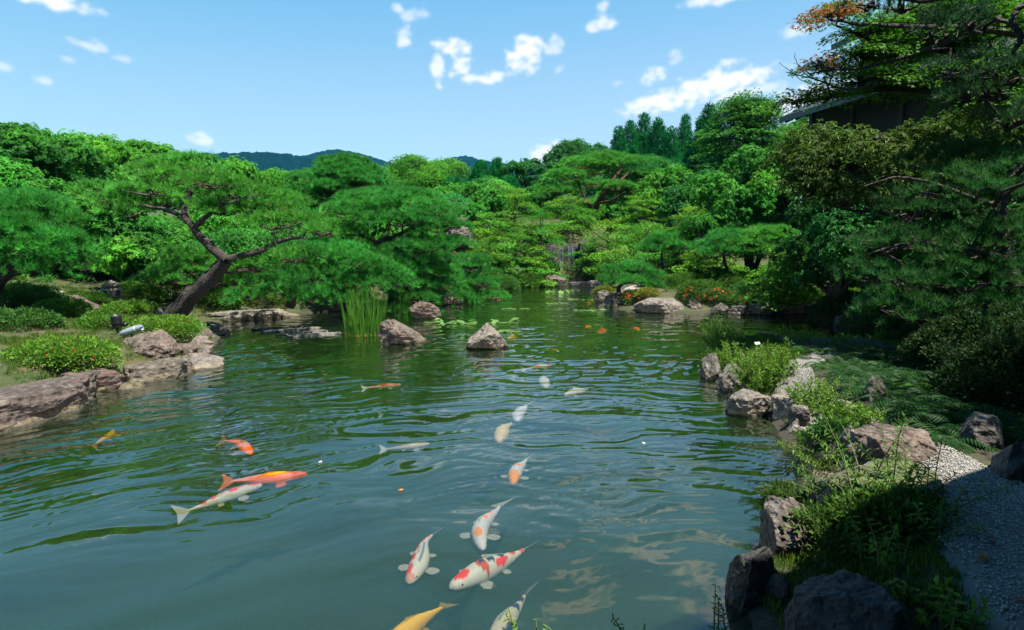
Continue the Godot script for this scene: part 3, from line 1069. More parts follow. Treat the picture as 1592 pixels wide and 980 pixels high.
func rock_mesh(w: float, h: float, d: float, seed_: int, tone: Color, opts: Dictionary, base_y: float) -> ArrayMesh:
	var rng := RandomNumberGenerator.new()
	rng.seed = seed_
	make_ico()
	var src = ico[opts.get("level", 4)]
	var v := PackedVector3Array(src[0])
	var planes := []
	for i in opts.get("facets", 11):
		var n := rand_dir(rng)
		n.y = n.y * 0.9 + 0.1
		planes.append([n.normalized(), rng.randf_range(0.55, 0.92)])
	if opts.has("flat"):
		planes.append([(UP + rand_dir(rng) * 0.08).normalized(), opts.flat])
	var off := rng.randf() * 50.0
	for i in v.size():
		var p := v[i]
		if opts.has("boxy"):
			var e := float(opts.boxy)
			p = Vector3(signf(p.x) * pow(absf(p.x), e), signf(p.y) * pow(absf(p.y), e), signf(p.z) * pow(absf(p.z), e))
		p *= 1.0 + 0.22 * broad.get_noise_3d(p.x * 1.1 + off, p.y * 1.1, p.z * 1.1)
		for q in planes:
			var e: float = p.dot(q[0]) - q[1]
			if e > 0.0: p -= (q[0] as Vector3) * e * 0.93
		p *= 1.0 + 0.075 * fine.get_noise_3d(p.x * 2.6 + off, p.y * 3.4, p.z * 2.6) + 0.03 * fine.get_noise_3d(p.x * 8.0 + off, p.y * 11.0, p.z * 8.0)
		v[i] = p
	var box := AABB(v[0], Vector3.ZERO)
	for p in v: box = box.expand(p)
	var sink: float = opts.get("sink", 0.3)
	var c := PackedColorArray()
	tone = Color(tone.r * 0.66, tone.g * 0.70, tone.b * 0.71)
	var col_dark := shade(tone, 0.55)
	for i in v.size():
		var p := (v[i] - box.position) / box.size
		var yy := p.y * (h + sink) - sink
		if opts.has("peak") and yy > 0.0:
			var away: float = p.x - float(opts.peak)
			yy *= clampf(1.0 - absf(away) * float(opts.get("steep_r", 1.2) if away > 0 else opts.get("steep_l", 1.2)), 0.12, 1.0)
		v[i] = Vector3((p.x - 0.5) * w, yy, (p.z - 0.5) * d)
	var nrm := smooth_normals(v, src[1])
	for i in v.size():
		var p := v[i]
		var n1 := fine.get_noise_3d(p.x * 2.0 + off, p.y * 5.0, p.z * 2.0)
		var n2 := fine.get_noise_3d(p.x * 7.0 + off, p.y * 7.0, p.z * 7.0)
		var col := tone.lerp(col_dark, clampf(0.45 + n1 * 1.4, 0, 1))
		var pale := Color(0.24, 0.235, 0.22)
		if not opts.get("plain", false): col = col.lerp(pale, clampf((n2 - 0.12) * 1.6, 0, 0.55) * clampf(nrm[i].y + 0.35, 0, 1))
		# lichen spots and dark seams
		var n3 := fine.get_noise_3d(p.x * 14.0 + off, p.y * 14.0, p.z * 14.0 + 9.0)
		if not opts.get("plain", false): col = col.lerp(Color(0.20, 0.21, 0.16), clampf((n3 - 0.22) * 3.0, 0, 0.6) * clampf(nrm[i].y + 0.5, 0, 1))
		var seam := absf(broad.get_noise_3d(p.x * 3.0 + off, p.y * 6.0, p.z * 3.0))
		col = shade(col, lerpf(0.5, 1.0, smoothstep(0.0, 0.06, seam)))
		if opts.get("wet", false):
			var yy := p.y + base_y
			col = col.lerp(Color(0.19, 0.165, 0.09), smoothstep(0.10, 0.045, yy + n2 * 0.07) * 0.6)
			col = col.lerp(Color(0.018, 0.018, 0.012), smoothstep(0.04, 0.015, yy + n1 * 0.02) * 0.9)
		if opts.get("moss", 0.0) > 0.0:
			col = col.lerp(Color(0.07, 0.11, 0.018), clampf((nrm[i].y - 0.55 + n1 * 0.9) * 2.0, 0, 1) * float(opts.moss))
		c.append(col)
	return mesh_of(v, c, src[1], nrm)


const BROWN := Color(0.165, 0.11, 0.095)
const GREY := Color(0.20, 0.18, 0.165)
const DARK := Color(0.085, 0.08, 0.078)

func make_rocks() -> void:
	# left bank
	var Z := Vector3.ZERO
	rock("long flat-topped brown boulder at the left water's edge below red azaleas", Z, 1.2, 0.36, 2.8, 201, Color(0.14, 0.095, 0.085), {"at": Vector3(-6.1, 0, -6.5), "wet": true, "flat": 0.5, "yaw": -0.28, "level": 5, "facets": 8, "boxy": 0.8})
	rock("reddish brown wedge rock between the long boulder and the azaleas", Z, 0.7, 0.30, 0.8, 202, Color(0.17, 0.09, 0.07), {"at": Vector3(-5.95, 0, -8.0), "wet": true, "flat": 0.5, "yaw": -0.2})
	rock("low dark-faced rock lying along the left water's edge under the brown boulder", Z, 0.75, 0.27, 1.05, 203, Color(0.15, 0.12, 0.09), {"at": Vector3(-5.55, 0, -8.7), "wet": true, "flat": 0.55, "yaw": -0.3, "level": 5})
	rock("pale pointed rock at the tip of the left bank", Z, 0.95, 0.30, 0.8, 204, Color(0.32, 0.27, 0.24), {"at": Vector3(-5.3, 0, -9.45), "wet": true, "facets": 12, "peak": 0.35, "steep_r": 1.2, "steep_l": 0.5, "level": 5})
	rock("rounded brown boulder on the left bank beside the silver spotlight", Z, 1.0, 0.52, 0.85, 205, Color(0.21, 0.15, 0.125), {"at": Vector3(-6.2, 0.1, -9.55), "facets": 7, "level": 5, "boxy": 0.85})
	rock("small pale rock with a tide line just behind the left bank's tip", Z, 0.5, 0.36, 0.6, 206, Color(0.32, 0.26, 0.23), {"at": Vector3(-5.9, 0, -10.6), "wet": true})
	rock("small flat rock sitting low between the brown boulder and the pond", Z, 0.6, 0.26, 0.5, 216, Color(0.2, 0.15, 0.12), {"at": Vector3(-5.85, 0.05, -10.0), "flat": 0.5, "level": 3})
	rock("dark grey rock at the foot of the leaning pine", Z, 0.9, 0.30, 0.8, 207, DARK, {"at": Vector3(-6.95, 0, -12.8), "wet": true})
	rock("reddish rock between the azalea and the dark rock at the pine's foot", Z, 0.6, 0.36, 0.5, 215, Color(0.17, 0.12, 0.10), {"at": Vector3(-6.75, 0, -12.1), "wet": true})
	rock("small greenish stone beneath the low rock on the left shore", Z, 0.5, 0.10, 0.4, 217, Color(0.15, 0.14, 0.08), {"at": Vector3(-5.5, 0, -8.05), "wet": true, "level": 3})
	rock("purple-brown rock behind the round shrub on the left mound", Vector3(-9.62, 0.59, -12.45), 0.91, 0.40, 0.9, 208, Color(0.18, 0.115, 0.10), {"peak": 0.35, "steep_r": 0.9, "steep_l": 0.7})
	rock("pale stone on the moss just left of the leaning pine's foot", Vector3(-8.18, 0.41, -13.19), 0.42, 0.18, 0.4, 218, Color(0.32, 0.28, 0.25), {"level": 3})
	rock("small whitish stone on the moss right of the black spotlight", Vector3(-7.64, 0.45, -11.60), 0.16, 0.11, 0.2, 219, Color(0.38, 0.33, 0.29), {"level": 3})
	rock("bare brown stones showing in the shade behind the leaning pine's trunk", Vector3(-7.90, 0.38, -16.33), 0.58, 0.34, 0.4, 209, Color(0.24, 0.18, 0.15), {"level": 3})
	# long stone slab and the stepping slabs
	rock("long narrow stone slab laid along the water behind the leaning pine", Z, 3.0, 0.24, 0.6, 210, Color(0.36, 0.33, 0.28), {"at": Vector3(-7.1, 0, -15.75), "name": "stone_slab", "category": "slab", "boxy": 0.3, "wet": true, "yaw": 0.53, "facets": 2, "level": 5})
	for i in 4:
		var s := [Vector3(-5.65, 0.0, -13.79), Vector3(-5.27, 0.0, -13.38), Vector3(-4.82, 0.0, -13.00), Vector3(-4.46, 0.0, -12.72)]
		var words := ["rearmost", "second from the back", "third from the back", "front"]
		rock("narrow weathered slab just above the water beside the reeds, %s of four" % words[i], s[i], 1.5 - 0.08 * i, 0.05, 0.24, 220 + i, Color(0.30, 0.29, 0.26), {"name": "stepping_slab", "category": "slab", "boxy": 0.4, "facets": 2, "yaw": 0.16, "sink": 0.12, "group": "flat slabs in the shallow water"})
	# standing in the pond
	rock("slanting purple-brown rock in the pond beside the reeds", Vector3(-2.25, 0.0, -11.58), 1.04, 0.56, 0.85, 231, Color(0.20, 0.135, 0.12), {"wet": true, "level": 5, "facets": 9, "peak": 0.2, "steep_r": 0.95, "steep_l": 0.2})
	rock("blocky brown rock in the pond behind the slanting one", Vector3(-2.39, 0.0, -15.55), 0.91, 0.48, 0.7, 232, Color(0.20, 0.135, 0.115), {"wet": true, "facets": 12})
	rock("pale peaked rock standing alone in mid-pond", Vector3(-0.48, 0.0, -10.95), 0.89, 0.52, 0.8, 248, Color(0.33, 0.28, 0.25), {"wet": true, "level": 5, "facets": 10, "peak": 0.48, "steep_r": 1.3, "steep_l": 1.3})
	# far left shore
	var far := [[Vector3(-3.46, 0.0, -16.85), 0.61, 0.37, "dark rounded rock at the shore behind the reeds"], [Vector3(-2.29, 0.0, -19.13), 1.35, 0.39, "pale flat rock at the shore under low pines"], [Vector3(-1.59, 0.0, -21.87), 0.79, 0.40, "brown rock at the foot of the far azalea bank"], [Vector3(-5.53, 0.0, -17.33), 0.71, 0.46, "brown jagged rock under the low pine branches left of the reeds"],
		[Vector3(-0.06, 0.0, -26.98), 0.73, 0.37, "brown stone on the far shore left of the upright one"], [Vector3(0.53, 0.0, -26.59), 0.63, 0.48, "grey upright stone on the far shore"], [Vector3(1.96, 0.0, -26.98), 1.35, 0.55, "large brown boulder on the far shore in front of the waterfall"], [Vector3(-3.22, 0.0, -18.37), 0.42, 0.29, "grey pebbly rock beside the pale flat shore rock"], [Vector3(-4.79, 0.0, -17.00), 0.43, 0.31, "small pale rock in the reeds' shade"],
		[Vector3(-4.45, 0.0, -17.66), 0.60, 0.36, "dark block of stone hidden behind the reed tops"]]
	for i in far.size():
		var tones := [DARK, Color(0.34, 0.31, 0.26), BROWN, Color(0.13, 0.10, 0.09), BROWN, GREY, Color(0.27, 0.20, 0.175), GREY, Color(0.32, 0.29, 0.25), DARK]
		far_rock(far[i], tones[i], 250 + i)
	make_more_rocks()


func far_rock(row: Array, tone: Color, seed_: int, opts := {"wet": true}) -> void:
	rock(row[3], row[0], row[1], row[2], row[1] * 0.7, seed_, tone, opts)


func make_more_rocks() -> void:
	# the peninsula on the far right
	var spit := [[Vector3(4.34, 0.0, -16.69), 1.52, 0.42, "large flat-topped pale rock at the front of the far peninsula"], [Vector3(3.45, 0.0, -18.37), 0.96, 0.46, "dark low rock under the small leaning pine on the peninsula"], [Vector3(3.21, 0.0, -19.97), 0.57, 0.41, "grey stone at the very tip of the far peninsula"],
		[Vector3(5.48, 0.0, -17.00), 0.50, 0.43, "upright brownish stone between the red azaleas of the peninsula"], [Vector3(6.02, 0.0, -16.54), 0.64, 0.36, "dark stone right of the upright one on the peninsula shore"], [Vector3(6.58, 0.0, -16.39), 0.67, 0.26, "low dark stone on the peninsula shore under a red azalea"],
		[Vector3(7.20, 0.0, -16.39), 0.71, 0.38, "grey ridged stone at the waterline below an orange azalea"], [Vector3(8.13, 0.0, -16.54), 0.87, 0.27, "long low brown stone at the foot of the thin maple"], [Vector3(8.94, 0.0, -16.54), 0.75, 0.32, "dark blocky stone near the head of the inlet"]]
	var tones := [Color(0.34, 0.29, 0.26), DARK, GREY, Color(0.27, 0.21, 0.18), DARK, DARK, GREY, Color(0.22, 0.18, 0.14), Color(0.11, 0.10, 0.09)]
	for i in spit.size():
		far_rock(spit[i], tones[i], 270 + i, {"wet": true, "flat": 0.45} if i in [0, 5, 7] else {"wet": true})
	rock("large pale stone standing on the far peninsula beside the sandy path", Vector3(7.13, 0.42, -22.23), 1.06, 0.50, 0.7, 281, Color(0.46, 0.42, 0.38))
	rock("flat pale stepping stone behind the sandy path on the peninsula", Vector3(6.32, 0.42, -22.23), 0.86, 0.20, 0.6, 282, Color(0.40, 0.37, 0.33), {"flat": 0.4, "level": 3})
	rock("pale slab lying at the head of the inlet", Vector3(8.66, 0.25, -15.26), 0.90, 0.17, 0.6, 283, Color(0.36, 0.33, 0.29), {"flat": 0.35})
	rock("rounded sunlit lichen-covered boulder at the head of the inlet", Vector3(9.27, 0.25, -14.98), 0.72, 0.56, 0.7, 284, Color(0.36, 0.33, 0.27), {"facets": 7})
	rock("dark rock block at the inlet's end below the lichen boulder", Vector3(8.46, 0.0, -14.11), 0.79, 0.45, 0.8, 285, Color(0.07, 0.065, 0.06))
	rock("dark flat stone bridging the inlet's end in the shade", Vector3(9.16, 0.20, -13.84), 1.14, 0.29, 0.7, 286, Color(0.09, 0.09, 0.09), {"flat": 0.3, "name": "stone_slab", "category": "slab"})
	rock("dark shaded stone at the right of the inlet's end", Vector3(8.00, 0.0, -11.29), 0.71, 0.52, 0.8, 287, Color(0.07, 0.065, 0.06))
	# hillside behind the far shore
	rock("big grey boulder jutting from the hillside among maples", Vector3(-2.22, 1.89, -26.00), 1.5, 1.15, 1.2, 291, Color(0.34, 0.28, 0.26), {"facets": 9, "yaw": 0.5})
	rock("brown stone just above the big hillside boulder", Vector3(-2.54, 2.84, -27.00), 0.9, 0.5, 0.7, 292, Color(0.22, 0.16, 0.14))
	rock("reddish flat stone on the azalea slope below the hillside boulder", Vector3(-1.75, 1.25, -25.00), 0.7, 0.3, 0.5, 293, Color(0.25, 0.15, 0.12))
	rock("small reddish stone half hidden in azaleas left of the waterfall", Vector3(0.21, 0.67, -27.00), 0.6, 0.34, 0.5, 294, Color(0.26, 0.16, 0.13))
	rock("grey rock at the left foot of the waterfall's cliff", Vector3(2.00, 0.65, -28.60), 0.9, 0.75, 0.7, 295, Color(0.24, 0.19, 0.17))
	# right bank, from its tip towards the viewer
	rock("dark rock at the tip of the right bank under a small red azalea", Vector3(3.05, 0.0, -8.50), 0.35, 0.37, 0.6, 301, Color(0.10, 0.085, 0.07), {"wet": true})
	rock("brown rock rising from the inlet behind the tip of the right bank", Vector3(5.32, 0.0, -11.73), 0.67, 0.20, 0.5, 302, Color(0.20, 0.13, 0.11), {"wet": true})
	rock("pale grey rock face in front of the feathery plants on the right bank", Vector3(3.06, 0.0, -7.75), 0.36, 0.39, 0.6, 303, Color(0.24, 0.21, 0.185), {"wet": true})
	rock("broad pale grey rock at the right bank's waterline", Vector3(2.84, 0.0, -6.64), 0.54, 0.27, 0.6, 304, Color(0.29, 0.26, 0.23), {"wet": true, "level": 5, "flat": 0.6})
	rock("flat-topped sandy rock set back among leaves on the right bank", Vector3(3.17, 0.12, -6.35), 0.37, 0.18, 0.5, 305, Color(0.38, 0.34, 0.28), {"flat": 0.5})
	rock("small rounded mossy rock between the broad grey rock and the grey block", Vector3(3.12, 0.0, -6.39), 0.25, 0.18, 0.3, 306, Color(0.27, 0.24, 0.17), {"wet": true, "moss": 0.3})
	rock("small lichen-grey block of stone at the right waterline", Vector3(3.00, 0.0, -5.87), 0.22, 0.20, 0.32, 307, Color(0.28, 0.27, 0.25), {"wet": true})
	rock("purple-brown rock on the right bank beneath light green weeds", Vector3(2.98, 0.0, -5.29), 0.41, 0.31, 0.55, 308, Color(0.23, 0.17, 0.155), {"wet": true})
	rock("wide flat brown boulder beside the gravel path", Vector3(3.02, 0.26, -4.34), 0.70, 0.31, 0.6, 309, Color(0.22, 0.155, 0.13), {"flat": 0.5, "level": 5, "facets": 7})
	rock("moss-covered slab behind the tall weeds on the right bank", Vector3(2.50, 0.18, -3.72), 0.86, 0.33, 0.6, 310, Color(0.20, 0.17, 0.13), {"flat": 0.55, "moss": 0.9, "level": 5})
	rock("brown rock hanging over the water below the arching sprays", Vector3(2.39, 0.02, -4.15), 0.28, 0.30, 0.35, 311, Color(0.19, 0.14, 0.12), {"wet": true})
	rock("upright dark rock with a pale top at the right waterline", Vector3(1.77, 0.0, -3.45), 0.35, 0.39, 0.4, 312, Color(0.14, 0.11, 0.10), {"wet": true, "level": 5})
	rock("rounded wet black rock standing in the water at the lower right", Vector3(1.37, 0.0, -2.99), 0.34, 0.33, 0.36, 313, Color(0.05, 0.05, 0.05), {"plain": true, "level": 5, "facets": 8})
	rock("large black boulder at the bottom of the frame on the right bank", Vector3(1.53, 0.0, -2.41), 0.56, 0.44, 0.55, 314, Color(0.055, 0.055, 0.06), {"level": 5, "facets": 9, "flat": 0.6, "plain": true})
	rock("shaded grey rocky lump beyond the gravel path", Vector3(3.83, 0.45, -4.49), 0.37, 0.22, 0.4, 315, Color(0.11, 0.105, 0.105), {"facets": 12})  # stone colour darkened to show it lying in shade
	rock("small dark stone beyond the path at the right edge", Vector3(3.50, 0.50, -3.81), 0.25, 0.19, 0.4, 316, Color(0.12, 0.11, 0.10))
	rock("pale small rock at the path's left edge among weeds", Vector3(3.46, 0.30, -5.65), 0.32, 0.16, 0.35, 317, Color(0.38, 0.34, 0.29), {"level": 3})
	var edge := [[Vector3(3.15, 0.10, -7.38), 0.22, 0.14, "small pale stone behind the broad pale grey rock"], [Vector3(3.35, 0.0, -9.01), 0.21, 0.15, "small dark stone between the bank tip's rock and the pale rock face"], [Vector3(2.88, 0.0, -5.20), 0.18, 0.20, "dark small stone at the water below the purple-brown rock"], [Vector3(2.85, 0.0, -4.98), 0.20, 0.18, "brown small stone in the water's edge under the leafy shrub"], [Vector3(2.31, 0.0, -4.30), 0.15, 0.16, "dark wet stone below the arching sprays"],
		[Vector3(2.03, 0.0, -4.13), 0.17, 0.15, "low wet stone just behind the upright dark rock"], [Vector3(3.04, 0.30, -4.93), 0.23, 0.16, "pale small stone behind the wide flat boulder"], [Vector3(3.13, 0.20, -6.00), 0.24, 0.13, "small flat stone beside the path's bend"], [Vector3(2.02, 0.20, -3.52), 0.23, 0.13, "brown stone with leaves on it above the upright dark rock"], [Vector3(1.51, 0.10, -2.99), 0.15, 0.12, "small black stone wedged between the wet black rock and the boulder"], [Vector3(3.69, 0.20, -8.97), 0.27, 0.15, "stone almost hidden by the feathery plant at the bank's tip"]]
	for i in edge.size():
		far_rock(edge[i], [Color(0.27, 0.25, 0.22), DARK, Color(0.12, 0.10, 0.09), BROWN, DARK, Color(0.09, 0.08, 0.075), Color(0.30, 0.27, 0.23), GREY, BROWN, DARK, GREY][i], 340 + i, {"wet": edge[i][0].y < 0.05, "flat": 0.6} if i % 2 else {"wet": edge[i][0].y < 0.05})
	rock("half-buried dark stone under the ferns beside the path", Vector3(3.92, 0.50, -5.96), 0.24, 0.14, 0.4, 318, Color(0.11, 0.10, 0.085), {"moss": 0.5})


# ---------------------------------------------------------------- far hills, house, waterfall
func make_hills() -> void:
	var crest := [[[Vector2(-47.60, 6.08), Vector2(-42.57, 6.81), Vector2(-38.92, 7.66), Vector2(-36.16, 7.84), Vector2(-32.80, 7.41), Vector2(-30.06, 7.41), Vector2(-26.14, 7.69), Vector2(-22.48, 7.97), Vector2(-19.75, 7.71), Vector2(-17.51, 7.07)], 900.0, "wooded blue ridge behind the left trees"],
		[[Vector2(-21.43, 7.24), Vector2(-18.90, 8.04), Vector2(-16.59, 8.49), Vector2(-14.56, 8.22), Vector2(-12.19, 7.60), Vector2(-9.77, 7.06), Vector2(-6.66, 7.84), Vector2(-4.66, 8.22), Vector2(-2.78, 7.82), Vector2(-0.38, 7.53), Vector2(2.78, 6.79), Vector2(8.44, 5.94)], 1150.0, "lower wooded blue ridge behind the centre trees"]]
	for h in crest:
		var v := PackedVector3Array()
		var c := PackedColorArray()
		var idx := PackedInt32Array()
		var pts: Array = h[0]
		var r: float = h[1]
		var cols := 220
		var rows := 26
		for i in cols + 1:
			var u := float(i) / cols * (pts.size() - 1)
			var k := mini(int(u), pts.size() - 2)
			var a: Vector2 = (pts[k] as Vector2).cubic_interpolate(pts[k + 1], pts[maxi(k - 1, 0)], pts[mini(k + 2, pts.size() - 1)], u - k)
			for j in rows + 1:
				var f := float(j) / rows
				var rr := r * (0.68 + 0.5 * f)
				var prof := sin(minf(f / 0.64, 1.0) * PI * 0.5) if f < 0.64 else cos((f - 0.64) / 0.36 * PI * 0.5)
				var crest_y := 2.1 + r * tan(deg_to_rad(a.y))
				var x := sin(deg_to_rad(a.x)) * rr
				var z := -cos(deg_to_rad(a.x)) * rr
				var bump := fine.get_noise_2d(x * 0.05, z * 0.05) * 3.5 + absf(broad.get_noise_2d(x * 0.16, z * 0.16)) * 3.0
				v.append(Vector3(x, maxf(-2.0, crest_y * prof + bump * minf(1.0, prof * 2.0) - 3.0), z))
				var tn := 0.8 + 0.5 * broad.get_noise_2d(x * 0.05 + 7.0, z * 0.05)
				c.append(Color(0.002 * tn, 0.014 * tn, 0.013 * tn))
		for i in cols:
			for j in rows:
				var a := i * (rows + 1) + j
				idx.append_array([a, a + 1, a + rows + 1, a + 1, a + rows + 2, a + rows + 1])
		structure("hill" if h[1] < 1000 else "hill_range", mesh_of(v, c, idx, smooth_normals(v, idx)), mats.hill, h[2])


func box(size: Vector3) -> BoxMesh:
	var b := BoxMesh.new()
	b.size = size
	return b


func place(m: Node3D, from: Vector3, to: Vector3, up := UP) -> void:
	# lays a part whose length runs along x from one point to the other
	var x := (to - from).normalized()
	var z := x.cross(up).normalized()
	m.transform = Transform3D(Basis(x, z.cross(x), z), (from + to) * 0.5)


func roof_slab(parent: Node3D, e0: Vector3, e1: Vector3, inward: Vector3, deep: float, rise: float, called := "roof") -> MeshInstance3D:
	var along := (e1 - e0).normalized()
	var slope := (inward * deep + UP * rise).normalized()
	var n := along.cross(slope).normalized()
	if n.y < 0: n = -n
	var length := e0.distance_to(e1)
	var run := Vector2(deep, rise).length()
	var m := part(parent, called, box(Vector3(length, 0.16, run)), mats.roof_dark)
	m.transform = Transform3D(Basis(along, n, along.cross(n)), (e0 + e1) * 0.5 + slope * run * 0.5)
	# courses of shingles on top
	var course := box(Vector3(length, 0.025, 0.34))
	var z_sign := 1.0 if along.cross(n).dot(slope) > 0 else -1.0
	for i in int(run / 0.32):
		var s := part(m, "shingle_course", course, mats.roof_tile)
		s.position = Vector3(0, 0.095, z_sign * (-run * 0.5 + 0.17 + i * 0.32))
		s.rotation.x = z_sign * 0.06
	return m


func make_house() -> void:
	mats.roof_dark = textured(0.7, mats.wood.albedo_texture, 2.0, null, 0.0)
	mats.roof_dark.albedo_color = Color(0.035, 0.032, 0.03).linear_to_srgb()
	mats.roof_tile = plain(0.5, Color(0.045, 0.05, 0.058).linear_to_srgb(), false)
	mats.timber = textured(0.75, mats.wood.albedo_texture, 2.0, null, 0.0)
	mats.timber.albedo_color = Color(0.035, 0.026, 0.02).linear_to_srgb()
	mats.dark_wall = plain(0.9, Color(0.014, 0.012, 0.010).linear_to_srgb(), false)  # near black: the dark under the eaves is put into the wall colour
	var u := Vector3(-0.216, 0, -0.976)
	var inn := Vector3(0.976, 0, -0.216)
	var h := thing("garden_house", "dark timber two-storey house with low shingled eaves on the right behind trees", "house", Vector3.ZERO)
	var e0 := Vector3(13.1, 7.1, -15.3) - u * 6.0
	var e1 := Vector3(13.1, 7.1, -15.3) + u * 9.3
	roof_slab(h, e0, e1, inn, 3.2, 1.5)
	var f0 := Vector3(13.1, 10.0, -24.5) - u * 17.0
	var f1 := Vector3(13.1, 10.0, -24.5)
	roof_slab(h, f0, f1, inn, 5.0, 2.4, "upper_roof")
	for k in 2:
		var a: Vector3 = [e0, f0][k]
		var b: Vector3 = [e1, f1][k]
		var m := part(h, "eave_board", box(Vector3(a.distance_to(b) - 0.1, 0.22, 0.06)), mats.roof_tile)
		place(m, a + u * 0.05 - inn * 0.035, b - u * 0.05 - inn * 0.035)
	for k in 26:
		var p := e0.lerp(e1, (k + 0.5) / 26.0)
		var m := part(h, "rafter", box(Vector3(1.7, 0.09, 0.07)), mats.timber)
		place(m, p + inn * 0.06 - UP * 0.12, p + inn * 1.6 + UP * (1.54 / 3.2 * 1.5 - 0.12))
	var w0 := e0 + inn * 1.7
	var w1 := e1 + inn * 1.7
	var wall := part(h, "wall", box(Vector3(w0.distance_to(w1), 7.2, 0.2)), mats.dark_wall)
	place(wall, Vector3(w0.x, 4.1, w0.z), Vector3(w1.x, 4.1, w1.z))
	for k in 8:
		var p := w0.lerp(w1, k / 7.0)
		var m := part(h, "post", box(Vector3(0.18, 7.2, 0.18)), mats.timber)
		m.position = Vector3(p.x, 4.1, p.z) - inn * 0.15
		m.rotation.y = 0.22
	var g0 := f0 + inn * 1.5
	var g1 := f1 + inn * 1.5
	var up_wall := part(h, "upper_wall", box(Vector3(g0.distance_to(g1), 2.6, 0.2)), mats.dark_wall)
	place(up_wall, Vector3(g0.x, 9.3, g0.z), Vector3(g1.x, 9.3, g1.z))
	# the veranda wing over the viewer, whose eave shades the near end of the path
	var d := Vector3(0.9, 0, -0.43).normalized()
	var back := Vector3(0.43, 0, 0.9).normalized()
	var v := thing("veranda", "shingled veranda roof on timber posts over the near bank", "veranda", Vector3.ZERO)
	var b0 := Vector3(2.43, 4.45, -2.07) - d * 9.0
	var b1 := Vector3(2.43, 4.45, -2.07) + d * 7.0
	roof_slab(v, b0, b1, back, 6.0, 2.4)
	for k in 4:
		var p := b0.lerp(b1, k / 3.0) + back * 2.6
		var m := part(v, "post", box(Vector3(0.16, 5.2, 0.16)), mats.timber)
		m.position = Vector3(p.x, 2.6, p.z)
	var deck := part(v, "floor", box(Vector3(15.8, 0.12, 3.4)), mats.timber)
	place(deck, Vector3(b0.x, 0.55, b0.z) + back * 3.1, Vector3(b1.x, 0.55, b1.z) + back * 3.1)
	var back_wall := part(v, "wall", box(Vector3(16.0, 5.5, 0.2)), mats.dark_wall)
	place(back_wall, Vector3(b0.x, 2.7, b0.z) + back * 5.0, Vector3(b1.x, 2.7, b1.z) + back * 5.0)


func make_waterfall() -> void:
	var foot := Vector3(3.08, 0.0, -29.57)
	var rows := [[-1.1, 2.1, 1.1, 1.0, "dark cliff rock on the left side of the waterfall"], [0.95, 2.2, 1.2, 1.0, "dark cliff rock on the right side of the waterfall"], [0.0, 2.05, 2.2, 0.9, "wet rock face painted with the dark of the recess behind the falling water"],
		[-1.75, 0.8, 1.0, 0.9, "lower grey rock left of the waterfall cliff"], [1.75, 1.5, 1.2, 1.0, "pale streaked rock right of the waterfall cliff"], [2.6, 1.0, 0.9, 0.8, "small rock under maples to the right of the waterfall"]]
	for i in rows.size():
		var r: Array = rows[i]
		var at := foot + Vector3(r[0], 0, -0.9 if i == 2 else -0.35)
		rock(r[4], at, r[2], r[1], r[3], 320 + i, [Color(0.045, 0.045, 0.05), Color(0.04, 0.04, 0.04), Color(0.008, 0.009, 0.011), DARK, Color(0.22, 0.19, 0.17), DARK][i], {"facets": 12, "plain": i < 3})  # rear face near black, the shade of the recess worked into its colour
	rock("flat grey slab at the foot of the waterfall", Vector3(3.27, 0.0, -26.98), 1.16, 0.24, 0.5, 330, Color(0.2, 0.2, 0.21), {"flat": 0.3, "level": 3})
	rock("pale flat stone at the waterline right of the waterfall", Vector3(4.04, 0.0, -26.22), 1.07, 0.33, 0.6, 331, Color(0.34, 0.32, 0.29), {"flat": 0.4, "level": 3, "wet": true})
	var t := thing("waterfall", "thin white waterfall dropping down a dark rock face into the far pond", "waterfall", foot + Vector3(0, 0, -0.75))
	var rng := RandomNumberGenerator.new()
	rng.seed = 8
	for i in 11:
		var b := Bag.new()
		var x := rng.randf_range(-0.62, 0.62)
		var top := rng.randf_range(1.75, 1.98)
		var pts := []
		for k in 9:
			var f := k / 8.0
			pts.append(Vector3(x + rng.randf_range(-0.02, 0.02), top * (1.0 - f), 0.08 + 0.12 * sqrt(f) + rng.randf_range(-0.02, 0.03)))
		var r := rng.randf_range(0.006, 0.016)
		b.tube(pts, taper(9, r, r * rng.randf_range(0.5, 1.3)), 5, Color.WHITE, 0.5, rng)
		part(t, "water_strand", b.mesh(), mats.fall)
	var s := Bag.new()
	for i in 14:
		var p := Vector3(rng.randf_range(-0.7, 0.7), rng.randf_range(0.0, 0.18), rng.randf_range(0.15, 0.4))
		for k in 3:
			s.leaf(p, rand_dir(rng), UP, 0.05, 0.03, 0.1, Color.WHITE)
	part(t, "spray", s.mesh(), mats.fall).set_meta("kind", "stuff")


# ---------------------------------------------------------------- trees of the photograph
const LEAF_A := Color(0.044, 0.230, 0.018)
const LEAF_B := Color(0.086, 0.305, 0.024)
const LEAF_C := Color(0.020, 0.135, 0.016)
const LEAF_D := Color(0.018, 0.165, 0.032)
const PINE_A := Color(0.038, 0.240, 0.034)
const PINE_B := Color(0.066, 0.285, 0.034)
const CEDAR := Color(0.014, 0.190, 0.044)
const MAPLE_A := Color(0.060, 0.240, 0.017)
const MAPLE_B := Color(0.115, 0.275, 0.017)
const MAPLE_C := Color(0.024, 0.180, 0.019)

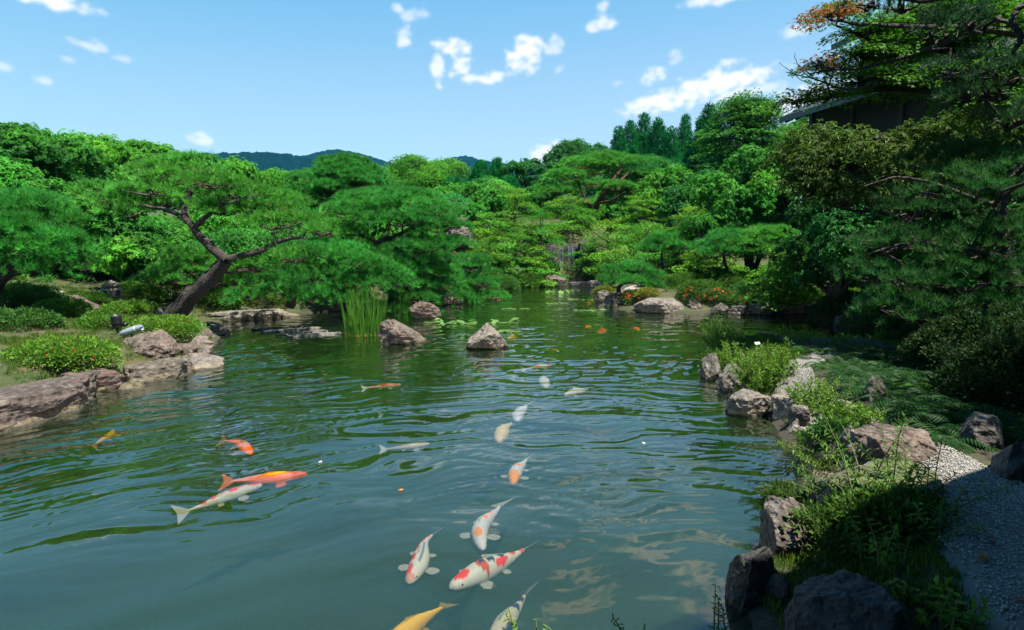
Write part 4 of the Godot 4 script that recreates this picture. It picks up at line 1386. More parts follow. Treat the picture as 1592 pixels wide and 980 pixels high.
func make_forest() -> void:
	var rows := [
		["tall glossy broadleaf tree at the left edge of the skyline", Vector3(-18.25, 6.32, -22.00), 5.4, LEAF_A, LEAF_C], ["dark broadleaf tree cut by the left frame edge behind the pine", Vector3(-17.14, 4.88, -18.00), 6.0, LEAF_C, LEAF_A],
		["large broadleaf tree with drooping leaf clusters, second from the left on the skyline", Vector3(-17.94, 6.54, -24.50), 5.6, LEAF_A, LEAF_B], ["broadleaf tree with a dark hollow below its crown, above the leaning pine", Vector3(-17.20, 6.56, -27.00), 5.2, LEAF_B, LEAF_A],
		["bright yellow-green broadleaf tree behind the top of the leaning pine", Vector3(-17.41, 6.63, -31.00), 5.4, LEAF_B, LEAF_A], ["bright broadleaf tree left of the tall centre pine on the skyline", Vector3(-16.12, 6.67, -34.00), 5.8, LEAF_B, LEAF_A],
		["shaded broadleaf tree low at the left, in front of the tall left trees", Vector3(-13.68, 3.76, -17.00), 4.4, LEAF_C, LEAF_A], ["low dark-green broadleaf tree left of the leaning pine", Vector3(-12.41, 3.00, -17.50), 4.0, LEAF_A, LEAF_C], ["rounded broadleaf tree with light leaf tips under the leaning pine's crown", Vector3(-10.75, 2.22, -16.50), 2.6, LEAF_B, LEAF_C],
		["mid-green broadleaf tree between the leaning pine and the tall centre pine", Vector3(-12.13, 5.68, -30.00), 4.6, LEAF_A, LEAF_B], ["domed light green tree on the skyline right of the tall centre pine", Vector3(-6.70, 7.67, -39.00), 6.0, LEAF_B, LEAF_A],
		["wide light green tree with a rounded top right of the domed tree", Vector3(-4.61, 7.78, -41.00), 4.6, LEAF_B, LEAF_A], ["dark spreading tree on the skyline left of the white cloud", Vector3(1.34, 7.92, -42.00), 5.0, LEAF_C, LEAF_D], ["dark round-crowned tree on the skyline under the small white cloud", Vector3(5.99, 11.37, -54.00), 7.4, LEAF_C, LEAF_D],
		["mid-green tree below the row of tall cedars", Vector3(8.52, 7.39, -37.00), 5.6, LEAF_D, LEAF_A], ["bushy blue-green tree at the right in front of the layered tall tree", Vector3(10.42, 6.05, -25.00), 5.2, LEAF_D, LEAF_A], ["blue-green broadleaf tree below the dark cedar", Vector3(9.91, 5.68, -30.00), 4.0, LEAF_D, LEAF_C],
	]
	for i in rows.size():
		var r: Array = rows[i]
		broad_tree(r[0], r[1], r[2], r[3], 400 + i, "broadleaf trees round the pond", {"second": r[4], "leaf": "fine_leaf" if i in [9, 10, 11, 14] else "broad"})
	maple_tree("tall layered tree with bright flat tufts beside the house's roof end", Vector3(13.51, 10.70, -34.00), 6.2, Color(0.030, 0.165, 0.022), Color(0.060, 0.23, 0.024), 440, {"name": "layered_tree", "size": 1.5, "layers": 84, "low": 0.06, "density": 2.2})
	broad_tree("green treetop showing between the house roof and the cloud", Vector3(22.37, 11.56, -44.00), 7.0, LEAF_A, 441, "", {})
	# trees of the wood that fill the gaps behind: nothing tells these apart
	var rng := RandomNumberGenerator.new()
	rng.seed = 55
	var fill := [Vector3(-27.03, 5.87, -30.00), Vector3(-26.79, 6.50, -33.00), Vector3(-23.12, 6.37, -34.00), Vector3(-18.12, 5.45, -30.00), Vector3(-21.63, 7.11, -42.00), Vector3(-15.35, 7.63, -44.00), Vector3(-10.94, 7.38, -42.00), Vector3(-7.15, 5.78, -33.00), Vector3(-1.43, 6.12, -36.00), Vector3(-2.70, 5.15, -32.00), Vector3(3.11, 7.63, -44.00), Vector3(6.80, 7.88, -46.00), Vector3(9.53, 6.37, -34.00), Vector3(-11.72, 4.30, -26.00), Vector3(-8.60, 3.54, -23.00), Vector3(-11.43, 3.24, -22.00), Vector3(-11.76, 2.69, -20.00), Vector3(-4.06, 4.55, -29.00), Vector3(-4.71, 3.34, -24.00), Vector3(-15.82, 3.19, -21.00), Vector3(-17.30, 3.13, -20.00), Vector3(-11.81, 5.53, -36.00), Vector3(8.67, 3.34, -24.00), Vector3(10.69, 3.67, -25.00), Vector3(11.76, 5.17, -24.00), Vector3(-7.96, 2.69, -20.00), Vector3(-8.85, 2.45, -19.00), Vector3(0.17, 5.31, -38.00), Vector3(4.06, 4.76, -41.00), Vector3(6.18, 4.70, -43.00), Vector3(7.83, 5.73, -43.00), Vector3(2.40, 4.61, -40.00)]
	for i in fill.size():
		broad_tree("green broadleaf tree filling the wood behind the garden's pines and maples", fill[i], rng.randf_range(4.0, 5.6), [LEAF_A, LEAF_C, LEAF_D][i % 3], 450 + i, "broadleaf trees of the wood", {"second": LEAF_B if i % 4 == 0 else LEAF_A, "lobes": 10, "low": 0.05, "leaf": ["broad", "fine_leaf", "maple"][i % 3]})
	var cedars := [["slim cedar at the left end of the tall cedar row", Vector3(10.23, 13.08, -56.00), 3.0], ["second tall cedar from the left in the cedar row", Vector3(11.46, 13.76, -57.00), 3.4], ["tallest cedar in the middle of the cedar row", Vector3(13.04, 14.58, -58.00), 4.2], ["cedar right of the tallest in the cedar row", Vector3(14.19, 14.00, -57.00), 3.6], ["shorter cedar at the right of the cedar row", Vector3(14.92, 13.00, -55.00), 3.6], ["pointed cedar standing apart at the right end of the cedar row", Vector3(16.51, 13.91, -56.00), 3.2],
		["tall very dark cedar beside the layered tall tree", Vector3(14.08, 11.93, -42.00), 4.0], ["small cone-shaped cedar right of the light green domes", Vector3(-3.38, 6.15, -34.00), 2.4], ["dark cedar with two points left of the maples", Vector3(-2.12, 7.73, -40.00), 2.4], ["slim cedar tip on the skyline next to the two-pointed cedar", Vector3(-1.11, 8.53, -44.00), 1.8], ["low cedar behind the maples left of the waterfall", Vector3(-0.25, 6.55, -38.00), 2.6], ["small cedar between the domed trees and the dark cedar", Vector3(-2.49, 5.53, -34.00), 2.0]]
	for i in cedars.size():
		var k: Array = cedars[i]
		cedar_tree(k[0], k[1], k[2], shade(CEDAR, 0.7 if i == 6 else 1.0), 480 + i, "cedars on the skyline")


func make_garden_pines() -> void:
	var bark := Color(0.105, 0.085, 0.075)
	var pads := []
	for p in [[Vector3(-9.43, 3.03, -13.80), 0.75], [Vector3(-8.45, 3.24, -13.50), 0.8], [Vector3(-7.14, 3.43, -12.80), 0.9], [Vector3(-8.63, 3.74, -14.30), 0.75], [Vector3(-6.32, 3.30, -12.30), 0.8], [Vector3(-5.98, 3.10, -12.70), 0.75], [Vector3(-7.12, 3.76, -13.00), 0.7], [Vector3(-8.90, 2.71, -13.50), 0.6], [Vector3(-8.62, 3.04, -14.50), 0.7], [Vector3(-6.48, 2.77, -12.90), 0.7],
		[Vector3(-5.81, 2.77, -13.00), 0.7], [Vector3(-5.19, 2.44, -12.50), 0.7], [Vector3(-4.53, 2.50, -12.60), 0.75], [Vector3(-5.08, 2.81, -13.10), 0.65], [Vector3(-4.04, 2.30, -12.40), 0.5], [Vector3(-5.65, 1.51, -12.80), 0.8], [Vector3(-4.72, 1.73, -12.30), 0.6], [Vector3(-6.29, 1.16, -13.20), 0.6], [Vector3(-9.99, 3.30, -14.20), 0.55]]:
		pads.append([p[0], p[1] * 0.8, p[1] * 0.22])
	pine_tree("large old pine leaning over the left bank with a forked black trunk", Vector3(-7.54, 0.37, -12.50), [
		[[Vector3(-7.69, 0.27, -12.50), Vector3(-7.34, 0.67, -12.50), Vector3(-6.89, 1.07, -12.45), Vector3(-6.45, 1.42, -12.40), Vector3(-6.18, 1.73, -12.30)], 0.22, 0.13],
		[[Vector3(-6.13, 1.70, -12.30), Vector3(-6.44, 1.97, -12.30), Vector3(-6.80, 2.30, -12.40), Vector3(-7.06, 2.58, -12.50), Vector3(-7.68, 2.80, -12.90), Vector3(-8.59, 2.94, -13.40)], 0.11, 0.03],
		[[Vector3(-6.12, 1.73, -12.30), Vector3(-5.69, 1.84, -12.30), Vector3(-5.33, 1.95, -12.35), Vector3(-5.09, 2.11, -12.40), Vector3(-4.57, 2.21, -12.50)], 0.085, 0.03],
		[[Vector3(-7.04, 2.53, -12.50), Vector3(-7.16, 2.82, -12.60), Vector3(-7.05, 3.17, -12.70), Vector3(-7.17, 3.39, -12.80)], 0.07, 0.03],
		[[Vector3(-6.88, 2.40, -12.40), Vector3(-6.51, 2.69, -12.40), Vector3(-6.27, 2.91, -12.50), Vector3(-5.94, 3.00, -12.60)], 0.06, 0.025],
		[[Vector3(-5.16, 2.06, -12.40), Vector3(-5.00, 1.89, -12.50), Vector3(-4.66, 1.83, -12.40)], 0.045, 0.02]], pads, PINE_B, bark, 501, {"sides": 12, "density": 0.95, "twigs": 14})
	pads = []
	for p in [[Vector3(-5.44, 1.52, -14.80), 0.7], [Vector3(-4.72, 1.74, -15.20), 0.8], [Vector3(-3.99, 1.51, -15.00), 0.75], [Vector3(-4.89, 1.13, -14.60), 0.8], [Vector3(-4.21, 0.95, -14.80), 0.8], [Vector3(-3.59, 1.15, -15.40), 0.7], [Vector3(-5.82, 0.82, -14.40), 0.6], [Vector3(-5.05, 0.73, -14.30), 0.65], [Vector3(-4.50, 0.63, -14.60), 0.55], [Vector3(-6.39, 1.03, -15.00), 0.6], [Vector3(-3.25, 0.90, -15.40), 0.5], [Vector3(-6.74, 0.68, -14.80), 0.5]]:
		pads.append([p[0], p[1], p[1] * 0.34])
	pine_tree("low wide pine with bare crooked boughs spreading over the stone slab", Vector3(-5.87, 0.45, -15.00), [[[Vector3(-5.91, 0.39, -15.00), Vector3(-5.64, 0.84, -14.90), Vector3(-5.26, 1.12, -14.80), Vector3(-4.68, 1.24, -15.00), Vector3(-4.03, 1.30, -15.10)], 0.12, 0.04], [[Vector3(-5.64, 0.84, -14.90), Vector3(-6.00, 1.11, -14.90), Vector3(-6.17, 0.95, -14.80)], 0.06, 0.03], [[Vector3(-5.26, 1.12, -14.80), Vector3(-4.93, 0.92, -14.70), Vector3(-4.44, 0.81, -14.70)], 0.06, 0.03]], pads, PINE_A, shade(bark, 1.3), 502)
	pads = []
	for p in [[Vector3(-3.88, 3.18, -17.80), 1.15], [Vector3(-4.81, 2.88, -17.40), 1.0], [Vector3(-2.80, 2.98, -17.80), 1.0], [Vector3(-5.16, 2.31, -17.20), 0.8], [Vector3(-2.21, 2.51, -17.60), 0.85], [Vector3(-3.30, 2.68, -17.00), 0.9], [Vector3(-5.56, 1.84, -17.40), 0.8], [Vector3(-4.35, 1.63, -16.80), 0.8], [Vector3(-2.82, 1.88, -17.20), 0.9], [Vector3(-2.00, 1.96, -17.60), 0.7], [Vector3(-3.56, 1.47, -17.00), 0.8], [Vector3(-4.62, 3.41, -18.40), 0.8], [Vector3(-3.27, 3.45, -18.40), 0.8]]:
		pads.append([p[0], p[1], p[1] * 0.33])
	pine_tree("broad umbrella-shaped pine with a dark forked trunk in the middle of the left shore", Vector3(-4.28, 0.94, -17.50), [[[Vector3(-4.30, 0.86, -17.50), Vector3(-4.30, 1.35, -17.50), Vector3(-4.21, 1.76, -17.50), Vector3(-3.98, 2.11, -17.40), Vector3(-3.57, 2.27, -17.50), Vector3(-3.07, 2.54, -17.60)], 0.14, 0.05], [[Vector3(-4.02, 2.08, -17.40), Vector3(-4.27, 2.19, -17.30), Vector3(-4.65, 2.38, -17.30), Vector3(-4.86, 2.62, -17.40)], 0.07, 0.03], [[Vector3(-3.85, 2.15, -17.50), Vector3(-3.76, 2.63, -17.70), Vector3(-3.89, 2.94, -17.80)], 0.06, 0.03]], pads, PINE_A, shade(bark, 0.8), 503)
	pads = []
	for p in [[Vector3(-9.89, 2.69, -11.40), 0.8], [Vector3(-9.19, 2.41, -11.20), 0.7], [Vector3(-10.15, 2.49, -11.00), 0.8], [Vector3(-8.72, 2.01, -11.00), 0.55], [Vector3(-9.49, 2.21, -10.80), 0.7], [Vector3(-9.04, 1.84, -10.80), 0.65], [Vector3(-8.74, 1.66, -11.20), 0.5], [Vector3(-9.30, 1.66, -10.60), 0.55], [Vector3(-10.15, 1.94, -10.80), 0.7], [Vector3(-10.10, 2.85, -12.00), 0.6]]:
		pads.append([p[0], p[1], p[1] * 0.38])
	pine_tree("dense pine at the left frame edge with its trunk half hidden", Vector3(-10.42, 0.87, -11.20), [[[Vector3(-10.43, 0.79, -11.20), Vector3(-10.17, 1.28, -11.20), Vector3(-9.81, 1.51, -11.10), Vector3(-9.57, 1.81, -11.10), Vector3(-9.75, 2.44, -11.30)], 0.15, 0.05], [[Vector3(-9.89, 1.44, -11.10), Vector3(-9.26, 1.57, -11.00), Vector3(-8.82, 1.61, -11.10)], 0.06, 0.03]], pads, PINE_A, bark, 504)
	var rows := [["tall red-barked pine in the middle of the left skyline", Vector3(-8.02, 6.07, -28.00), 6.2, Color(0.17, 0.095, 0.06), {"pads": 17, "low": 0.45, "flat": 0.34}], ["mid-height pine left of the tall skyline pine", Vector3(-9.88, 4.13, -24.00), 4.2, Color(0.16, 0.10, 0.07), {"pads": 13, "low": 0.4}],
		["wide low pine in front of the hillside boulder", Vector3(-2.73, 1.78, -19.00), 3.0, Color(0.14, 0.10, 0.08), {"pads": 10, "low": 0.4, "flat": 0.3}], ["low pine on the shore right of the umbrella pine", Vector3(-1.48, 1.59, -21.50), 2.6, Color(0.14, 0.10, 0.08), {"pads": 9, "low": 0.35, "flat": 0.3}], ["rounded low pine left of the umbrella pine's trunk", Vector3(-3.03, 1.31, -17.20), 2.2, Color(0.13, 0.1, 0.08), {"pads": 9, "low": 0.35, "flat": 0.32}],
		["slender dark-trunked pine on the peninsula behind the small leaning pine", Vector3(6.21, 2.38, -23.50), 2.6, Color(0.05, 0.04, 0.035), {"pads": 9, "low": 0.6, "flat": 0.3, "lean": 0.1}], ["flat-topped bright pine right of the peninsula", Vector3(8.82, 2.51, -19.50), 3.2, Color(0.1, 0.08, 0.06), {"pads": 11, "low": 0.55, "flat": 0.22}], ["flat dark pine under the blue-green trees at the right", Vector3(7.48, 2.43, -20.00), 2.6, Color(0.1, 0.08, 0.06), {"pads": 10, "low": 0.55, "flat": 0.25}],
		["small pine behind the lantern on the left mound", Vector3(-8.65, 1.84, -15.50), 2.6, Color(0.13, 0.1, 0.08), {"pads": 9, "low": 0.4, "flat": 0.32}], ["low spreading pine between the lantern and the left edge", Vector3(-13.07, 1.89, -17.00), 2.8, Color(0.13, 0.1, 0.08), {"pads": 9, "low": 0.35, "flat": 0.3}]]
	for i in rows.size():
		var r: Array = rows[i]
		auto_pine(r[0], r[1], r[2], [PINE_A, PINE_B, PINE_A, PINE_A, PINE_A, PINE_A, PINE_B, PINE_A, PINE_B, PINE_A][i], r[3], 510 + i, r[4])
	pads = []
	for p in [[Vector3(3.35, 6.08, -36.00), 1.3], [Vector3(4.39, 6.84, -36.50), 1.4], [Vector3(5.95, 7.23, -37.00), 1.5], [Vector3(7.21, 6.92, -36.50), 1.4], [Vector3(8.20, 6.24, -36.00), 1.3], [Vector3(4.80, 5.56, -35.50), 1.0], [Vector3(6.29, 5.36, -35.00), 1.1], [Vector3(7.64, 5.25, -35.50), 1.2], [Vector3(2.76, 5.10, -35.50), 1.1], [Vector3(5.42, 6.63, -38.00), 1.4]]:
		pads.append([p[0], p[1], p[1] * 0.3])
	var red := Color(0.24, 0.10, 0.055)
	pine_tree("red-trunked pine with bare twisting limbs above the waterfall", Vector3(4.94, 1.17, -36.00), [[[Vector3(4.95, 1.00, -36.00), Vector3(5.08, 2.77, -36.00), Vector3(5.29, 4.43, -36.00), Vector3(5.84, 5.26, -35.60), Vector3(6.28, 6.02, -35.50), Vector3(6.84, 6.62, -36.00)], 0.24, 0.08], [[Vector3(5.18, 3.96, -36.00), Vector3(4.59, 4.64, -35.60), Vector3(4.18, 5.42, -35.60), Vector3(3.98, 6.24, -36.00)], 0.13, 0.05], [[Vector3(5.84, 5.26, -35.60), Vector3(6.43, 5.67, -35.00), Vector3(7.27, 6.47, -35.40)], 0.13, 0.05], [[Vector3(5.34, 4.50, -35.80), Vector3(5.99, 4.60, -35.00), Vector3(6.64, 5.04, -34.80)], 0.09, 0.04]], pads, PINE_B, red, 531)
	pads = []
	for p in [[Vector3(3.38, 1.10, -18.80), 0.45], [Vector3(4.05, 1.18, -19.00), 0.5], [Vector3(4.60, 0.97, -19.00), 0.4], [Vector3(3.20, 0.82, -18.60), 0.4], [Vector3(3.75, 0.83, -18.50), 0.4], [Vector3(4.41, 0.69, -18.70), 0.35]]:
		pads.append([p[0], p[1], p[1] * 0.4])
	pine_tree("small clipped pine with a dark leaning trunk at the tip of the far peninsula", Vector3(3.62, 0.05, -18.70), [[[Vector3(3.64, -0.02, -18.70), Vector3(3.57, 0.35, -18.70), Vector3(3.52, 0.60, -18.70), Vector3(3.81, 0.85, -18.80), Vector3(3.97, 1.01, -18.90)], 0.10, 0.04]], pads, PINE_A, Color(0.04, 0.035, 0.03), 530, {"size": 0.8})


func make_maples() -> void:
	var rows := [["yellow-green maple at the left of the maple grove", Vector3(0.21, 5.12, -31.00), 3.2], ["layered maple above the rocks left of the waterfall", Vector3(1.46, 3.95, -28.50), 2.8], ["maple under the red-trunked pine", Vector3(3.25, 4.90, -34.00), 3.4], ["maple leaning over the waterfall from behind", Vector3(4.00, 4.10, -33.00), 2.6], ["tall layered maple right of the waterfall", Vector3(4.74, 3.42, -28.50), 3.2], ["golden-green maple at the middle of the grove's upper edge", Vector3(7.24, 4.94, -32.00), 3.2],
		["yellow-leaved maple at the right of the grove's upper edge", Vector3(9.36, 5.46, -33.00), 3.2], ["maple with light flat sprays above the peninsula", Vector3(6.45, 3.26, -27.00), 3.0], ["olive-green maple in front of the blue-green trees", Vector3(8.78, 4.10, -28.00), 2.8], ["maple on the slope beside the hillside boulder", Vector3(-1.06, 3.79, -28.00), 3.0], ["small golden maple overhanging the hillside boulder", Vector3(-1.84, 3.26, -27.00), 2.0], ["maple below the dark spreading skyline tree", Vector3(2.15, 5.92, -36.00), 3.4],
		["small rounded maple left of the waterfall's foot", Vector3(1.23, 2.00, -28.00), 1.9], ["maple drooping over the right side of the waterfall", Vector3(4.79, 1.67, -29.20), 1.5], ["olive young maple beside the pale stone of the peninsula", Vector3(6.72, 1.93, -20.50), 1.5], ["yellowish maple with reddish tips behind the peninsula", Vector3(8.30, 2.22, -22.50), 2.0], ["maple with dark layers behind the peninsula pine", Vector3(4.75, 1.95, -25.50), 2.2], ["low maple at the left of the maple grove above azaleas", Vector3(-0.33, 2.24, -27.00), 2.0]]
	for i in rows.size():
		var r: Array = rows[i]
		var a: Color = [MAPLE_A, MAPLE_C, MAPLE_C, MAPLE_A, MAPLE_A, MAPLE_B, MAPLE_B, MAPLE_A, MAPLE_B, MAPLE_A, MAPLE_B, MAPLE_C, MAPLE_A, MAPLE_A, MAPLE_B, MAPLE_B, MAPLE_C, MAPLE_A][i]
		maple_tree(r[0], r[1], r[2], a, MAPLE_B if i % 2 == 0 else MAPLE_A, 540 + i, {"group": "maples round the waterfall", "low": 0.12})
	var slope := [Vector3(-0.80, 2.86, -27.50), Vector3(0.13, 3.09, -28.00), Vector3(0.71, 2.96, -29.00), Vector3(2.72, 3.23, -32.00), Vector3(1.76, 3.17, -31.50), Vector3(4.33, 2.59, -30.00), Vector3(4.85, 2.25, -29.00), Vector3(5.71, 2.60, -27.00), Vector3(6.82, 2.24, -26.00), Vector3(7.94, 3.09, -28.00), Vector3(7.39, 2.43, -25.00), Vector3(-1.49, 2.44, -26.00), Vector3(3.84, 3.08, -33.00), Vector3(6.00, 3.16, -30.00), Vector3(0.74, 1.63, -27.50), Vector3(1.26, 1.47, -29.50), Vector3(5.01, 1.36, -28.50), Vector3(5.87, 1.73, -25.00)]
	var where := ["maple just right of the hillside boulder's foot", "maple in the slope's middle row below the grove's left maple", "maple right of the middle row's first, left of the waterfall", "maple behind the cliff on the waterfall's left", "maple above the dark cliff rock left of the waterfall", "maple above the cliff rock right of the waterfall", "maple below the tall layered one right of the waterfall", "maple behind the slender peninsula pine, on its left", "maple behind the slender peninsula pine, on its right",
		"maple under the yellow-leaved one at the grove's right", "low golden maple in front of the olive-green one", "maple standing in front of the hillside boulder's left edge", "maple directly behind the top of the waterfall", "maple behind the one with light flat sprays", "low maple above the small reddish stone left of the waterfall", "low maple at the left foot of the waterfall cliff", "low maple at the right foot of the waterfall cliff", "low maple just left of the slender peninsula pine's crown"]
	for i in slope.size():
		maple_tree(where[i], slope[i], 2.2 + 0.25 * (i % 4), [MAPLE_A, MAPLE_C, MAPLE_A, MAPLE_B][i % 4], [MAPLE_B, MAPLE_A][i % 2], 575 + i, {"group": "maples filling the slope", "low": 0.1})
	maple_tree("thin-stemmed yellow-green maple at the shore right of the peninsula", Vector3(8.23, 1.97, -16.50), 2.4, MAPLE_A, MAPLE_B, 570, {"low": 0.35, "lean": -0.55, "bark": Color(0.04, 0.03, 0.025), "layers": 22})
	maple_tree("low maple bush with orange tips at the right end of the shore", Vector3(10.64, 1.22, -19.00), 1.6, MAPLE_A, Color(0.2, 0.15, 0.02), 571, {"low": 0.3})


func make_right_trees() -> void:
	var bark := Color(0.05, 0.04, 0.033)
	var pads := []
	for p in [[Vector3(4.95, 5.56, -9.20), 0.42], [Vector3(5.36, 5.25, -9.00), 0.5], [Vector3(6.00, 5.45, -9.00), 0.55], [Vector3(5.32, 4.88, -9.00), 0.5], [Vector3(6.03, 4.98, -9.20), 0.6], [Vector3(6.37, 5.01, -8.80), 0.6], [Vector3(4.91, 4.78, -9.30), 0.35], [Vector3(5.30, 4.56, -9.00), 0.5], [Vector3(5.95, 4.45, -8.80), 0.6], [Vector3(4.54, 4.34, -9.40), 0.32], [Vector3(4.94, 4.35, -9.20), 0.42], [Vector3(6.37, 4.45, -8.60), 0.6], [Vector3(6.95, 4.68, -8.60), 0.6], [Vector3(6.77, 4.18, -8.60), 0.6], [Vector3(7.03, 5.21, -8.60), 0.6], [Vector3(6.61, 5.48, -8.80), 0.6], [Vector3(7.22, 4.42, -8.40), 0.6], [Vector3(7.18, 3.98, -8.40), 0.6]]:
		pads.append([p[0], p[1], p[1] * 0.22])
	var foot := Vector3(9.6, ground_y(9.6, -8.6), -8.6)
	pine_tree("large maple reaching in from the upper right with layered sprays against the sky", foot, [[[foot - UP * 0.2, Vector3(9.3, 2.6, -8.7), Vector3(8.8, 4.2, -8.8), Vector3(8.0, 5.2, -8.8), Vector3(7.0, 5.8, -8.9)], 0.2, 0.06], [[Vector3(8.8, 4.2, -8.8), Vector3(7.14, 4.05, -8.80), Vector3(6.22, 4.37, -8.90), Vector3(5.37, 4.40, -9.10), Vector3(4.60, 4.28, -9.30)], 0.10, 0.015], [[Vector3(8.8, 4.2, -8.8), Vector3(7.37, 4.59, -8.70), Vector3(6.55, 4.92, -8.90), Vector3(5.71, 5.08, -9.10), Vector3(4.96, 5.39, -9.20)], 0.08, 0.015]],
		pads, Color(0.060, 0.20, 0.014), bark, 601, {"name": "maple_tree", "leaf": "maple", "density": 0.95, "twigs": 5, "size": 0.62, "mat": "maple"})
	# red-tipped sprays and bare twigs of the same kind of tree
	pads = []
	for p in [[Vector3(4.50, 5.31, -8.60), 0.26], [Vector3(4.47, 4.68, -8.70), 0.2], [Vector3(4.73, 5.44, -8.60), 0.2]]:
		pads.append([p[0], p[1], p[1] * 0.25])
	pine_tree("maple branch with orange-red leaf tips at the upper right", Vector3(7.43, 4.87, -8.20), [[[Vector3(7.43, 4.87, -8.20), Vector3(6.44, 5.03, -8.30), Vector3(5.43, 5.10, -8.40), Vector3(4.86, 5.17, -8.50), Vector3(4.54, 5.26, -8.60)], 0.05, 0.01], [[Vector3(6.44, 5.03, -8.30), Vector3(5.71, 4.76, -8.50), Vector3(4.96, 4.58, -8.60), Vector3(4.55, 4.64, -8.70)], 0.04, 0.01], [[Vector3(5.71, 4.76, -8.50), Vector3(5.08, 4.31, -8.60), Vector3(4.39, 4.48, -8.70), Vector3(4.01, 4.57, -8.70)], 0.02, 0.005], [[Vector3(4.39, 4.48, -8.70), Vector3(4.17, 4.68, -8.70), Vector3(4.12, 4.84, -8.70)], 0.008, 0.003], [[Vector3(4.61, 4.43, -8.70), Vector3(4.34, 4.41, -8.70), Vector3(3.90, 4.71, -8.70)], 0.007, 0.003]], pads, Color(0.26, 0.105, 0.018), bark, 602, {"name": "maple_branch", "leaf": "maple", "density": 0.6, "twigs": 4, "size": 0.5, "mat": "maple"})
	pads = []
	for p in [[Vector3(5.73, 3.94, -11.20), 0.5], [Vector3(6.40, 3.84, -11.00), 0.5], [Vector3(7.08, 3.71, -10.80), 0.55], [Vector3(7.61, 3.84, -10.60), 0.6], [Vector3(8.24, 4.10, -10.40), 0.6], [Vector3(8.78, 3.84, -10.20), 0.6], [Vector3(5.86, 3.53, -10.80), 0.6], [Vector3(6.48, 3.43, -10.60), 0.65], [Vector3(7.06, 3.25, -10.40), 0.65], [Vector3(5.44, 3.11, -10.80), 0.5], [Vector3(6.06, 2.86, -10.60), 0.6], [Vector3(7.71, 3.18, -10.40), 0.65], [Vector3(6.76, 2.73, -10.40), 0.6], [Vector3(5.46, 3.63, -11.20), 0.45], [Vector3(8.17, 3.65, -10.40), 0.6]]:
		pads.append([p[0], p[1], p[1] * 0.6])
	foot = Vector3(8.0, ground_y(8.0, -10.8), -10.8)
	pine_tree("evergreen with long narrow bronze-tipped leaves below the house eave", foot, [[[foot - UP * 0.2, Vector3(7.7, 1.8, -10.8), Vector3(7.2, 3.0, -10.7), Vector3(6.8, 4.0, -10.7)], 0.16, 0.05]], pads, Color(0.045, 0.098, 0.012), bark, 603, {"name": "evergreen_tree", "leaf": "long", "density": 1.3, "size": 0.8, "mat": "leaf"})
	pads = []
	for p in [[Vector3(5.84, 2.53, -8.40), 0.55], [Vector3(6.23, 2.79, -8.20), 0.6], [Vector3(6.68, 2.55, -8.00), 0.6], [Vector3(5.49, 2.03, -8.40), 0.5], [Vector3(5.84, 2.04, -8.00), 0.55], [Vector3(6.35, 2.00, -7.80), 0.6], [Vector3(6.89, 2.23, -7.80), 0.6], [Vector3(5.25, 1.59, -8.20), 0.42], [Vector3(5.62, 1.54, -7.90), 0.5], [Vector3(6.07, 1.52, -7.70), 0.55], [Vector3(6.62, 1.56, -7.60), 0.6], [Vector3(5.37, 1.14, -7.80), 0.42], [Vector3(5.74, 1.07, -7.60), 0.45], [Vector3(6.96, 3.27, -8.60), 0.6], [Vector3(7.22, 3.04, -8.20), 0.6], [Vector3(6.45, 3.26, -8.80), 0.5], [Vector3(6.36, 1.13, -7.60), 0.5], [Vector3(6.73, 1.24, -7.40), 0.5], [Vector3(5.5, 3.9, -4.2), 0.8], [Vector3(6.0, 4.5, -5.0), 0.9], [Vector3(5.4, 3.4, -5.0), 0.7]]:  # last three pads unseen, added to shade the bank beyond the path
		pads.append([p[0], p[1], p[1] * 0.5])
	foot = Vector3(6.9, ground_y(6.9, -7.4), -7.4)
	pine_tree("large dark pine filling the right side with needle tufts over the path", foot, [[[foot - UP * 0.2, Vector3(6.7, 1.6, -7.6), Vector3(6.6, 2.5, -7.8), Vector3(7.0, 3.2, -8.0)], 0.14, 0.03], [[Vector3(6.6, 1.9, -7.6), Vector3(5.6, 2.1, -7.9), Vector3(5.0, 1.9, -8.1)], 0.035, 0.012], [[Vector3(6.5, 2.6, -7.8), Vector3(5.6, 3.0, -8.2), Vector3(5.1, 2.9, -8.4)], 0.03, 0.01]], pads, Color(0.024, 0.105, 0.022), shade(bark, 1.8), 604, {"leaf": "near_pine", "density": 1.0, "twigs": 10, "size": 0.9})
	pads = []
	for p in [[Vector3(3.42, 3.38, -4.60), 0.13], [Vector3(3.55, 3.22, -4.60), 0.12], [Vector3(3.67, 3.20, -4.50), 0.13], [Vector3(3.38, 3.74, -4.80), 0.15], [Vector3(3.17, 3.98, -4.90), 0.15], [Vector3(2.95, 4.05, -5.00), 0.14], [Vector3(3.57, 3.41, -4.50), 0.13], [Vector3(3.79, 2.98, -4.50), 0.18], [Vector3(3.73, 3.31, -4.40), 0.14], [Vector3(3.59, 3.78, -4.70), 0.15]]:
		pads.append([p[0], p[1], p[1] * 0.5])
	var high := Vector3(6.6, ground_y(6.6, -3.6), -3.6)
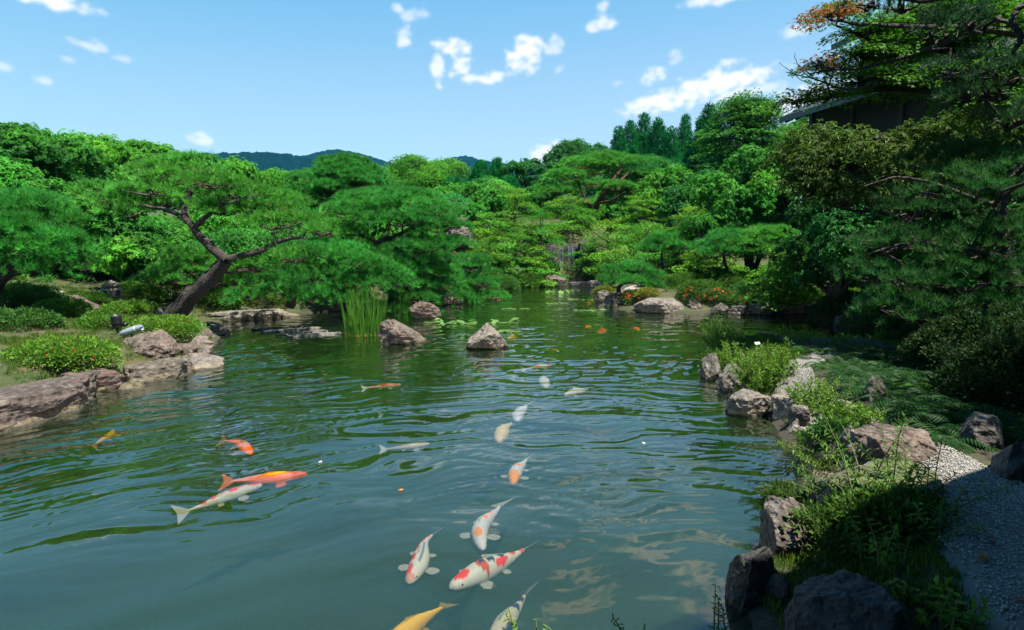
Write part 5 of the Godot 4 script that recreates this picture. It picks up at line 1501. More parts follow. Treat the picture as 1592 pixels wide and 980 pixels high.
	pine_tree("dark pine bough hanging down across the upper right corner", high, [[[high - UP * 0.2, Vector3(6.5, 2.5, -3.7), Vector3(6.2, 4.6, -3.9), Vector3(5.9, 6.0, -4.1)], 0.2, 0.1], [[Vector3(6.2, 4.7, -3.9), Vector3(3.85, 3.90, -4.30), Vector3(3.73, 3.54, -4.40), Vector3(3.64, 3.38, -4.50), Vector3(3.51, 3.32, -4.60)], 0.03, 0.008], [[Vector3(5.9, 5.6, -4.1), Vector3(3.81, 4.24, -4.40), Vector3(3.49, 3.98, -4.60), Vector3(3.24, 4.01, -4.80), Vector3(2.96, 4.11, -5.00)], 0.03, 0.008]], pads, Color(0.018, 0.06, 0.022), bark, 605, {"leaf": "near_pine", "density": 0.5, "twigs": 4, "size": 0.7})
	broad_tree("dark broadleaf tree in the shade under the house's eave", Vector3(8.56, 3.37, -15.00), 3.8, shade(LEAF_C, 0.7), 610, "", {"low": 0.02, "second": shade(LEAF_D, 0.7)})  # crowns from here down carry shade in their darkened leaf tones
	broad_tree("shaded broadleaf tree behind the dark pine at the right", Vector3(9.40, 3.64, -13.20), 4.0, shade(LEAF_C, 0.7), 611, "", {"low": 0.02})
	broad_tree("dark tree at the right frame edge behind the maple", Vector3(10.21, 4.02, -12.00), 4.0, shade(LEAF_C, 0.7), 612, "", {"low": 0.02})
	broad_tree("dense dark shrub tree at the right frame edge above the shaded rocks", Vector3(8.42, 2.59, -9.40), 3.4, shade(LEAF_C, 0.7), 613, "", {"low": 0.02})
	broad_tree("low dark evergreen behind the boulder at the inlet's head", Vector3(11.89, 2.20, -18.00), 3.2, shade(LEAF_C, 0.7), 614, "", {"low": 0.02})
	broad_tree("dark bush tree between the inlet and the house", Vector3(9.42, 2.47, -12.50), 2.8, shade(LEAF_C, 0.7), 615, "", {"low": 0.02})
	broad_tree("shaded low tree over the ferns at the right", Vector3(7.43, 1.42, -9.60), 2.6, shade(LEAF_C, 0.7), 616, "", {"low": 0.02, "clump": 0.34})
	broad_tree("tall evergreen beyond the right frame edge that shades the path", Vector3(7.0, 8.0, -3.6), 3.0, LEAF_C, 617, "", {"low": 0.35})


# ---------------------------------------------------------------- shrubs and ground cover
func azalea(label: String, at: Vector3, rx: float, rz: float, h: float, tone: Color, seed_: int, flowers := 0, red := Color(0.55, 0.03, 0.012), group := "clipped azaleas") -> void:
	var rng := RandomNumberGenerator.new()
	rng.seed = seed_
	at += Vector3(at.x, 0, at.z).normalized() * rz * 0.7
	var base := Vector3(at.x, maxf(ground_y(at.x, at.z), 0.05), at.z)
	var t := thing("azalea_shrub", label, "shrub", base, group)
	var xf := []
	var tint := []
	shell(xf, tint, Vector3(0, h * 0.15, 0), Vector3(rx, h * 0.85, rz), 0.13, 1.5, -0.15, tone, rng, 0.5, 1.0)
	var b := Bag.new()
	for i in 9:
		var a := rng.randf_range(0, TAU)
		b.tube(wobble(Vector3(0, -0.05, 0), Vector3(cos(a) * rx * 0.7, h * 0.5, sin(a) * rz * 0.7), 3, 0.03, rng), taper(4, 0.014, 0.006), 4, Color(0.06, 0.045, 0.035))
	part(t, "stems", b.mesh(), mats.stem)
	copies(t, "foliage", clumps["shrub%d" % (seed_ % 3)], mats.soft, xf, tint)
	if flowers:
		if not clumps.has("flower"):
			var f := Bag.new()
			for k in 5:
				var a := TAU * k / 5
				f.leaf(Vector3.ZERO, Vector3(cos(a), 0.5, sin(a)).normalized(), UP, 0.045, 0.036, 0.2, Color.WHITE, -0.2)
			clumps.flower = f.mesh()
		for k in 3:
			var key := "petal%d%s" % [k, red.to_html()]
			if not mats.has(key):
				mats[key] = mats.petal.duplicate()
				mats[key].albedo_color = shade(red, [0.8, 1.0, 1.25][k]).linear_to_srgb()
		for k in flowers:
			var d := rand_dir(rng)
			d.y = absf(d.y)
			var m := part(t, "flower", clumps.flower, mats["petal%d%s" % [k % 3, red.to_html()]])
			m.transform = Transform3D(facing(d, rng.randf() * TAU, rng.randf_range(0.7, 1.15) if flowers > 18 else rng.randf_range(0.6, 1.2)), Vector3(d.x * rx * 1.04, h * 0.15 + d.y * h * 0.95, d.z * rz * 1.04))


func make_shrubs() -> void:
	var g1 := Color(0.06, 0.17, 0.02)
	var g2 := Color(0.085, 0.20, 0.022)
	var g3 := Color(0.04, 0.13, 0.022)
	azalea("long low azalea with a few red blooms above the long boulder", Vector3(-6.43, 0.28, -7.97), 0.72, 0.45, 0.24, g2, 701, 16)
	azalea("bright azalea around the silver spotlight above the brown boulder", Vector3(-6.62, 0.32, -10.66), 0.66, 0.45, 0.28, g2, 702, 2)
	azalea("round azalea mound in front of the purple rock on the left mound", Vector3(-9.03, 0.61, -11.34), 0.5, 0.4, 0.3, g2, 703)
	azalea("low azalea in front of the stone lantern", Vector3(-8.74, 0.48, -12.78), 0.5, 0.3, 0.2, g2, 704)
	azalea("small round azalea right of the lantern", Vector3(-8.72, 0.44, -13.42), 0.28, 0.22, 0.2, g1, 705)
	azalea("low shrub behind the purple rock left of the lantern", Vector3(-9.93, 0.57, -13.41), 0.4, 0.3, 0.22, g1, 706)
	azalea("low green shrub behind the black spotlight", Vector3(-7.64, 0.49, -10.50), 0.4, 0.3, 0.2, g1, 691)
	azalea("low green shrub at the left edge of the moss by the pale path", Vector3(-8.47, 0.62, -9.67), 0.6, 0.4, 0.26, g3, 692)
	azalea("dark low shrub under the left-edge pine", Vector3(-10.25, 0.71, -11.90), 0.8, 0.5, 0.4, g3, 693)
	azalea("low shrub right behind the stone lantern", Vector3(-10.01, 0.57, -14.91), 0.7, 0.5, 0.4, g1, 694)
	azalea("azalea under the leaning pine's boughs behind the slab", Vector3(-8.24, 0.32, -15.54), 0.7, 0.5, 0.36, g1, 707)
	azalea("bright shrub between the slab and the low pine", Vector3(-7.51, 0.29, -16.46), 0.9, 0.5, 0.4, g2, 708)
	azalea("red azalea beside the small leaning pine on the peninsula", Vector3(3.87, 0.16, -18.08), 0.4, 0.35, 0.30, g3, 710, 92)
	azalea("yellow-green azalea dotted with orange at the peninsula's tip", Vector3(3.70, 0.10, -21.90), 0.5, 0.4, 0.26, Color(0.14, 0.19, 0.02), 711, 4)
	azalea("orange-flecked azalea in front of the sandy path on the peninsula", Vector3(4.23, 0.30, -17.71), 0.3, 0.25, 0.24, Color(0.12, 0.16, 0.02), 712, 22, Color(0.6, 0.14, 0.03))
	azalea("scarlet azalea above the upright stone of the peninsula", Vector3(5.46, 0.21, -17.26), 0.42, 0.35, 0.33, g3, 713, 110)
	azalea("pinkish-red azalea right of the scarlet one on the peninsula", Vector3(6.28, 0.16, -17.35), 0.5, 0.38, 0.32, g3, 714, 96, Color(0.6, 0.06, 0.045))
	azalea("dim red azalea at the peninsula shore left of the thin maple", Vector3(6.85, 0.12, -17.19), 0.45, 0.35, 0.26, g3, 715, 40)
	azalea("orange azalea behind the grey ridged stone on the shore", Vector3(7.54, 0.23, -17.36), 0.55, 0.4, 0.26, Color(0.10, 0.15, 0.02), 716, 30, Color(0.6, 0.12, 0.03))
	azalea("flat bright green hedge-like shrub at the foot of the thin maple", Vector3(8.79, 0.20, -17.28), 0.65, 0.3, 0.19, g2, 717)
	azalea("bright round shrub in the middle of the peninsula", Vector3(5.04, 0.50, -20.02), 0.55, 0.45, 0.5, g2, 718)
	var bank := [Vector3(-1.09, 0.20, -26.74), Vector3(-0.44, 0.26, -27.71), Vector3(0.52, 0.39, -28.61), Vector3(1.46, 0.48, -29.31), Vector3(-0.76, 1.08, -26.00), Vector3(-0.03, 1.23, -26.50), Vector3(0.78, 1.11, -26.50), Vector3(1.52, 1.26, -27.50), Vector3(-1.38, 0.83, -24.00), Vector3(-1.94, 0.60, -22.50), Vector3(-2.36, 0.88, -23.00), Vector3(-2.52, 0.56, -21.00), Vector3(-2.87, 0.51, -19.80), Vector3(-3.29, 0.53, -18.60), Vector3(-0.45, 0.78, -25.00), Vector3(0.88, 0.73, -27.00)]
	var spots := ["green azalea at the far waterline, leftmost of four in the front row", "green azalea at the far waterline, second of four from the left", "green azalea behind the grey upright stone on the far shore", "green azalea behind the large brown far-shore boulder",
		"clipped azalea on the far slope below the grey hillside boulder", "clipped azalea on the far slope right of the reddish flat stone", "clipped azalea on the far slope beside the small reddish stone", "highest clipped azalea left of the waterfall cliff", "clipped azalea on the far bank below the reddish flat stone", "azalea at the foot of the low shore pine at the far left bank",
		"azalea beneath the boughs of the low shore pine, on its left", "azalea above the brown rock at the foot of the far bank", "azalea right of the wide low pine on the left shore", "azalea behind the pale flat shore rock under the low pines", "azalea in the middle of the far slope's upper row", "azalea beside the grey rock at the left foot of the waterfall"]
	for i in bank.size():
		azalea(spots[i], bank[i], 0.75, 0.6, 0.55, [g1, g2, g3][i % 3], 720 + i, 0, Color.RED, "azaleas on the far slope")
	var back := [Vector3(5.84, 0.45, -19.50), Vector3(7.12, 0.50, -20.00), Vector3(7.62, 0.62, -19.00), Vector3(8.24, 0.66, -18.00), Vector3(8.95, 0.66, -17.00), Vector3(10.00, 0.70, -17.50), Vector3(5.94, 0.39, -17.80), Vector3(7.43, 0.50, -17.50)]
	for i in back.size():
		azalea(["shrub under the maples right behind the pale stone of the peninsula", "shrub under the olive young maple of the peninsula", "shrub behind the dim red azalea under the maples", "shrub under the flat-topped bright pine", "shrub behind the thin-stemmed maple's crown", "shrub behind the lichen boulder at the inlet's head", "shrub in front of the olive maple, behind the scarlet azalea", "shrub between the orange azalea and the flat-topped pine"][i], back[i], 0.7, 0.5, 0.42, [g1, g3, g2][i % 3], 740 + i, 0, Color.RED, "shrubs behind the peninsula")
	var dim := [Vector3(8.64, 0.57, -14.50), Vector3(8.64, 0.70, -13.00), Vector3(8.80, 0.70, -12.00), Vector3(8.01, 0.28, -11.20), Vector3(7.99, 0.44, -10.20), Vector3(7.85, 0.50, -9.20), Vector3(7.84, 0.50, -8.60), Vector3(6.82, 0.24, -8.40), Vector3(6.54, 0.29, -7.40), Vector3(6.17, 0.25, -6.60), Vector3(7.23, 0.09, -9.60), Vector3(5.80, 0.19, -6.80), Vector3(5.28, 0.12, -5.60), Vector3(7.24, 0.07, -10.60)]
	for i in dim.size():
		azalea("dark shrub in deep shade on the right bank", dim[i], 0.85, 0.7, 0.7, Color(0.02, 0.055, 0.013), 760 + i, 0, Color.RED, "shrubs in the shade at the right")  # deep shade painted into the near-black leaf green
	# leafy cover on the ground under the trees
	var rng := RandomNumberGenerator.new()
	rng.seed = 99
	var xf := []
	var tint := []
	var tries := 0
	while xf.size() < 5200 and tries < 60000:
		tries += 1
		var p := Vector2(rng.randf_range(-22, 22), rng.randf_range(-46, -9))
		if broad.get_noise_2d(p.x * 0.5, p.y * 0.5 + 30.0) < -0.1 - (0.3 if p.y < -18 else 0.0): continue
		var d := pond_distance(p)
		if d < 0.35: continue
		if p.x < -5.0 and p.y > -15.5 and d < 4.2: continue
		if p.x > 3.2 and p.x < 9.5 and p.y > -22.0 and p.y < -15.8 and d < 2.0: continue
		if p.x > 3.0 and p.x < 5.0 and p.y > -9.6: continue
		var s := rng.randf_range(1.1, 2.4)
		xf.append(Transform3D(facing((UP + rand_dir(rng) * 0.3).normalized(), rng.randf() * TAU, s), Vector3(p.x, land_y(p.x, p.y, d) - 0.02, p.y)))
		var t := [g1, g3, g2][rng.randi() % 3] as Color
		tint.append(shade(t, rng.randf_range(0.6, 1.1)))
	var o := copies(self, "ground_cover", clumps.shrub0, mats.soft, xf, tint, true)
	tag(o, "low leafy ground cover under the trees around the pond", "ground cover")
	# grass and moss tufts
	var bl := Bag.new()
	for k in 14:
		var a := rng.randf() * TAU
		var p := Vector3(rng.randf_range(-0.05, 0.05), 0, rng.randf_range(-0.05, 0.05))
		bl.leaf(p, Vector3(cos(a) * 0.6, 1.0, sin(a) * 0.6).normalized(), Vector3(cos(a), -0.3, sin(a)), rng.randf_range(0.03, 0.075), 0.006, 0.0, Color.WHITE, 0.2)
	var blades := bl.mesh()
	xf = []; tint = []
	tries = 0
	while xf.size() < 15000 and tries < 90000:
		tries += 1
		var left := rng.randf() < 0.55
		var p := Vector2(rng.randf_range(-13, -4.5), rng.randf_range(-15.5, -5)) if left else Vector2(rng.randf_range(1.0, 4.6), rng.randf_range(-11.6, -2.2))
		var d := pond_distance(p)
		if d < 0.12: continue
		if left and broad.get_noise_2d(p.x * 0.9, p.y * 0.9) < -0.05 and rng.randf() < 0.8: continue
		if not left and d > path_gap(p): continue
		xf.append(Transform3D(Basis(UP, rng.randf() * TAU).scaled(Vector3.ONE * rng.randf_range(0.5, 1.3)), Vector3(p.x, land_y(p.x, p.y, d) - 0.005, p.y)))
		var s := rng.randf_range(0.7, 1.3)
		tint.append(Color(0.062 * s * rng.randf_range(0.8, 1.4), 0.13 * s, 0.015 * s))
	o = copies(self, "grass", blades, mats.soft, xf, tint, true)
	tag(o, "short grass and moss tufts on the banks", "grass")


func path_gap(p: Vector2) -> float:  # how far from the water the near bank's green strip reaches before the path
	for i in WALK.size() - 1:
		var a: Vector2 = WALK[i]
		var b: Vector2 = WALK[i + 1]
		if p.y <= a.y and p.y >= b.y:
			var x := lerpf(a.x, b.x, (p.y - a.y) / (b.y - a.y))
			var half: float = lerpf([2.2, 1.9, 1.3, 0.85, 0.72, 0.62, 0.52, 0.46, 0.4][i], [2.2, 1.9, 1.3, 0.85, 0.72, 0.62, 0.52, 0.46, 0.4][i + 1], (p.y - a.y) / (b.y - a.y)) * 0.5
			return 9.0 if p.x < x - half * 0.95 else -1.0
	return 9.0


# ---------------------------------------------------------------- plants of the near right bank
# arching stems with narrow leaves along them; each stem is a part and its leaves a sub-part
func weed(label: String, at: Vector3, height: float, stems: int, leaf_len: float, leaf_w: float, pairs: int, tone: Color, lean: Vector3, seed_: int, group := "", called := "weed", spread := 0.35) -> void:
	var rng := RandomNumberGenerator.new()
	rng.seed = seed_
	var base := Vector3(at.x, maxf(ground_y(at.x, at.z), 0.0), at.z)
	var t := thing(called, label, "plant", base, group)
	for s in stems:
		var b := Bag.new()
		var l := Bag.new()
		var a := rng.randf() * TAU
		var foot := Vector3(rng.randf_range(-1, 1), 0, rng.randf_range(-1, 1)) * spread * height * 0.35
		var h := height * rng.randf_range(0.65, 1.05)
		var dir := (UP + Vector3(cos(a), 0, sin(a)) * spread * rng.randf() + lean).normalized()
		var pts := []
		var p := foot
		for k in 9:
			pts.append(p)
			p += dir * h / 8.0
			dir = (dir + Vector3(cos(a), 0, sin(a)) * 0.05 + lean * 0.10 - UP * 0.04 + rand_dir(rng) * 0.04).normalized()
		b.tube(pts, taper(9, 0.006, 0.002), 5, Color(0.06, 0.075, 0.02))
		for k in pairs:
			var f := lerpf(0.12, 1.0, (k + rng.randf() * 0.5) / pairs) * 7.99
			var i := int(f)
			var q: Vector3 = (pts[i] as Vector3).lerp(pts[i + 1], f - i)
			var along: Vector3 = (pts[i + 1] - pts[i]).normalized()
			for side in 2:
				var c := k * 2.4 + side * PI + rng.randf_range(-0.4, 0.4)
				var out := along.cross(Vector3(cos(c), 0.1, sin(c))).normalized()
				var d := (out + along * rng.randf_range(0.2, 0.8) - UP * 0.1).normalized()
				var tn := rng.randf_range(0.7, 1.3)
				var size := leaf_len * rng.randf_range(0.7, 1.15) * (1.0 - 0.35 * f / 8.0)
				l.leaf(q, d, (along + UP * 0.6).normalized(), size, leaf_w, 0.15, Color(tone.r * tn * rng.randf_range(0.85, 1.2), tone.g * tn, tone.b * tn), 0.22)
		var st := part(t, "stem", b.mesh(), mats.stem)
		part(st, "leaves", l.mesh(), mats.soft)


func feathery(label: String, at: Vector3, r: float, h: float, tone: Color, seed_: int, group := "") -> void:
	var rng := RandomNumberGenerator.new()
	rng.seed = seed_
	var base := Vector3(at.x, maxf(ground_y(at.x, at.z), 0.05), at.z)
	var t := thing("feathery_plant", label, "plant", base, group)
	var b := Bag.new()
	var l := Bag.new()
	for s in int(44 * r / 0.35):
		var a := rng.randf() * TAU
		var q := sqrt(rng.randf())
		var foot := Vector3(cos(a), 0, sin(a)) * r * 0.5 * q
		var tip := Vector3(cos(a) * r * q, h * rng.randf_range(0.6, 1.1) * (1.1 - 0.5 * q * q), sin(a) * r * q)
		b.tube([foot, foot.lerp(tip, 0.5) + UP * 0.03, tip], [0.004, 0.003, 0.001], 4, Color(0.07, 0.10, 0.02))
		for k in 26:
			var f := rng.randf_range(0.2, 1.0)
			var p := foot.lerp(tip, f) + UP * 0.03 * sin(PI * f)
			var d := (rand_dir(rng) + UP * 0.5).normalized()
			var tn := rng.randf_range(0.7, 1.3)
			l.leaf(p, d, rand_dir(rng), rng.randf_range(0.04, 0.085), 0.013, 0.1, Color(tone.r * tn, tone.g * tn, tone.b * tn), 0.2)
	part(t, "stems", b.mesh(), mats.stem)
	part(t, "leaves", l.mesh(), mats.soft)


var frond_meshes := []

func fern(label: String, at: Vector3, size: float, seed_: int, group: String, tone := 1) -> void:
	var rng := RandomNumberGenerator.new()
	rng.seed = seed_
	if frond_meshes.is_empty():
		for v in 3:
			var b := Bag.new()
			var r2 := RandomNumberGenerator.new()
			r2.seed = 300 + v
			var p := Vector3.ZERO
			var dir := Vector3(0.55, 0.85, 0).normalized()
			for k in 16:
				var f := k / 15.0
				var nxt := p + dir * 0.066
				dir = (dir + Vector3(0.10, -0.17, 0)).normalized()
				var w := 0.26 * sin(PI * minf(1.0, 0.16 + f * 0.84)) * r2.randf_range(0.85, 1.1)
				for s in [-1.0, 1.0]:
					var tn := r2.randf_range(0.75, 1.25)
					b.leaf(p, (Vector3(0, -0.12, s) + dir * 0.35).normalized(), UP, w, 0.05, 0.08, Color(tn, tn, tn), 0.15)
				b.leaf(p, dir, UP, 0.075, 0.01, 0.3, Color(0.7, 0.7, 0.5))
				p = nxt
			frond_meshes.append(b.mesh())
		for k in 3:
			var m: StandardMaterial3D = mats.soft.duplicate()
			m.albedo_color = [Color(0.014, 0.060, 0.013), Color(0.022, 0.085, 0.016), Color(0.065, 0.17, 0.02)][k].linear_to_srgb()  # shade painted into the first two greens, sunlight into the last
			mats["fern%d" % k] = m
	var base := Vector3(at.x, maxf(ground_y(at.x, at.z), 0.05), at.z)
	var t := thing("fern", label, "fern", base, group)
	var n := rng.randi_range(7, 10)
	for k in n:
		var m := part(t, "frond", frond_meshes[k % 3], mats["fern%d" % tone])
		var s := size * rng.randf_range(0.75, 1.15)
		m.transform = Transform3D(Basis(UP, TAU * k / n + rng.randf_range(-0.3, 0.3)).scaled(Vector3.ONE * s) * Basis(Vector3.BACK, rng.randf_range(-0.4, 0.15)), Vector3(0, -0.01, 0))


func make_bank_plants() -> void:
	var bright := Color(0.105, 0.215, 0.026)
	var mid := Color(0.06, 0.16, 0.02)
	feathery("feathery light-green plant at the tip of the right bank", Vector3(3.87, 0.10, -10.13), 0.42, 0.5, mid, 800)
	feathery("tall airy green plant on the far side of the right bank's tip", Vector3(4.14, 0.07, -11.19), 0.4, 0.62, mid, 801)
	feathery("large bright feathery bush in the sun on the right bank", Vector3(3.39, 0.12, -7.51), 0.46, 0.55, bright, 802)
	feathery("bright feathery plant between the large bush and the path", Vector3(3.61, 0.23, -7.62), 0.34, 0.5, bright, 803)
	feathery("leafy green plant above the dark rock at the bank's tip", Vector3(3.49, 0.09, -8.80), 0.36, 0.42, bright, 804)
	feathery("bright green feathery plant in the middle of the right bank", Vector3(3.42, 0.11, -6.28), 0.34, 0.42, bright, 805)
	feathery("low bright plant beside the flat brown boulder", Vector3(3.40, 0.20, -5.54), 0.32, 0.28, bright, 806)
	feathery("green feathery plant left of the sandy flat-topped rock", Vector3(3.28, 0.08, -7.46), 0.22, 0.26, bright, 807)
	weed("tall upright leafy weed beside the path with a pointed top", Vector3(3.41, 0.19, -5.64), 0.62, 4, 0.07, 0.016, 18, bright, Vector3.ZERO, 810)
	weed("thin weed with upright stems left of the gravel path", Vector3(3.55, 0.16, -6.37), 0.5, 6, 0.06, 0.014, 14, bright, Vector3.ZERO, 811)
	weed("weed with pale green stems leaning over the gravel path", Vector3(3.37, 0.24, -5.09), 0.4, 5, 0.06, 0.014, 12, bright, Vector3(0.1, 0, 0), 812)
	weed("bright green sprays arching over the water from the right bank", Vector3(2.83, 0.07, -4.84), 0.6, 8, 0.06, 0.014, 16, bright, Vector3(-0.9, 0, 0.1), 813, "", "arching_shrub", 0.5)
	weed("arching spray hanging lowest over the water by the brown rock", Vector3(2.49, 0.08, -4.14), 0.5, 6, 0.055, 0.013, 16, mid, Vector3(-0.9, 0, 0.2), 814, "", "arching_shrub", 0.5)
	weed("large cluster of tall dark-stemmed weeds in front of the mossy slab", Vector3(2.48, 0.24, -3.59), 0.82, 14, 0.065, 0.014, 18, Color(0.055, 0.15, 0.02), Vector3(-0.1, 0, 0), 815, "", "tall_weed", 0.8)
	weed("tall weeds right of the cluster, at the path's edge", Vector3(2.59, 0.33, -3.48), 0.55, 11, 0.07, 0.016, 16, mid, Vector3(0.1, 0, 0), 816, "", "tall_weed", 0.7)
	weed("leafy weed spilling over the sunlit corner of the path", Vector3(2.46, 0.36, -3.18), 0.35, 9, 0.06, 0.018, 10, mid, Vector3(0.35, 0, 0), 817, "", "weed", 0.8)
	weed("low weeds with drooping leaves above the upright dark rock", Vector3(2.18, 0.11, -3.60), 0.4, 10, 0.06, 0.018, 10, mid, Vector3(-0.3, 0, 0.1), 818, "", "weed", 0.8)
	weed("dim weeds in the shade behind the large black boulder", Vector3(2.14, 0.27, -3.03), 0.35, 10, 0.06, 0.02, 9, mid, Vector3.ZERO, 819, "", "weed", 0.9)
	weed("broad-leaved sprig at the bottom right by the path", Vector3(2.07, 0.33, -2.43), 0.2, 6, 0.09, 0.03, 5, bright, Vector3.ZERO, 820, "", "weed", 0.9)
	weed("small yellow-green weeds on the earth right of the black boulder", Vector3(2.03, 0.30, -2.57), 0.2, 9, 0.05, 0.02, 6, Color(0.10, 0.15, 0.02), Vector3.ZERO, 821, "", "weed", 1.0)
	weed("thin sprig rising from the bottom edge beside the pale koi", Vector3(0.02, 0, -2.72), 0.24, 2, 0.045, 0.010, 9, bright, Vector3.ZERO, 822, "", "water_sprig", 0.3)
	weed("leafy twin sprig at the bottom edge right of the pale koi", Vector3(0.12, 0, -2.66), 0.18, 2, 0.045, 0.012, 7, bright, Vector3(0.1, 0, 0), 823, "", "water_sprig", 0.4)
	weed("faint tall sprig at the bottom edge in mid-water", Vector3(0.57, 0, -2.66), 0.3, 2, 0.05, 0.010, 9, mid, Vector3(0, 0, 0), 824, "", "water_sprig", 0.3)
	weed("sprig in front of the wet black rock at the bottom edge", Vector3(1.06, 0, -2.72), 0.34, 3, 0.05, 0.011, 10, mid, Vector3(0.1, 0, 0), 825, "", "water_sprig", 0.5)
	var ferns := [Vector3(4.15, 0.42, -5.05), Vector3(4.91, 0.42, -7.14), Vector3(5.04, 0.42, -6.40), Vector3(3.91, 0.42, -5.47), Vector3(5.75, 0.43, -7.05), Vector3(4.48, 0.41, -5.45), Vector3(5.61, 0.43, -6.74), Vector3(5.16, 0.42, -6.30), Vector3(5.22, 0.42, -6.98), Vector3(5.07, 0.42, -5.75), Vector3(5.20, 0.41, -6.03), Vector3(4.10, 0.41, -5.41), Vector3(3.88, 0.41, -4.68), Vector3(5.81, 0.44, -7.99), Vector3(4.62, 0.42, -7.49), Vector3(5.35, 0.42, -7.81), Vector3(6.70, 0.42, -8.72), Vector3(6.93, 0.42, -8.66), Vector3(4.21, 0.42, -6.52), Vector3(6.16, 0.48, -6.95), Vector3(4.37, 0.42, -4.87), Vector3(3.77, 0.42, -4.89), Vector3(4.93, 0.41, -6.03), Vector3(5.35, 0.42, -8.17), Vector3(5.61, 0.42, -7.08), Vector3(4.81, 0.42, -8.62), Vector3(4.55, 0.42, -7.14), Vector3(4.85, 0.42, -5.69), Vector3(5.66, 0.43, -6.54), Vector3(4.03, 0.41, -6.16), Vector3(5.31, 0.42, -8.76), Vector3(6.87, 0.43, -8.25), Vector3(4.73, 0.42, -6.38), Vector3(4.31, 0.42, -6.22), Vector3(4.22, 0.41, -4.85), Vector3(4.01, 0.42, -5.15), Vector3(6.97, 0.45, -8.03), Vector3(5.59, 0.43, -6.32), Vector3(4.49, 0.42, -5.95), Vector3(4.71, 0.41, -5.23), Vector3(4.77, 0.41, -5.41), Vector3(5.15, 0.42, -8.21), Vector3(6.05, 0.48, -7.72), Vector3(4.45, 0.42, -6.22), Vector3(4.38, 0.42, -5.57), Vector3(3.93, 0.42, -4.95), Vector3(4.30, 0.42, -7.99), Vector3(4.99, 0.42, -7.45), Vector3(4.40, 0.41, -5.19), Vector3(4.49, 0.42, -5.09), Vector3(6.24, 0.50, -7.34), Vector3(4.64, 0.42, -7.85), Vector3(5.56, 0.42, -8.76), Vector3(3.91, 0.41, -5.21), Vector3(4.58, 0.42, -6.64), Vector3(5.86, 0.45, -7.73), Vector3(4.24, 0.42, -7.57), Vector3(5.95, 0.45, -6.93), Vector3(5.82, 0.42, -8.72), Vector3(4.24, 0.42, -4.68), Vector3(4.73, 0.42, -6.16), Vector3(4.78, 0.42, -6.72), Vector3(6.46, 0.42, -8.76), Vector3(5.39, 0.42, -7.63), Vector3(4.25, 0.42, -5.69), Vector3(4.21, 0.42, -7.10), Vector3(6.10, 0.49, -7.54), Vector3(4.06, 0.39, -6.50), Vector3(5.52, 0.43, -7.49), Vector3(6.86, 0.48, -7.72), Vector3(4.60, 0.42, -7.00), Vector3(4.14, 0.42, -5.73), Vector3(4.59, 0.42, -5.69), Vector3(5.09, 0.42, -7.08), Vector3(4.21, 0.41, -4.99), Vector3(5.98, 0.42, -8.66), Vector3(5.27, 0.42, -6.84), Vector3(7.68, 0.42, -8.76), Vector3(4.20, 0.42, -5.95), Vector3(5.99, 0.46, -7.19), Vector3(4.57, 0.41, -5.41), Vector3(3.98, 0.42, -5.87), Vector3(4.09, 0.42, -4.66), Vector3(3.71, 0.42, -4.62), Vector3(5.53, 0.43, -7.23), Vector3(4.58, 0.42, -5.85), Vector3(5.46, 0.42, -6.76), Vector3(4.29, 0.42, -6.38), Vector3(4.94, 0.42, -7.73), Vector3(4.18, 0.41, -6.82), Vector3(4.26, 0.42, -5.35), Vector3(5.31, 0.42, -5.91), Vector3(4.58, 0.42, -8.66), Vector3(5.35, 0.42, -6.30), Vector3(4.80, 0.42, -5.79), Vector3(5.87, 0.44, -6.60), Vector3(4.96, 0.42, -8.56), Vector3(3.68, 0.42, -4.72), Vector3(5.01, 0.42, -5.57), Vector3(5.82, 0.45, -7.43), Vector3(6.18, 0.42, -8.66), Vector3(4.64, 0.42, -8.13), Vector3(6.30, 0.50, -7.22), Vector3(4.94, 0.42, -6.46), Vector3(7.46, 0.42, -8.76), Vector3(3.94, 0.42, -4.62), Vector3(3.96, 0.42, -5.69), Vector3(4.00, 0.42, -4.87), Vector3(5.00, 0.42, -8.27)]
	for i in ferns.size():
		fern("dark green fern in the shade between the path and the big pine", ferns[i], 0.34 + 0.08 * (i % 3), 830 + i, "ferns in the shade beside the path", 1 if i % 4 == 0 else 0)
	fern("bright green fern coloured as if catching the sun at the inlet's end", Vector3(6.44, 0.42, -9.28), 0.5, 870, "", 2)
	fern("fern coloured as sunlit in the middle of the dark fern bank", Vector3(4.74, 0.42, -6.56), 0.42, 871, "", 2)
	fern("bright fern coloured as if in a patch of light above the path", Vector3(4.23, 0.42, -6.22), 0.4, 872, "", 2)
	fern("dark fern on top of the upright dark rock by the water", Vector3(2.18, 0.08, -3.77), 0.22, 873, "", 1)
	fern("fern growing behind the tall weeds over the mossy slab", Vector3(2.39, 0.15, -3.74), 0.24, 874, "", 1)
	azalea("small azalea with orange blooms on the dark rock at the bank's tip", Vector3(3.36, 0.07, -9.40), 0.16, 0.14, 0.16, mid, 880, 7, Color(0.6, 0.10, 0.03))
	azalea("dark leafy shrub under the flat brown boulder at the water", Vector3(3.06, 0.08, -5.15), 0.2, 0.2, 0.24, Color(0.04, 0.12, 0.02), 881)
	azalea("low dark shrub covering the bank behind the black boulder", Vector3(2.11, 0.17, -3.28), 0.36, 0.26, 0.2, Color(0.045, 0.10, 0.016), 882)
	azalea("green cover in front of the tall weeds' feet", Vector3(2.38, 0.30, -3.28), 0.3, 0.2, 0.16, Color(0.05, 0.12, 0.016), 883)


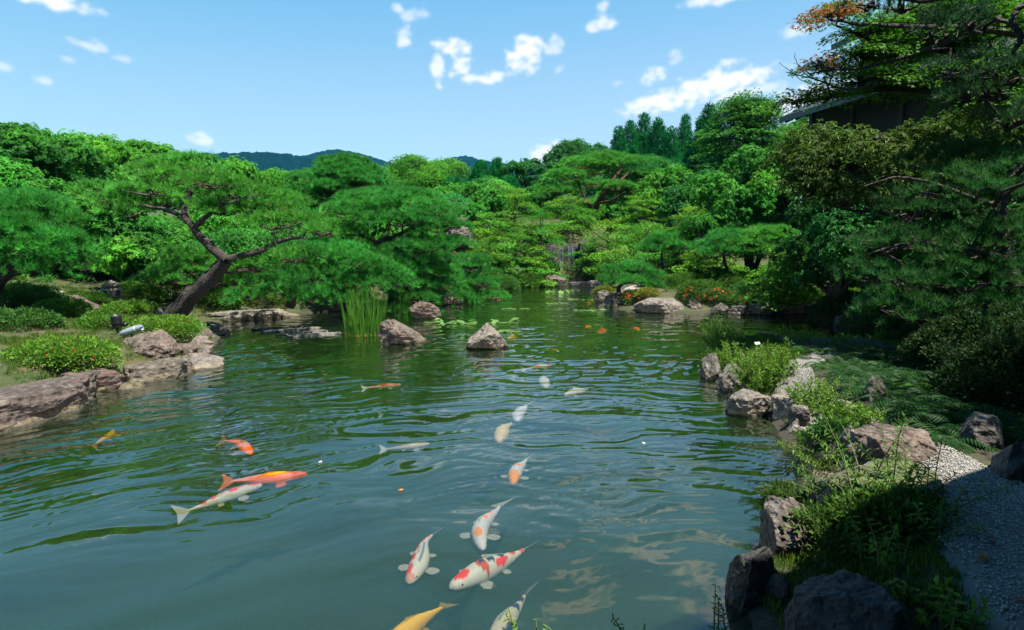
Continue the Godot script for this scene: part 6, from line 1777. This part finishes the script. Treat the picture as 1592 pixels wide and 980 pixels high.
func make_water_plants() -> void:
	# reeds: upright stems standing in the water
	var rng := RandomNumberGenerator.new()
	rng.seed = 61
	var beds := [["dense clump of tall bright green reeds standing in the pond", Vector3(-3.35, 0.0, -12.72), 0.42, 0.34, 1.15, 260], ["few thin tall reeds behind the dense reed clump", Vector3(-3.27, 0.0, -15.82), 0.45, 0.2, 0.95, 26]]
	for bd in beds:
		var t := thing("reed_clump", bd[0], "reeds", bd[1])
		var b := Bag.new()
		for i in bd[5]:
			var a := rng.randf() * TAU
			var q := sqrt(rng.randf())
			var foot := Vector3(cos(a) * bd[2] * q, -0.1, sin(a) * bd[3] * q)
			var h: float = bd[4] * rng.randf_range(0.45, 1.08)
			var lean := Vector3(rng.randf_range(-1, 1), 0, rng.randf_range(-1, 1)) * 0.12 + Vector3(foot.x, 0, foot.z) * 0.25
			var tip := foot + UP * h + lean * h
			var tn := rng.randf_range(0.7, 1.3)
			var col := Color(0.06 * tn * rng.randf_range(0.8, 1.5), 0.22 * tn, 0.022 * tn)
			b.tube([foot, foot.lerp(tip, 0.5) - lean * 0.15, tip], [0.008, 0.0065, 0.0025], 3, col)
		var m := part(t, "stems", b.mesh(), mats.soft)
		m.set_meta("kind", "stuff")
		if bd[5] > 100:
			var c := Bag.new()
			for i in 160:
				var a := rng.randf() * TAU
				var p := Vector3(cos(a) * 0.44, rng.randf_range(-0.02, 0.05), sin(a) * 0.36) * sqrt(rng.randf_range(0.4, 1.0))
				c.leaf(p, (rand_dir(rng) + UP).normalized(), UP, 0.1, 0.02, 0.1, Color(0.16 * rng.randf_range(0.6, 1.2), 0.13, 0.03))
			var dead := part(t, "dead_leaves", c.mesh(), mats.soft)
			dead.set_meta("kind", "stuff")
	# water lilies
	var disc := Bag.new()
	for k in 14:
		var a := 0.25 + (TAU - 0.5) * k / 14.0
		var a2 := 0.25 + (TAU - 0.5) * (k + 1) / 14.0
		disc.tri(Vector3.ZERO, Vector3(cos(a), 0.03 + 0.03 * sin(a * 3.0), sin(a)), Vector3(cos(a2), 0.03 + 0.03 * sin(a2 * 3.0), sin(a2)), Color(1, 1, 1))
	var pad := disc.mesh()
	for k in 3:
		var m: StandardMaterial3D = mats.leaf.duplicate()
		m.albedo_color = [Color(0.09, 0.19, 0.05), Color(0.13, 0.25, 0.08), Color(0.07, 0.15, 0.03)][k].linear_to_srgb()
		m.roughness = 0.35
		mats["pad%d" % k] = m
	var lilies := [["clump of raised water lily leaves behind the rocks in mid-pond", Vector3(-1.60, 0.0, -14.56), 0.62, 0.22, 22, true], ["water lily leaves behind the pale peaked rock", Vector3(-0.24, 0.0, -14.80), 0.42, 0.2, 13, true], ["low water lily leaves right behind the pale peaked rock", Vector3(-0.15, 0.0, -13.28), 0.3, 0.14, 7, false], ["thin raft of lily pads left of the pond's middle", Vector3(0.08, 0.0, -17.83), 0.45, 0.1, 7, false], ["raft of lily pads in the middle of the far water", Vector3(1.69, 0.0, -19.34), 0.42, 0.12, 8, false], ["lily pads below the tip of the peninsula", Vector3(2.33, 0.0, -17.49), 0.5, 0.16, 9, false], ["lily pads in front of the large far-shore boulder", Vector3(1.95, 0.0, -23.85), 0.55, 0.2, 8, true], ["faint lily pads on the far water in front of the waterfall", Vector3(2.59, 0.0, -24.81), 0.35, 0.14, 5, false], ["lily pads in the water below the flat slab by the waterfall", Vector3(2.51, 0.0, -20.87), 0.45, 0.12, 6, false], ["lily pads at the shore below the low far pines", Vector3(-1.24, 0.0, -24.81), 0.6, 0.16, 7, true]]
	for r in lilies:
		var t := thing("water_lily", r[0], "water lily", r[1] + UP * 0.012, "water lilies on the pond")
		for i in r[4]:
			var p := Vector3(rng.randf_range(-1, 1) * r[2], 0.004 * (i % 4), rng.randf_range(-1, 1) * r[3])
			var m := part(t, "lily_pad", pad, mats["pad%d" % (i % 3)])
			var s := rng.randf_range(0.07, 0.13)
			var tip := Basis.IDENTITY
			if r[5] and i % 2 == 0:
				p.y += rng.randf_range(0.02, 0.08)
				tip = Basis.from_euler(Vector3(rng.randf_range(-0.5, 0.5), 0, rng.randf_range(-0.5, 0.5)))
			m.transform = Transform3D(tip * Basis(UP, rng.randf() * TAU).scaled(Vector3.ONE * s), p)
	# sunken plant seen through the water by the bank
	feathery("submerged water weed seen below the surface by the arching sprays", Vector3(2.20, 0.0, -4.43), 0.2, 0.0, Color(0.05, 0.10, 0.02), 890)


# ---------------------------------------------------------------- lantern, spotlights, marker
func lathe(profile: Array, sides: int, col: Color, square := 0.0, rng: RandomNumberGenerator = null) -> ArrayMesh:
	var v := PackedVector3Array()
	var c := PackedColorArray()
	var idx := PackedInt32Array()
	for p in profile:
		for k in sides:
			var a := TAU * k / sides
			var e := 1.0 / pow(pow(absf(cos(a)), 2.0 + square) + pow(absf(sin(a)), 2.0 + square), 1.0 / (2.0 + square))
			var j := 1.0 if rng == null else rng.randf_range(0.97, 1.03)
			v.append(Vector3(cos(a) * e * p[0] * j, p[1], sin(a) * e * p[0] * j))
			c.append(shade(col, 1.0 if rng == null else rng.randf_range(0.8, 1.15)))
	for i in profile.size() - 1:
		for k in sides:
			var a := i * sides + k
			var b := i * sides + (k + 1) % sides
			idx.append_array([a, a + sides, b, b, a + sides, b + sides])
	return mesh_of(v, c, idx, smooth_normals(v, idx))


func make_furniture() -> void:
	var rng := RandomNumberGenerator.new()
	rng.seed = 17
	var g := Color(0.36, 0.31, 0.25)
	var at := Vector3(-9.96, 0.55, -14.10)
	at.y = ground_y(at.x, at.z) + 0.04
	var t := thing("stone_lantern", "small weathered stone lantern with a round cap on the left mound", "lantern", at, "", -0.25)
	part(t, "base", lathe([[0.0, -0.08], [0.20, -0.08], [0.19, 0.03], [0.13, 0.09], [0.0, 0.09]], 20, g, 1.5, rng), mats.stone)
	var fire := CSGCombiner3D.new()
	fire.name = "fire_box"
	t.add_child(fire)
	var body := CSGMesh3D.new()
	body.name = "body"
	body.mesh = lathe([[0.0, 0.085], [0.135, 0.085], [0.145, 0.14], [0.165, 0.25], [0.15, 0.30], [0.0, 0.30]], 20, g, 2.5, rng)
	body.material = mats.carved
	fire.add_child(body)
	for k in 2:
		var hole := CSGBox3D.new()
		hole.name = "opening"
		hole.operation = CSGShape3D.OPERATION_SUBTRACTION
		hole.size = Vector3(0.11, 0.12, 0.5) if k == 0 else Vector3(0.5, 0.12, 0.10)
		hole.position = Vector3(0, 0.2, 0)
		hole.material = mats.carved
		fire.add_child(hole)
	part(t, "cap", lathe([[0.0, 0.30], [0.12, 0.30], [0.155, 0.335], [0.16, 0.37], [0.13, 0.41], [0.085, 0.435], [0.0, 0.44]], 20, shade(g, 0.75), 0.4, rng), mats.stone)
	part(t, "finial", lathe([[0.05, 0.43], [0.045, 0.455], [0.0, 0.47]], 14, shade(g, 0.7), 0.0, rng), mats.stone)
	t.scale = Vector3.ONE * 1.22
	# black spotlight on a stake
	at = Vector3(-7.10, 0.45, -10.11)
	at.y = ground_y(at.x, at.z)
	t = thing("spotlight", "black cylindrical garden spotlight on a stake in the moss", "spotlight", at)
	part(t, "barrel", lathe([[0.0, -0.11], [0.075, -0.11], [0.085, -0.10], [0.085, 0.09], [0.078, 0.11], [0.07, 0.11], [0.066, 0.09], [0.0, 0.09]], 20, Color.WHITE), mats.black_metal).transform = Transform3D(Basis(Vector3.RIGHT, 0.12), Vector3(0, 0.24, 0))
	part(t, "fin_ring", lathe([[0.084, -0.01], [0.09, -0.01], [0.09, 0.01], [0.084, 0.01]], 20, Color.WHITE), mats.black_metal).position = Vector3(0, 0.22, 0)
	part(t, "stake", lathe([[0.02, -0.1], [0.022, 0.15], [0.0, 0.15]], 8, Color.WHITE), mats.black_metal)
	part(t, "base", lathe([[0.0, -0.02], [0.06, -0.02], [0.055, 0.02], [0.0, 0.03]], 14, Color.WHITE), mats.black_metal)
	var arm := part(t, "bracket", box(Vector3(0.10, 0.035, 0.03)), mats.black_metal)
	arm.transform = Transform3D(Basis(Vector3.BACK, -0.3), Vector3(0.11, 0.20, 0))
	part(t, "joint_knob", lathe([[0.0, -0.03], [0.035, -0.03], [0.035, 0.03], [0.0, 0.03]], 12, Color.WHITE), mats.black_metal).transform = Transform3D(Basis(Vector3.RIGHT, PI / 2), Vector3(0.16, 0.185, 0))
	# silver spotlight lying towards the azalea
	at = Vector3(-6.64, 0.44, -9.79)
	at.y = ground_y(at.x, at.z)
	t = thing("spotlight", "silver bullet-shaped garden spotlight tilted on the brown boulder's top", "spotlight", at)
	var tilt := Basis(Vector3(0, 0, 1), deg_to_rad(-72)) * Basis.IDENTITY
	part(t, "barrel", lathe([[0.0, -0.21], [0.03, -0.20], [0.055, -0.15], [0.065, -0.06], [0.065, 0.10], [0.06, 0.11], [0.0, 0.11]], 20, Color.WHITE), mats.silver).transform = Transform3D(tilt, Vector3(0, 0.13, 0))
	part(t, "hood", lathe([[0.058, 0.105], [0.058, 0.20], [0.052, 0.20], [0.05, 0.13], [0.0, 0.13]], 20, Color.WHITE), mats.silver).transform = Transform3D(tilt, Vector3(0, 0.13, 0))
	part(t, "stake", lathe([[0.014, -0.12], [0.016, 0.1], [0.0, 0.11]], 8, Color.WHITE), mats.black_metal)
	# plant marker
	at = Vector3(3.71, 0.23, -8.47)
	at.y = ground_y(at.x, at.z)
	t = thing("plant_marker", "small white plant marker standing among the feathery plants", "marker", at, "", 0.3)
	var plate := plain(0.5, Color(0.75, 0.82, 0.85), false)
	var pm := part(t, "plate", box(Vector3(0.09, 0.035, 0.006)), plate)
	pm.transform = Transform3D(Basis(Vector3.RIGHT, -0.6), Vector3(0, 0.36, 0))
	part(t, "stake", box(Vector3(0.012, 0.46, 0.005)), mats.silver).position = Vector3(0, 0.12, -0.012)


# ---------------------------------------------------------------- koi
const WHITE_K := Color(0.275, 0.275, 0.225)
const RED_K := Color(0.40, 0.010, 0.001)
const ORANGE_K := Color(0.56, 0.090, 0.002)
const INK_K := Color(0.010, 0.017, 0.043)
const GOLD_K := Color(0.370, 0.209, 0.025)
const YELLOW_K := Color(0.306, 0.145, 0.003)

# nose and tail tip in the water; patches: [place from nose 0 to tail 1, side -1..1, half length, half width, colour]
func koi(label: String, nose: Vector3, tail: Vector3, bend: float, sway: float, base: Color, patches: Array, deep: float, seed_: int, opts := {}) -> void:
	var rng := RandomNumberGenerator.new()
	rng.seed = seed_
	var mid := (nose + tail) * 0.5
	var len := nose.distance_to(tail)
	var fwd := (nose - tail).normalized()
	var right := fwd.cross(UP).normalized()
	var fat: float = opts.get("fat", 1.0)
	var hw := len * 0.088 * fat
	var t := thing("koi", label, "koi", Vector3(mid.x, -deep - 0.012 - hw * 1.05, mid.z), "koi in the pond")
	var spine := func(s: float) -> Vector3:
		return fwd * len * (0.5 - s) + right * len * (bend * sin(PI * s) + sway * sin(TAU * s) * (0.35 + s))
	var widths := [[0.0, 0.03], [0.008, 0.24], [0.03, 0.46], [0.09, 0.68], [0.17, 0.85], [0.28, 1.0], [0.40, 0.98], [0.52, 0.76], [0.64, 0.48], [0.74, 0.27], [0.80, 0.19], [0.83, 0.17], [0.85, 0.05]]
	var w_at := func(s: float) -> float:
		for i in widths.size() - 1:
			if s <= widths[i + 1][0]:
				return lerpf(widths[i][1], widths[i + 1][1], smoothstep(0.0, 1.0, (s - widths[i][0]) / (widths[i + 1][0] - widths[i][0])) * 0.5 + 0.5 * (s - widths[i][0]) / (widths[i + 1][0] - widths[i][0]))
		return 0.05
	var v := PackedVector3Array()
	var c := PackedColorArray()
	var idx := PackedInt32Array()
	var ringn := 56
	var sides := 24
	var off := rng.randf() * 40.0
	for i in ringn + 1:
		var s := 0.85 * i / ringn
		var p: Vector3 = spine.call(s)
		var d: Vector3 = (spine.call(s - 0.01) - spine.call(s + 0.01)).normalized()
		var r := d.cross(UP).normalized()
		var w: float = w_at.call(s) * hw
		var hh := w * lerpf(0.92, 1.25, smoothstep(0.1, 0.8, s))
		for k in sides:
			var a := TAU * k / sides
			v.append(p + r * cos(a) * w + UP * sin(a) * hh)
			var u := cos(a) if sin(a) > -0.2 else signf(cos(a)) * 1.3
			var col := base
			var n := fine.get_noise_3d(s * 11.0 + off, u * 2.2, seed_) * 0.45
			if opts.has("scales"):
				var q := absf(sin(s * 105.0 + (PI * 0.5 if k % 2 else 0.0)))
				col = shade(base, lerpf(0.55, 1.15, q) * lerpf(1.25, 0.75, absf(u) * 0.6))
			if opts.has("flank"):
				col = col.lerp(opts.flank, smoothstep(0.25, 0.75, absf(u)))
			for pt in patches:
				var ds: float = (s - pt[0]) / pt[2]
				var du: float = (u - pt[1]) / pt[3]
				if ds * ds + du * du + n * 1.5 < 1.0:
					col = pt[4]
			col = shade(col, 1.0 + 0.10 * fine.get_noise_2d(s * 40.0, u * 9.0 + off))
			c.append(col)
	for i in ringn:
		for k in sides:
			var a := i * sides + k
			var b := i * sides + (k + 1) % sides
			idx.append_array([a, b, a + sides, b, b + sides, a + sides])
	part(t, "body", mesh_of(v, c, idx, smooth_normals(v, idx)), mats.fish)
	# fins
	var fin_col: Color = opts.get("fin", base.lerp(WHITE_K, 0.4))
	var tf := Bag.new()
	var root: Vector3 = spine.call(0.80)
	var back: Vector3 = (spine.call(0.84) - spine.call(0.78)).normalized()
	var rr := back.cross(UP).normalized()
	var fan: float = opts.get("fan", 0.35)
	for lobe in [-1.0, 1.0]:
		var tip_dir: Vector3 = (back + rr * lobe * fan * 1.5 + UP * lobe * 0.4).normalized()
		for k in 6:
			var f0 := k / 6.0
			var f1 := (k + 1) / 6.0
			var a0: Vector3 = (back * 0.72).lerp(tip_dir * 1.15, f0) * len * 0.20
			var a1: Vector3 = (back * 0.72).lerp(tip_dir * 1.15, f1) * len * 0.19
			tf.tri(root - UP * 0.0, root + a0, root + a1, shade(fin_col, 0.9 + 0.15 * (k % 2)))
	part(t, "tail_fin", tf.mesh(), mats.fin)
	for side in [-1.0, 1.0]:
		for pair in 2:
			var s: float = [0.24, 0.50][pair]
			var p: Vector3 = spine.call(s) + right * side * w_at.call(s) * hw * 0.85 - UP * hw * 0.25
			var d: Vector3 = (spine.call(s + 0.02) - spine.call(s - 0.02)).normalized()
			var out: Vector3 = (right * side * opts.get("spread", 1.0) + d * 0.75 - UP * 0.12).normalized()
			var size: float = len * [0.145, 0.085][pair]
			var b := Bag.new()
			var across := out.cross(UP).normalized()
			for k in 7:
				var f0 := k / 7.0 * PI - PI * 0.5
				var f1 := (k + 1) / 7.0 * PI - PI * 0.5
				var q0: Vector3 = p + out * size * (0.35 + 0.65 * cos(f0)) + across * size * 0.42 * sin(f0)
				var q1: Vector3 = p + out * size * (0.35 + 0.65 * cos(f1)) + across * size * 0.42 * sin(f1)
				b.tri(p, q0, q1, shade(fin_col, 0.9 + 0.15 * (k % 2)))
			part(t, "pectoral_fin" if pair == 0 else "pelvic_fin", b.mesh(), mats.fin)
	var df := Bag.new()
	for k in 8:
		var s0 := 0.36 + 0.24 * k / 8.0
		var s1 := 0.36 + 0.24 * (k + 1) / 8.0
		var h0 := hw * 0.42 * (1.0 - k / 9.0)
		var h1 := hw * 0.42 * (1.0 - (k + 1) / 9.0)
		var p0: Vector3 = spine.call(s0) + UP * w_at.call(s0) * hw * 0.95
		var p1: Vector3 = spine.call(s1) + UP * w_at.call(s1) * hw * 0.95
		var l0 := right * hw * 0.25
		df.tri(p0, p0 + UP * h0 + l0, p1, fin_col)
		df.tri(p1, p0 + UP * h0 + l0, p1 + UP * h1 + l0, fin_col)
	part(t, "dorsal_fin", df.mesh(), mats.fin)
	if not clumps.has("eye"):
		var sp := SphereMesh.new()
		sp.radius = 1.0; sp.height = 2.0; sp.radial_segments = 10; sp.rings = 6
		clumps.eye = sp
		mats.eye = plain(0.15, Color(0.025, 0.025, 0.030), false)
	for side in [-1.0, 1.0]:
		var e := part(t, "eye", clumps.eye, mats.eye)
		e.position = spine.call(0.085) + right * side * w_at.call(0.085) * hw * 0.86 + UP * hw * 0.22
		e.scale = Vector3.ONE * hw * 0.10


func make_koi() -> void:
	var S := 0.008
	koi("large white koi with a red head patch and black and orange spots, nearest the middle", Vector3(-0.40, 0.0, -3.39), Vector3(0.15, 0.0, -3.96), -0.03, 0.02, WHITE_K, [[0.13, 0.15, 0.075, 0.75, RED_K], [0.33, -0.15, 0.045, 0.8, Color(0.255, 0.030, 0.003)], [0.36, 0.6, 0.05, 0.4, RED_K], [0.35, 0.05, 0.03, 0.3, INK_K], [0.43, 0.0, 0.04, 0.6, INK_K], [0.52, -0.6, 0.08, 0.35, RED_K], [0.52, 0.3, 0.03, 0.35, INK_K], [0.55, -0.1, 0.03, 0.35, INK_K], [0.60, 0.45, 0.028, 0.3, INK_K], [0.68, 0.0, 0.04, 0.7, Color(0.272, 0.034, 0.003)], [0.80, 0.0, 0.03, 1.2, RED_K]], S, 901, {"fin": WHITE_K, "fat": 1.12})
	koi("white koi with a blue-black back and red flank spots, curling its tail", Vector3(-0.67, 0.0, -3.42), Vector3(-0.52, 0.0, -4.13), 0.06, -0.05, WHITE_K, [[0.42, -0.25, 0.20, 0.22, Color(0.044, 0.067, 0.133)], [0.13, 0.55, 0.09, 0.35, RED_K], [0.32, 0.7, 0.07, 0.3, RED_K], [0.50, 0.7, 0.05, 0.4, RED_K], [0.66, 0.4, 0.05, 0.5, RED_K], [0.78, 0.3, 0.05, 0.7, RED_K], [0.04, 0.0, 0.05, 0.9, Color(0.276, 0.134, 0.096)]], S, 902, {"fin": WHITE_K, "spread": 1.4})
	koi("white koi with an orange crown, behind the large red-headed one", Vector3(-0.21, 0.0, -3.82), Vector3(-0.10, 0.0, -4.63), 0.07, 0.05, Color(0.276, 0.269, 0.253), [[0.20, 0.15, 0.06, 0.5, Color(0.391, 0.128, 0.003)], [0.48, -0.2, 0.03, 0.35, ORANGE_K], [0.60, 0.0, 0.03, 0.4, ORANGE_K]], S, 903, {"fin": WHITE_K, "fan": 0.6, "spread": 1.3, "fat": 0.88})
	koi("golden koi with netted scales leaving the bottom edge of the frame", Vector3(-0.71, 0.0, -2.78), Vector3(-0.36, 0.0, -3.23), 0.03, 0.0, Color(0.306, 0.183, 0.010), [], S, 904, {"scales": true, "fin": Color(0.255, 0.162, 0.017), "fat": 1.15, "fan": 0.7})
	koi("deep pale koi with a dark tail beside the green sprig at the bottom", Vector3(-0.12, 0.0, -2.76), Vector3(0.10, 0.0, -3.48), 0.02, 0.03, Color(0.212, 0.200, 0.139), [[0.20, -0.8, 0.2, 0.35, INK_K], [0.20, 0.8, 0.2, 0.3, INK_K], [0.62, 0.0, 0.04, 0.9, INK_K], [0.75, 0.0, 0.04, 0.9, INK_K]], 0.05, 905, {"fin": Color(0.154, 0.162, 0.139)})
	koi("white koi with an orange head swimming towards the viewer in mid-pond", Vector3(0.01, 0.0, -4.94), Vector3(0.16, 0.0, -5.64), 0.03, 0.03, Color(0.269, 0.276, 0.276), [[0.12, 0.0, 0.15, 1.4, Color(0.408, 0.145, 0.003)], [0.45, -0.2, 0.05, 0.5, ORANGE_K]], S, 906, {"fin": WHITE_K})
	koi("pale yellow koi swimming towards the viewer in mid-pond", Vector3(-0.15, 0.0, -6.08), Vector3(0.05, 0.0, -6.87), 0.06, 0.0, Color(0.308, 0.238, 0.100), [], S, 907, {"fin": Color(0.289, 0.230, 0.116), "fat": 1.15})
	koi("ghostly white koi just behind the pale yellow one", Vector3(0.06, 0.0, -6.82), Vector3(0.18, 0.0, -7.68), 0.0, 0.04, Color(0.253, 0.269, 0.285), [], 0.02, 908, {"fin": WHITE_K, "fan": 0.7, "spread": 1.4})
	koi("small white koi pointing at the viewer near the pale peaked rock", Vector3(0.51, 0.0, -8.50), Vector3(0.50, 0.0, -9.35), 0.0, 0.0, WHITE_K, [], S * 0.5, 909, {"fin": WHITE_K, "fat": 1.3, "spread": 1.4})
	koi("white koi lying sideways at the surface right of mid-pond", Vector3(0.75, 0.0, -7.89), Vector3(1.21, 0.0, -8.34), 0.03, 0.02, WHITE_K, [], 0.0, 910, {"fin": WHITE_K, "fat": 1.1, "spread": 1.3})
	koi("slim white koi with red patches just below the pale peaked rock", Vector3(0.70, 0.0, -9.86), Vector3(0.15, 0.0, -9.55), 0.0, 0.0, WHITE_K, [[0.10, 0.0, 0.09, 1.3, RED_K], [0.45, 0.0, 0.10, 1.0, ORANGE_K]], S, 911, {"fin": WHITE_K, "fat": 0.8})
	koi("red and white koi in front of the reeds", Vector3(-1.70, 0.0, -8.50), Vector3(-2.26, 0.0, -8.26), 0.0, 0.02, Color(0.276, 0.192, 0.146), [[0.15, 0.0, 0.12, 0.8, RED_K], [0.42, 0.1, 0.13, 0.8, RED_K], [0.68, 0.0, 0.1, 1.0, RED_K]], S, 912, {"fin": WHITE_K, "fat": 0.85})
	koi("pale bronze koi swimming right in the middle of the pond", Vector3(-0.89, 0.0, -5.91), Vector3(-1.41, 0.0, -5.74), 0.05, 0.0, Color(0.238, 0.207, 0.139), [[0.55, 0.3, 0.2, 0.3, Color(0.154, 0.100, 0.023)]], S, 913, {"fin": Color(0.250, 0.230, 0.173), "fat": 0.8})
	koi("big plain orange koi swimming beside the red-patched white one", Vector3(-1.92, 0.0, -5.10), Vector3(-2.66, 0.0, -4.91), 0.05, 0.02, ORANGE_K, [[0.36, 0.25, 0.25, 0.4, Color(0.468, 0.128, 0.003)], [0.10, 0.0, 0.10, 1.3, Color(0.408, 0.043, 0.002)]], -0.02, 914, {"fin": ORANGE_K, "fat": 0.95})
	koi("long white koi with red patches under the big orange one's flank", Vector3(-2.26, 0.0, -4.91), Vector3(-2.75, 0.0, -4.33), 0.02, -0.02, WHITE_K, [[0.10, 0.0, 0.07, 0.7, RED_K], [0.26, -0.1, 0.04, 0.35, RED_K], [0.36, 0.2, 0.06, 0.5, RED_K], [0.46, -0.2, 0.025, 0.3, RED_K], [0.57, 0.1, 0.04, 0.5, RED_K], [0.68, 0.0, 0.04, 0.7, RED_K]], S, 915, {"fin": WHITE_K, "fan": 0.5, "fat": 0.85})
	koi("orange koi with its tail curled up left of the big orange one", Vector3(-2.70, 0.0, -5.64), Vector3(-3.28, 0.0, -6.06), -0.12, 0.02, ORANGE_K, [[0.35, 0.0, 0.12, 0.5, Color(0.305, 0.092, 0.005)]], 0.0, 916, {"fin": Color(0.269, 0.116, 0.058)})
	koi("slender yellow koi near the left bank's long boulder", Vector3(-4.59, 0.0, -6.32), Vector3(-4.42, 0.0, -5.77), 0.03, 0.04, YELLOW_K, [], 0.0, 917, {"fin": YELLOW_K, "fat": 0.7})
	koi("dark blue-black koi breaking the surface left of mid-pond", Vector3(-1.23, 0.0, -7.01), Vector3(-1.69, 0.0, -6.90), 0.0, 0.02, Color(0.021, 0.025, 0.043), [], 0.0, 918, {"fin": Color(0.025, 0.034, 0.060), "fat": 0.75})
	koi("dim dark koi seen from behind in the ripples at the left", Vector3(-3.05, 0.0, -6.69), Vector3(-2.90, 0.0, -6.30), 0.0, 0.0, Color(0.017, 0.025, 0.051), [], 0.01, 919, {"fin": Color(0.022, 0.037, 0.074)})
	koi("dim dark koi beside the small white one", Vector3(0.38, 0.0, -7.75), Vector3(0.29, 0.0, -8.26), 0.0, 0.0, Color(0.022, 0.037, 0.074), [], 0.02, 920, {"fin": Color(0.030, 0.044, 0.088)})
	koi("small orange-headed koi, leftmost of three in the far water", Vector3(1.87, 0.0, -14.33), Vector3(2.11, 0.0, -14.68), 0.0, 0.0, WHITE_K, [[0.2, 0.0, 0.3, 1.4, ORANGE_K]], 0.0, 921, {"fin": WHITE_K, "fat": 1.6})
	koi("small orange koi, middle of three in the far water", Vector3(2.10, 0.0, -13.68), Vector3(2.46, 0.0, -14.33), 0.0, 0.0, Color(0.289, 0.108, 0.046), [[0.25, 0.0, 0.2, 0.9, RED_K]], 0.0, 922, {"fin": WHITE_K, "fat": 1.5})
	koi("small orange and white koi, rightmost of three in the far water", Vector3(3.17, 0.0, -14.00), Vector3(3.06, 0.0, -14.56), 0.0, 0.0, WHITE_K, [[0.25, 0.0, 0.25, 1.3, ORANGE_K]], 0.0, 923, {"fin": WHITE_K, "fat": 1.5})
	koi("bright yellow koi right of the pale peaked rock", Vector3(-0.09, 0.0, -12.72), Vector3(0.17, 0.0, -13.28), 0.0, 0.0, YELLOW_K, [], 0.0, 924, {"fin": YELLOW_K, "fat": 1.4})
	koi("faint yellow koi deep in the water right of the pale peaked rock", Vector3(0.93, 0.0, -11.22), Vector3(0.74, 0.0, -11.58), 0.0, 0.0, YELLOW_K, [], 0.03, 925, {"fin": YELLOW_K})
	koi("small orange koi by the lily pads under the peninsula's tip", Vector3(2.68, 0.0, -19.97), Vector3(2.82, 0.0, -20.64), 0.0, 0.0, ORANGE_K, [], 0.0, 926, {"fin": ORANGE_K, "fat": 1.3})


# ---------------------------------------------------------------- fallen leaves and petals
func make_litter() -> void:
	var rng := RandomNumberGenerator.new()
	rng.seed = 71
	var rows := [["small orange leaf floating below the middle of the pond", Vector3(-0.94, 0.0, -4.60), 0.035, Color(0.6, 0.2, 0.05)], ["pale petal floating right of the big orange koi", Vector3(-1.83, 0.0, -5.23), 0.03, Color(0.75, 0.62, 0.5)], ["white petal floating on the right part of the pond", Vector3(1.37, 0.0, -5.75), 0.035, Color(0.75, 0.75, 0.72)],
		["curled brown leaf lying on the shaded gravel", Vector3(2.51, 0.49, -2.80), 0.07, Color(0.28, 0.13, 0.05)], ["brown leaf at the right edge of the shaded gravel", Vector3(2.35, 0.49, -2.45), 0.05, Color(0.3, 0.16, 0.08)], ["reddish fallen leaf on the earth beside the upright dark rock", Vector3(1.62, 0.46, -2.79), 0.06, Color(0.22, 0.07, 0.05)], ["dry pinkish leaf on top of the large black boulder", Vector3(1.55, 0.50, -2.61), 0.06, Color(0.25, 0.12, 0.09)], ["yellow leaf on the sunlit gravel", Vector3(3.21, 0.49, -3.72), 0.03, Color(0.45, 0.4, 0.05)]]
	for i in rows.size():
		var r: Array = rows[i]
		var b := Bag.new()
		for k in 3:
			var a := -0.8 + 0.8 * k
			b.leaf(Vector3.ZERO, Vector3(sin(a), 0.15, cos(a)).normalized(), UP, r[2], r[2] * 0.5, 0.2, shade(r[3], rng.randf_range(0.8, 1.2)), 0.2)
		var o := MeshInstance3D.new()
		o.name = numbered("fallen_leaf", self)
		o.mesh = b.mesh()
		o.material_override = mats.petal
		add_child(o)
		var p: Vector3 = r[1]
		if p.y > 0.1: p.y = ground_y(p.x, p.z) + 0.045
		else: p.y = 0.008
		o.position = p
		o.rotation.y = rng.randf() * TAU
		tag(o, r[0], "leaf")
	var bl := Bag.new()
	for k in 3:
		var a := -0.8 + 0.8 * k
		bl.leaf(Vector3.ZERO, Vector3(sin(a), 0.12, cos(a)).normalized(), UP, 0.035, 0.018, 0.2, Color.WHITE, 0.2)
	var small := bl.mesh()
	var browns := []
	for k in 3:
		var m: StandardMaterial3D = mats.petal.duplicate()
		m.albedo_color = [Color(0.20, 0.09, 0.035), Color(0.28, 0.19, 0.06), Color(0.13, 0.06, 0.035)][k].linear_to_srgb()
		browns.append(m)
	for k in 40:
		var at: Vector2 = (WALK[2] as Vector2).lerp(WALK[5], rng.randf()) if k < 24 else Vector2(rng.randf_range(-9.5, -6.4), rng.randf_range(-11.5, -8.5))
		at.x += rng.randf_range(-0.35, 0.35)
		var o := MeshInstance3D.new()
		o.name = numbered("fallen_leaf", self)
		o.mesh = small
		o.material_override = browns[k % 3]
		add_child(o)
		o.position = Vector3(at.x, ground_y(at.x, at.y) + (0.045 if k < 24 else 0.02), at.y)
		o.rotation = Vector3(rng.randf_range(-0.3, 0.3), rng.randf() * TAU, rng.randf_range(-0.3, 0.3))
		o.scale = Vector3.ONE * rng.randf_range(0.6, 1.3)
		tag(o, "small dry leaf fallen on the gravel path" if k < 24 else "small dry leaf fallen on the mossy left bank", "leaf", "fallen leaves on the path" if k < 24 else "fallen leaves on the moss")
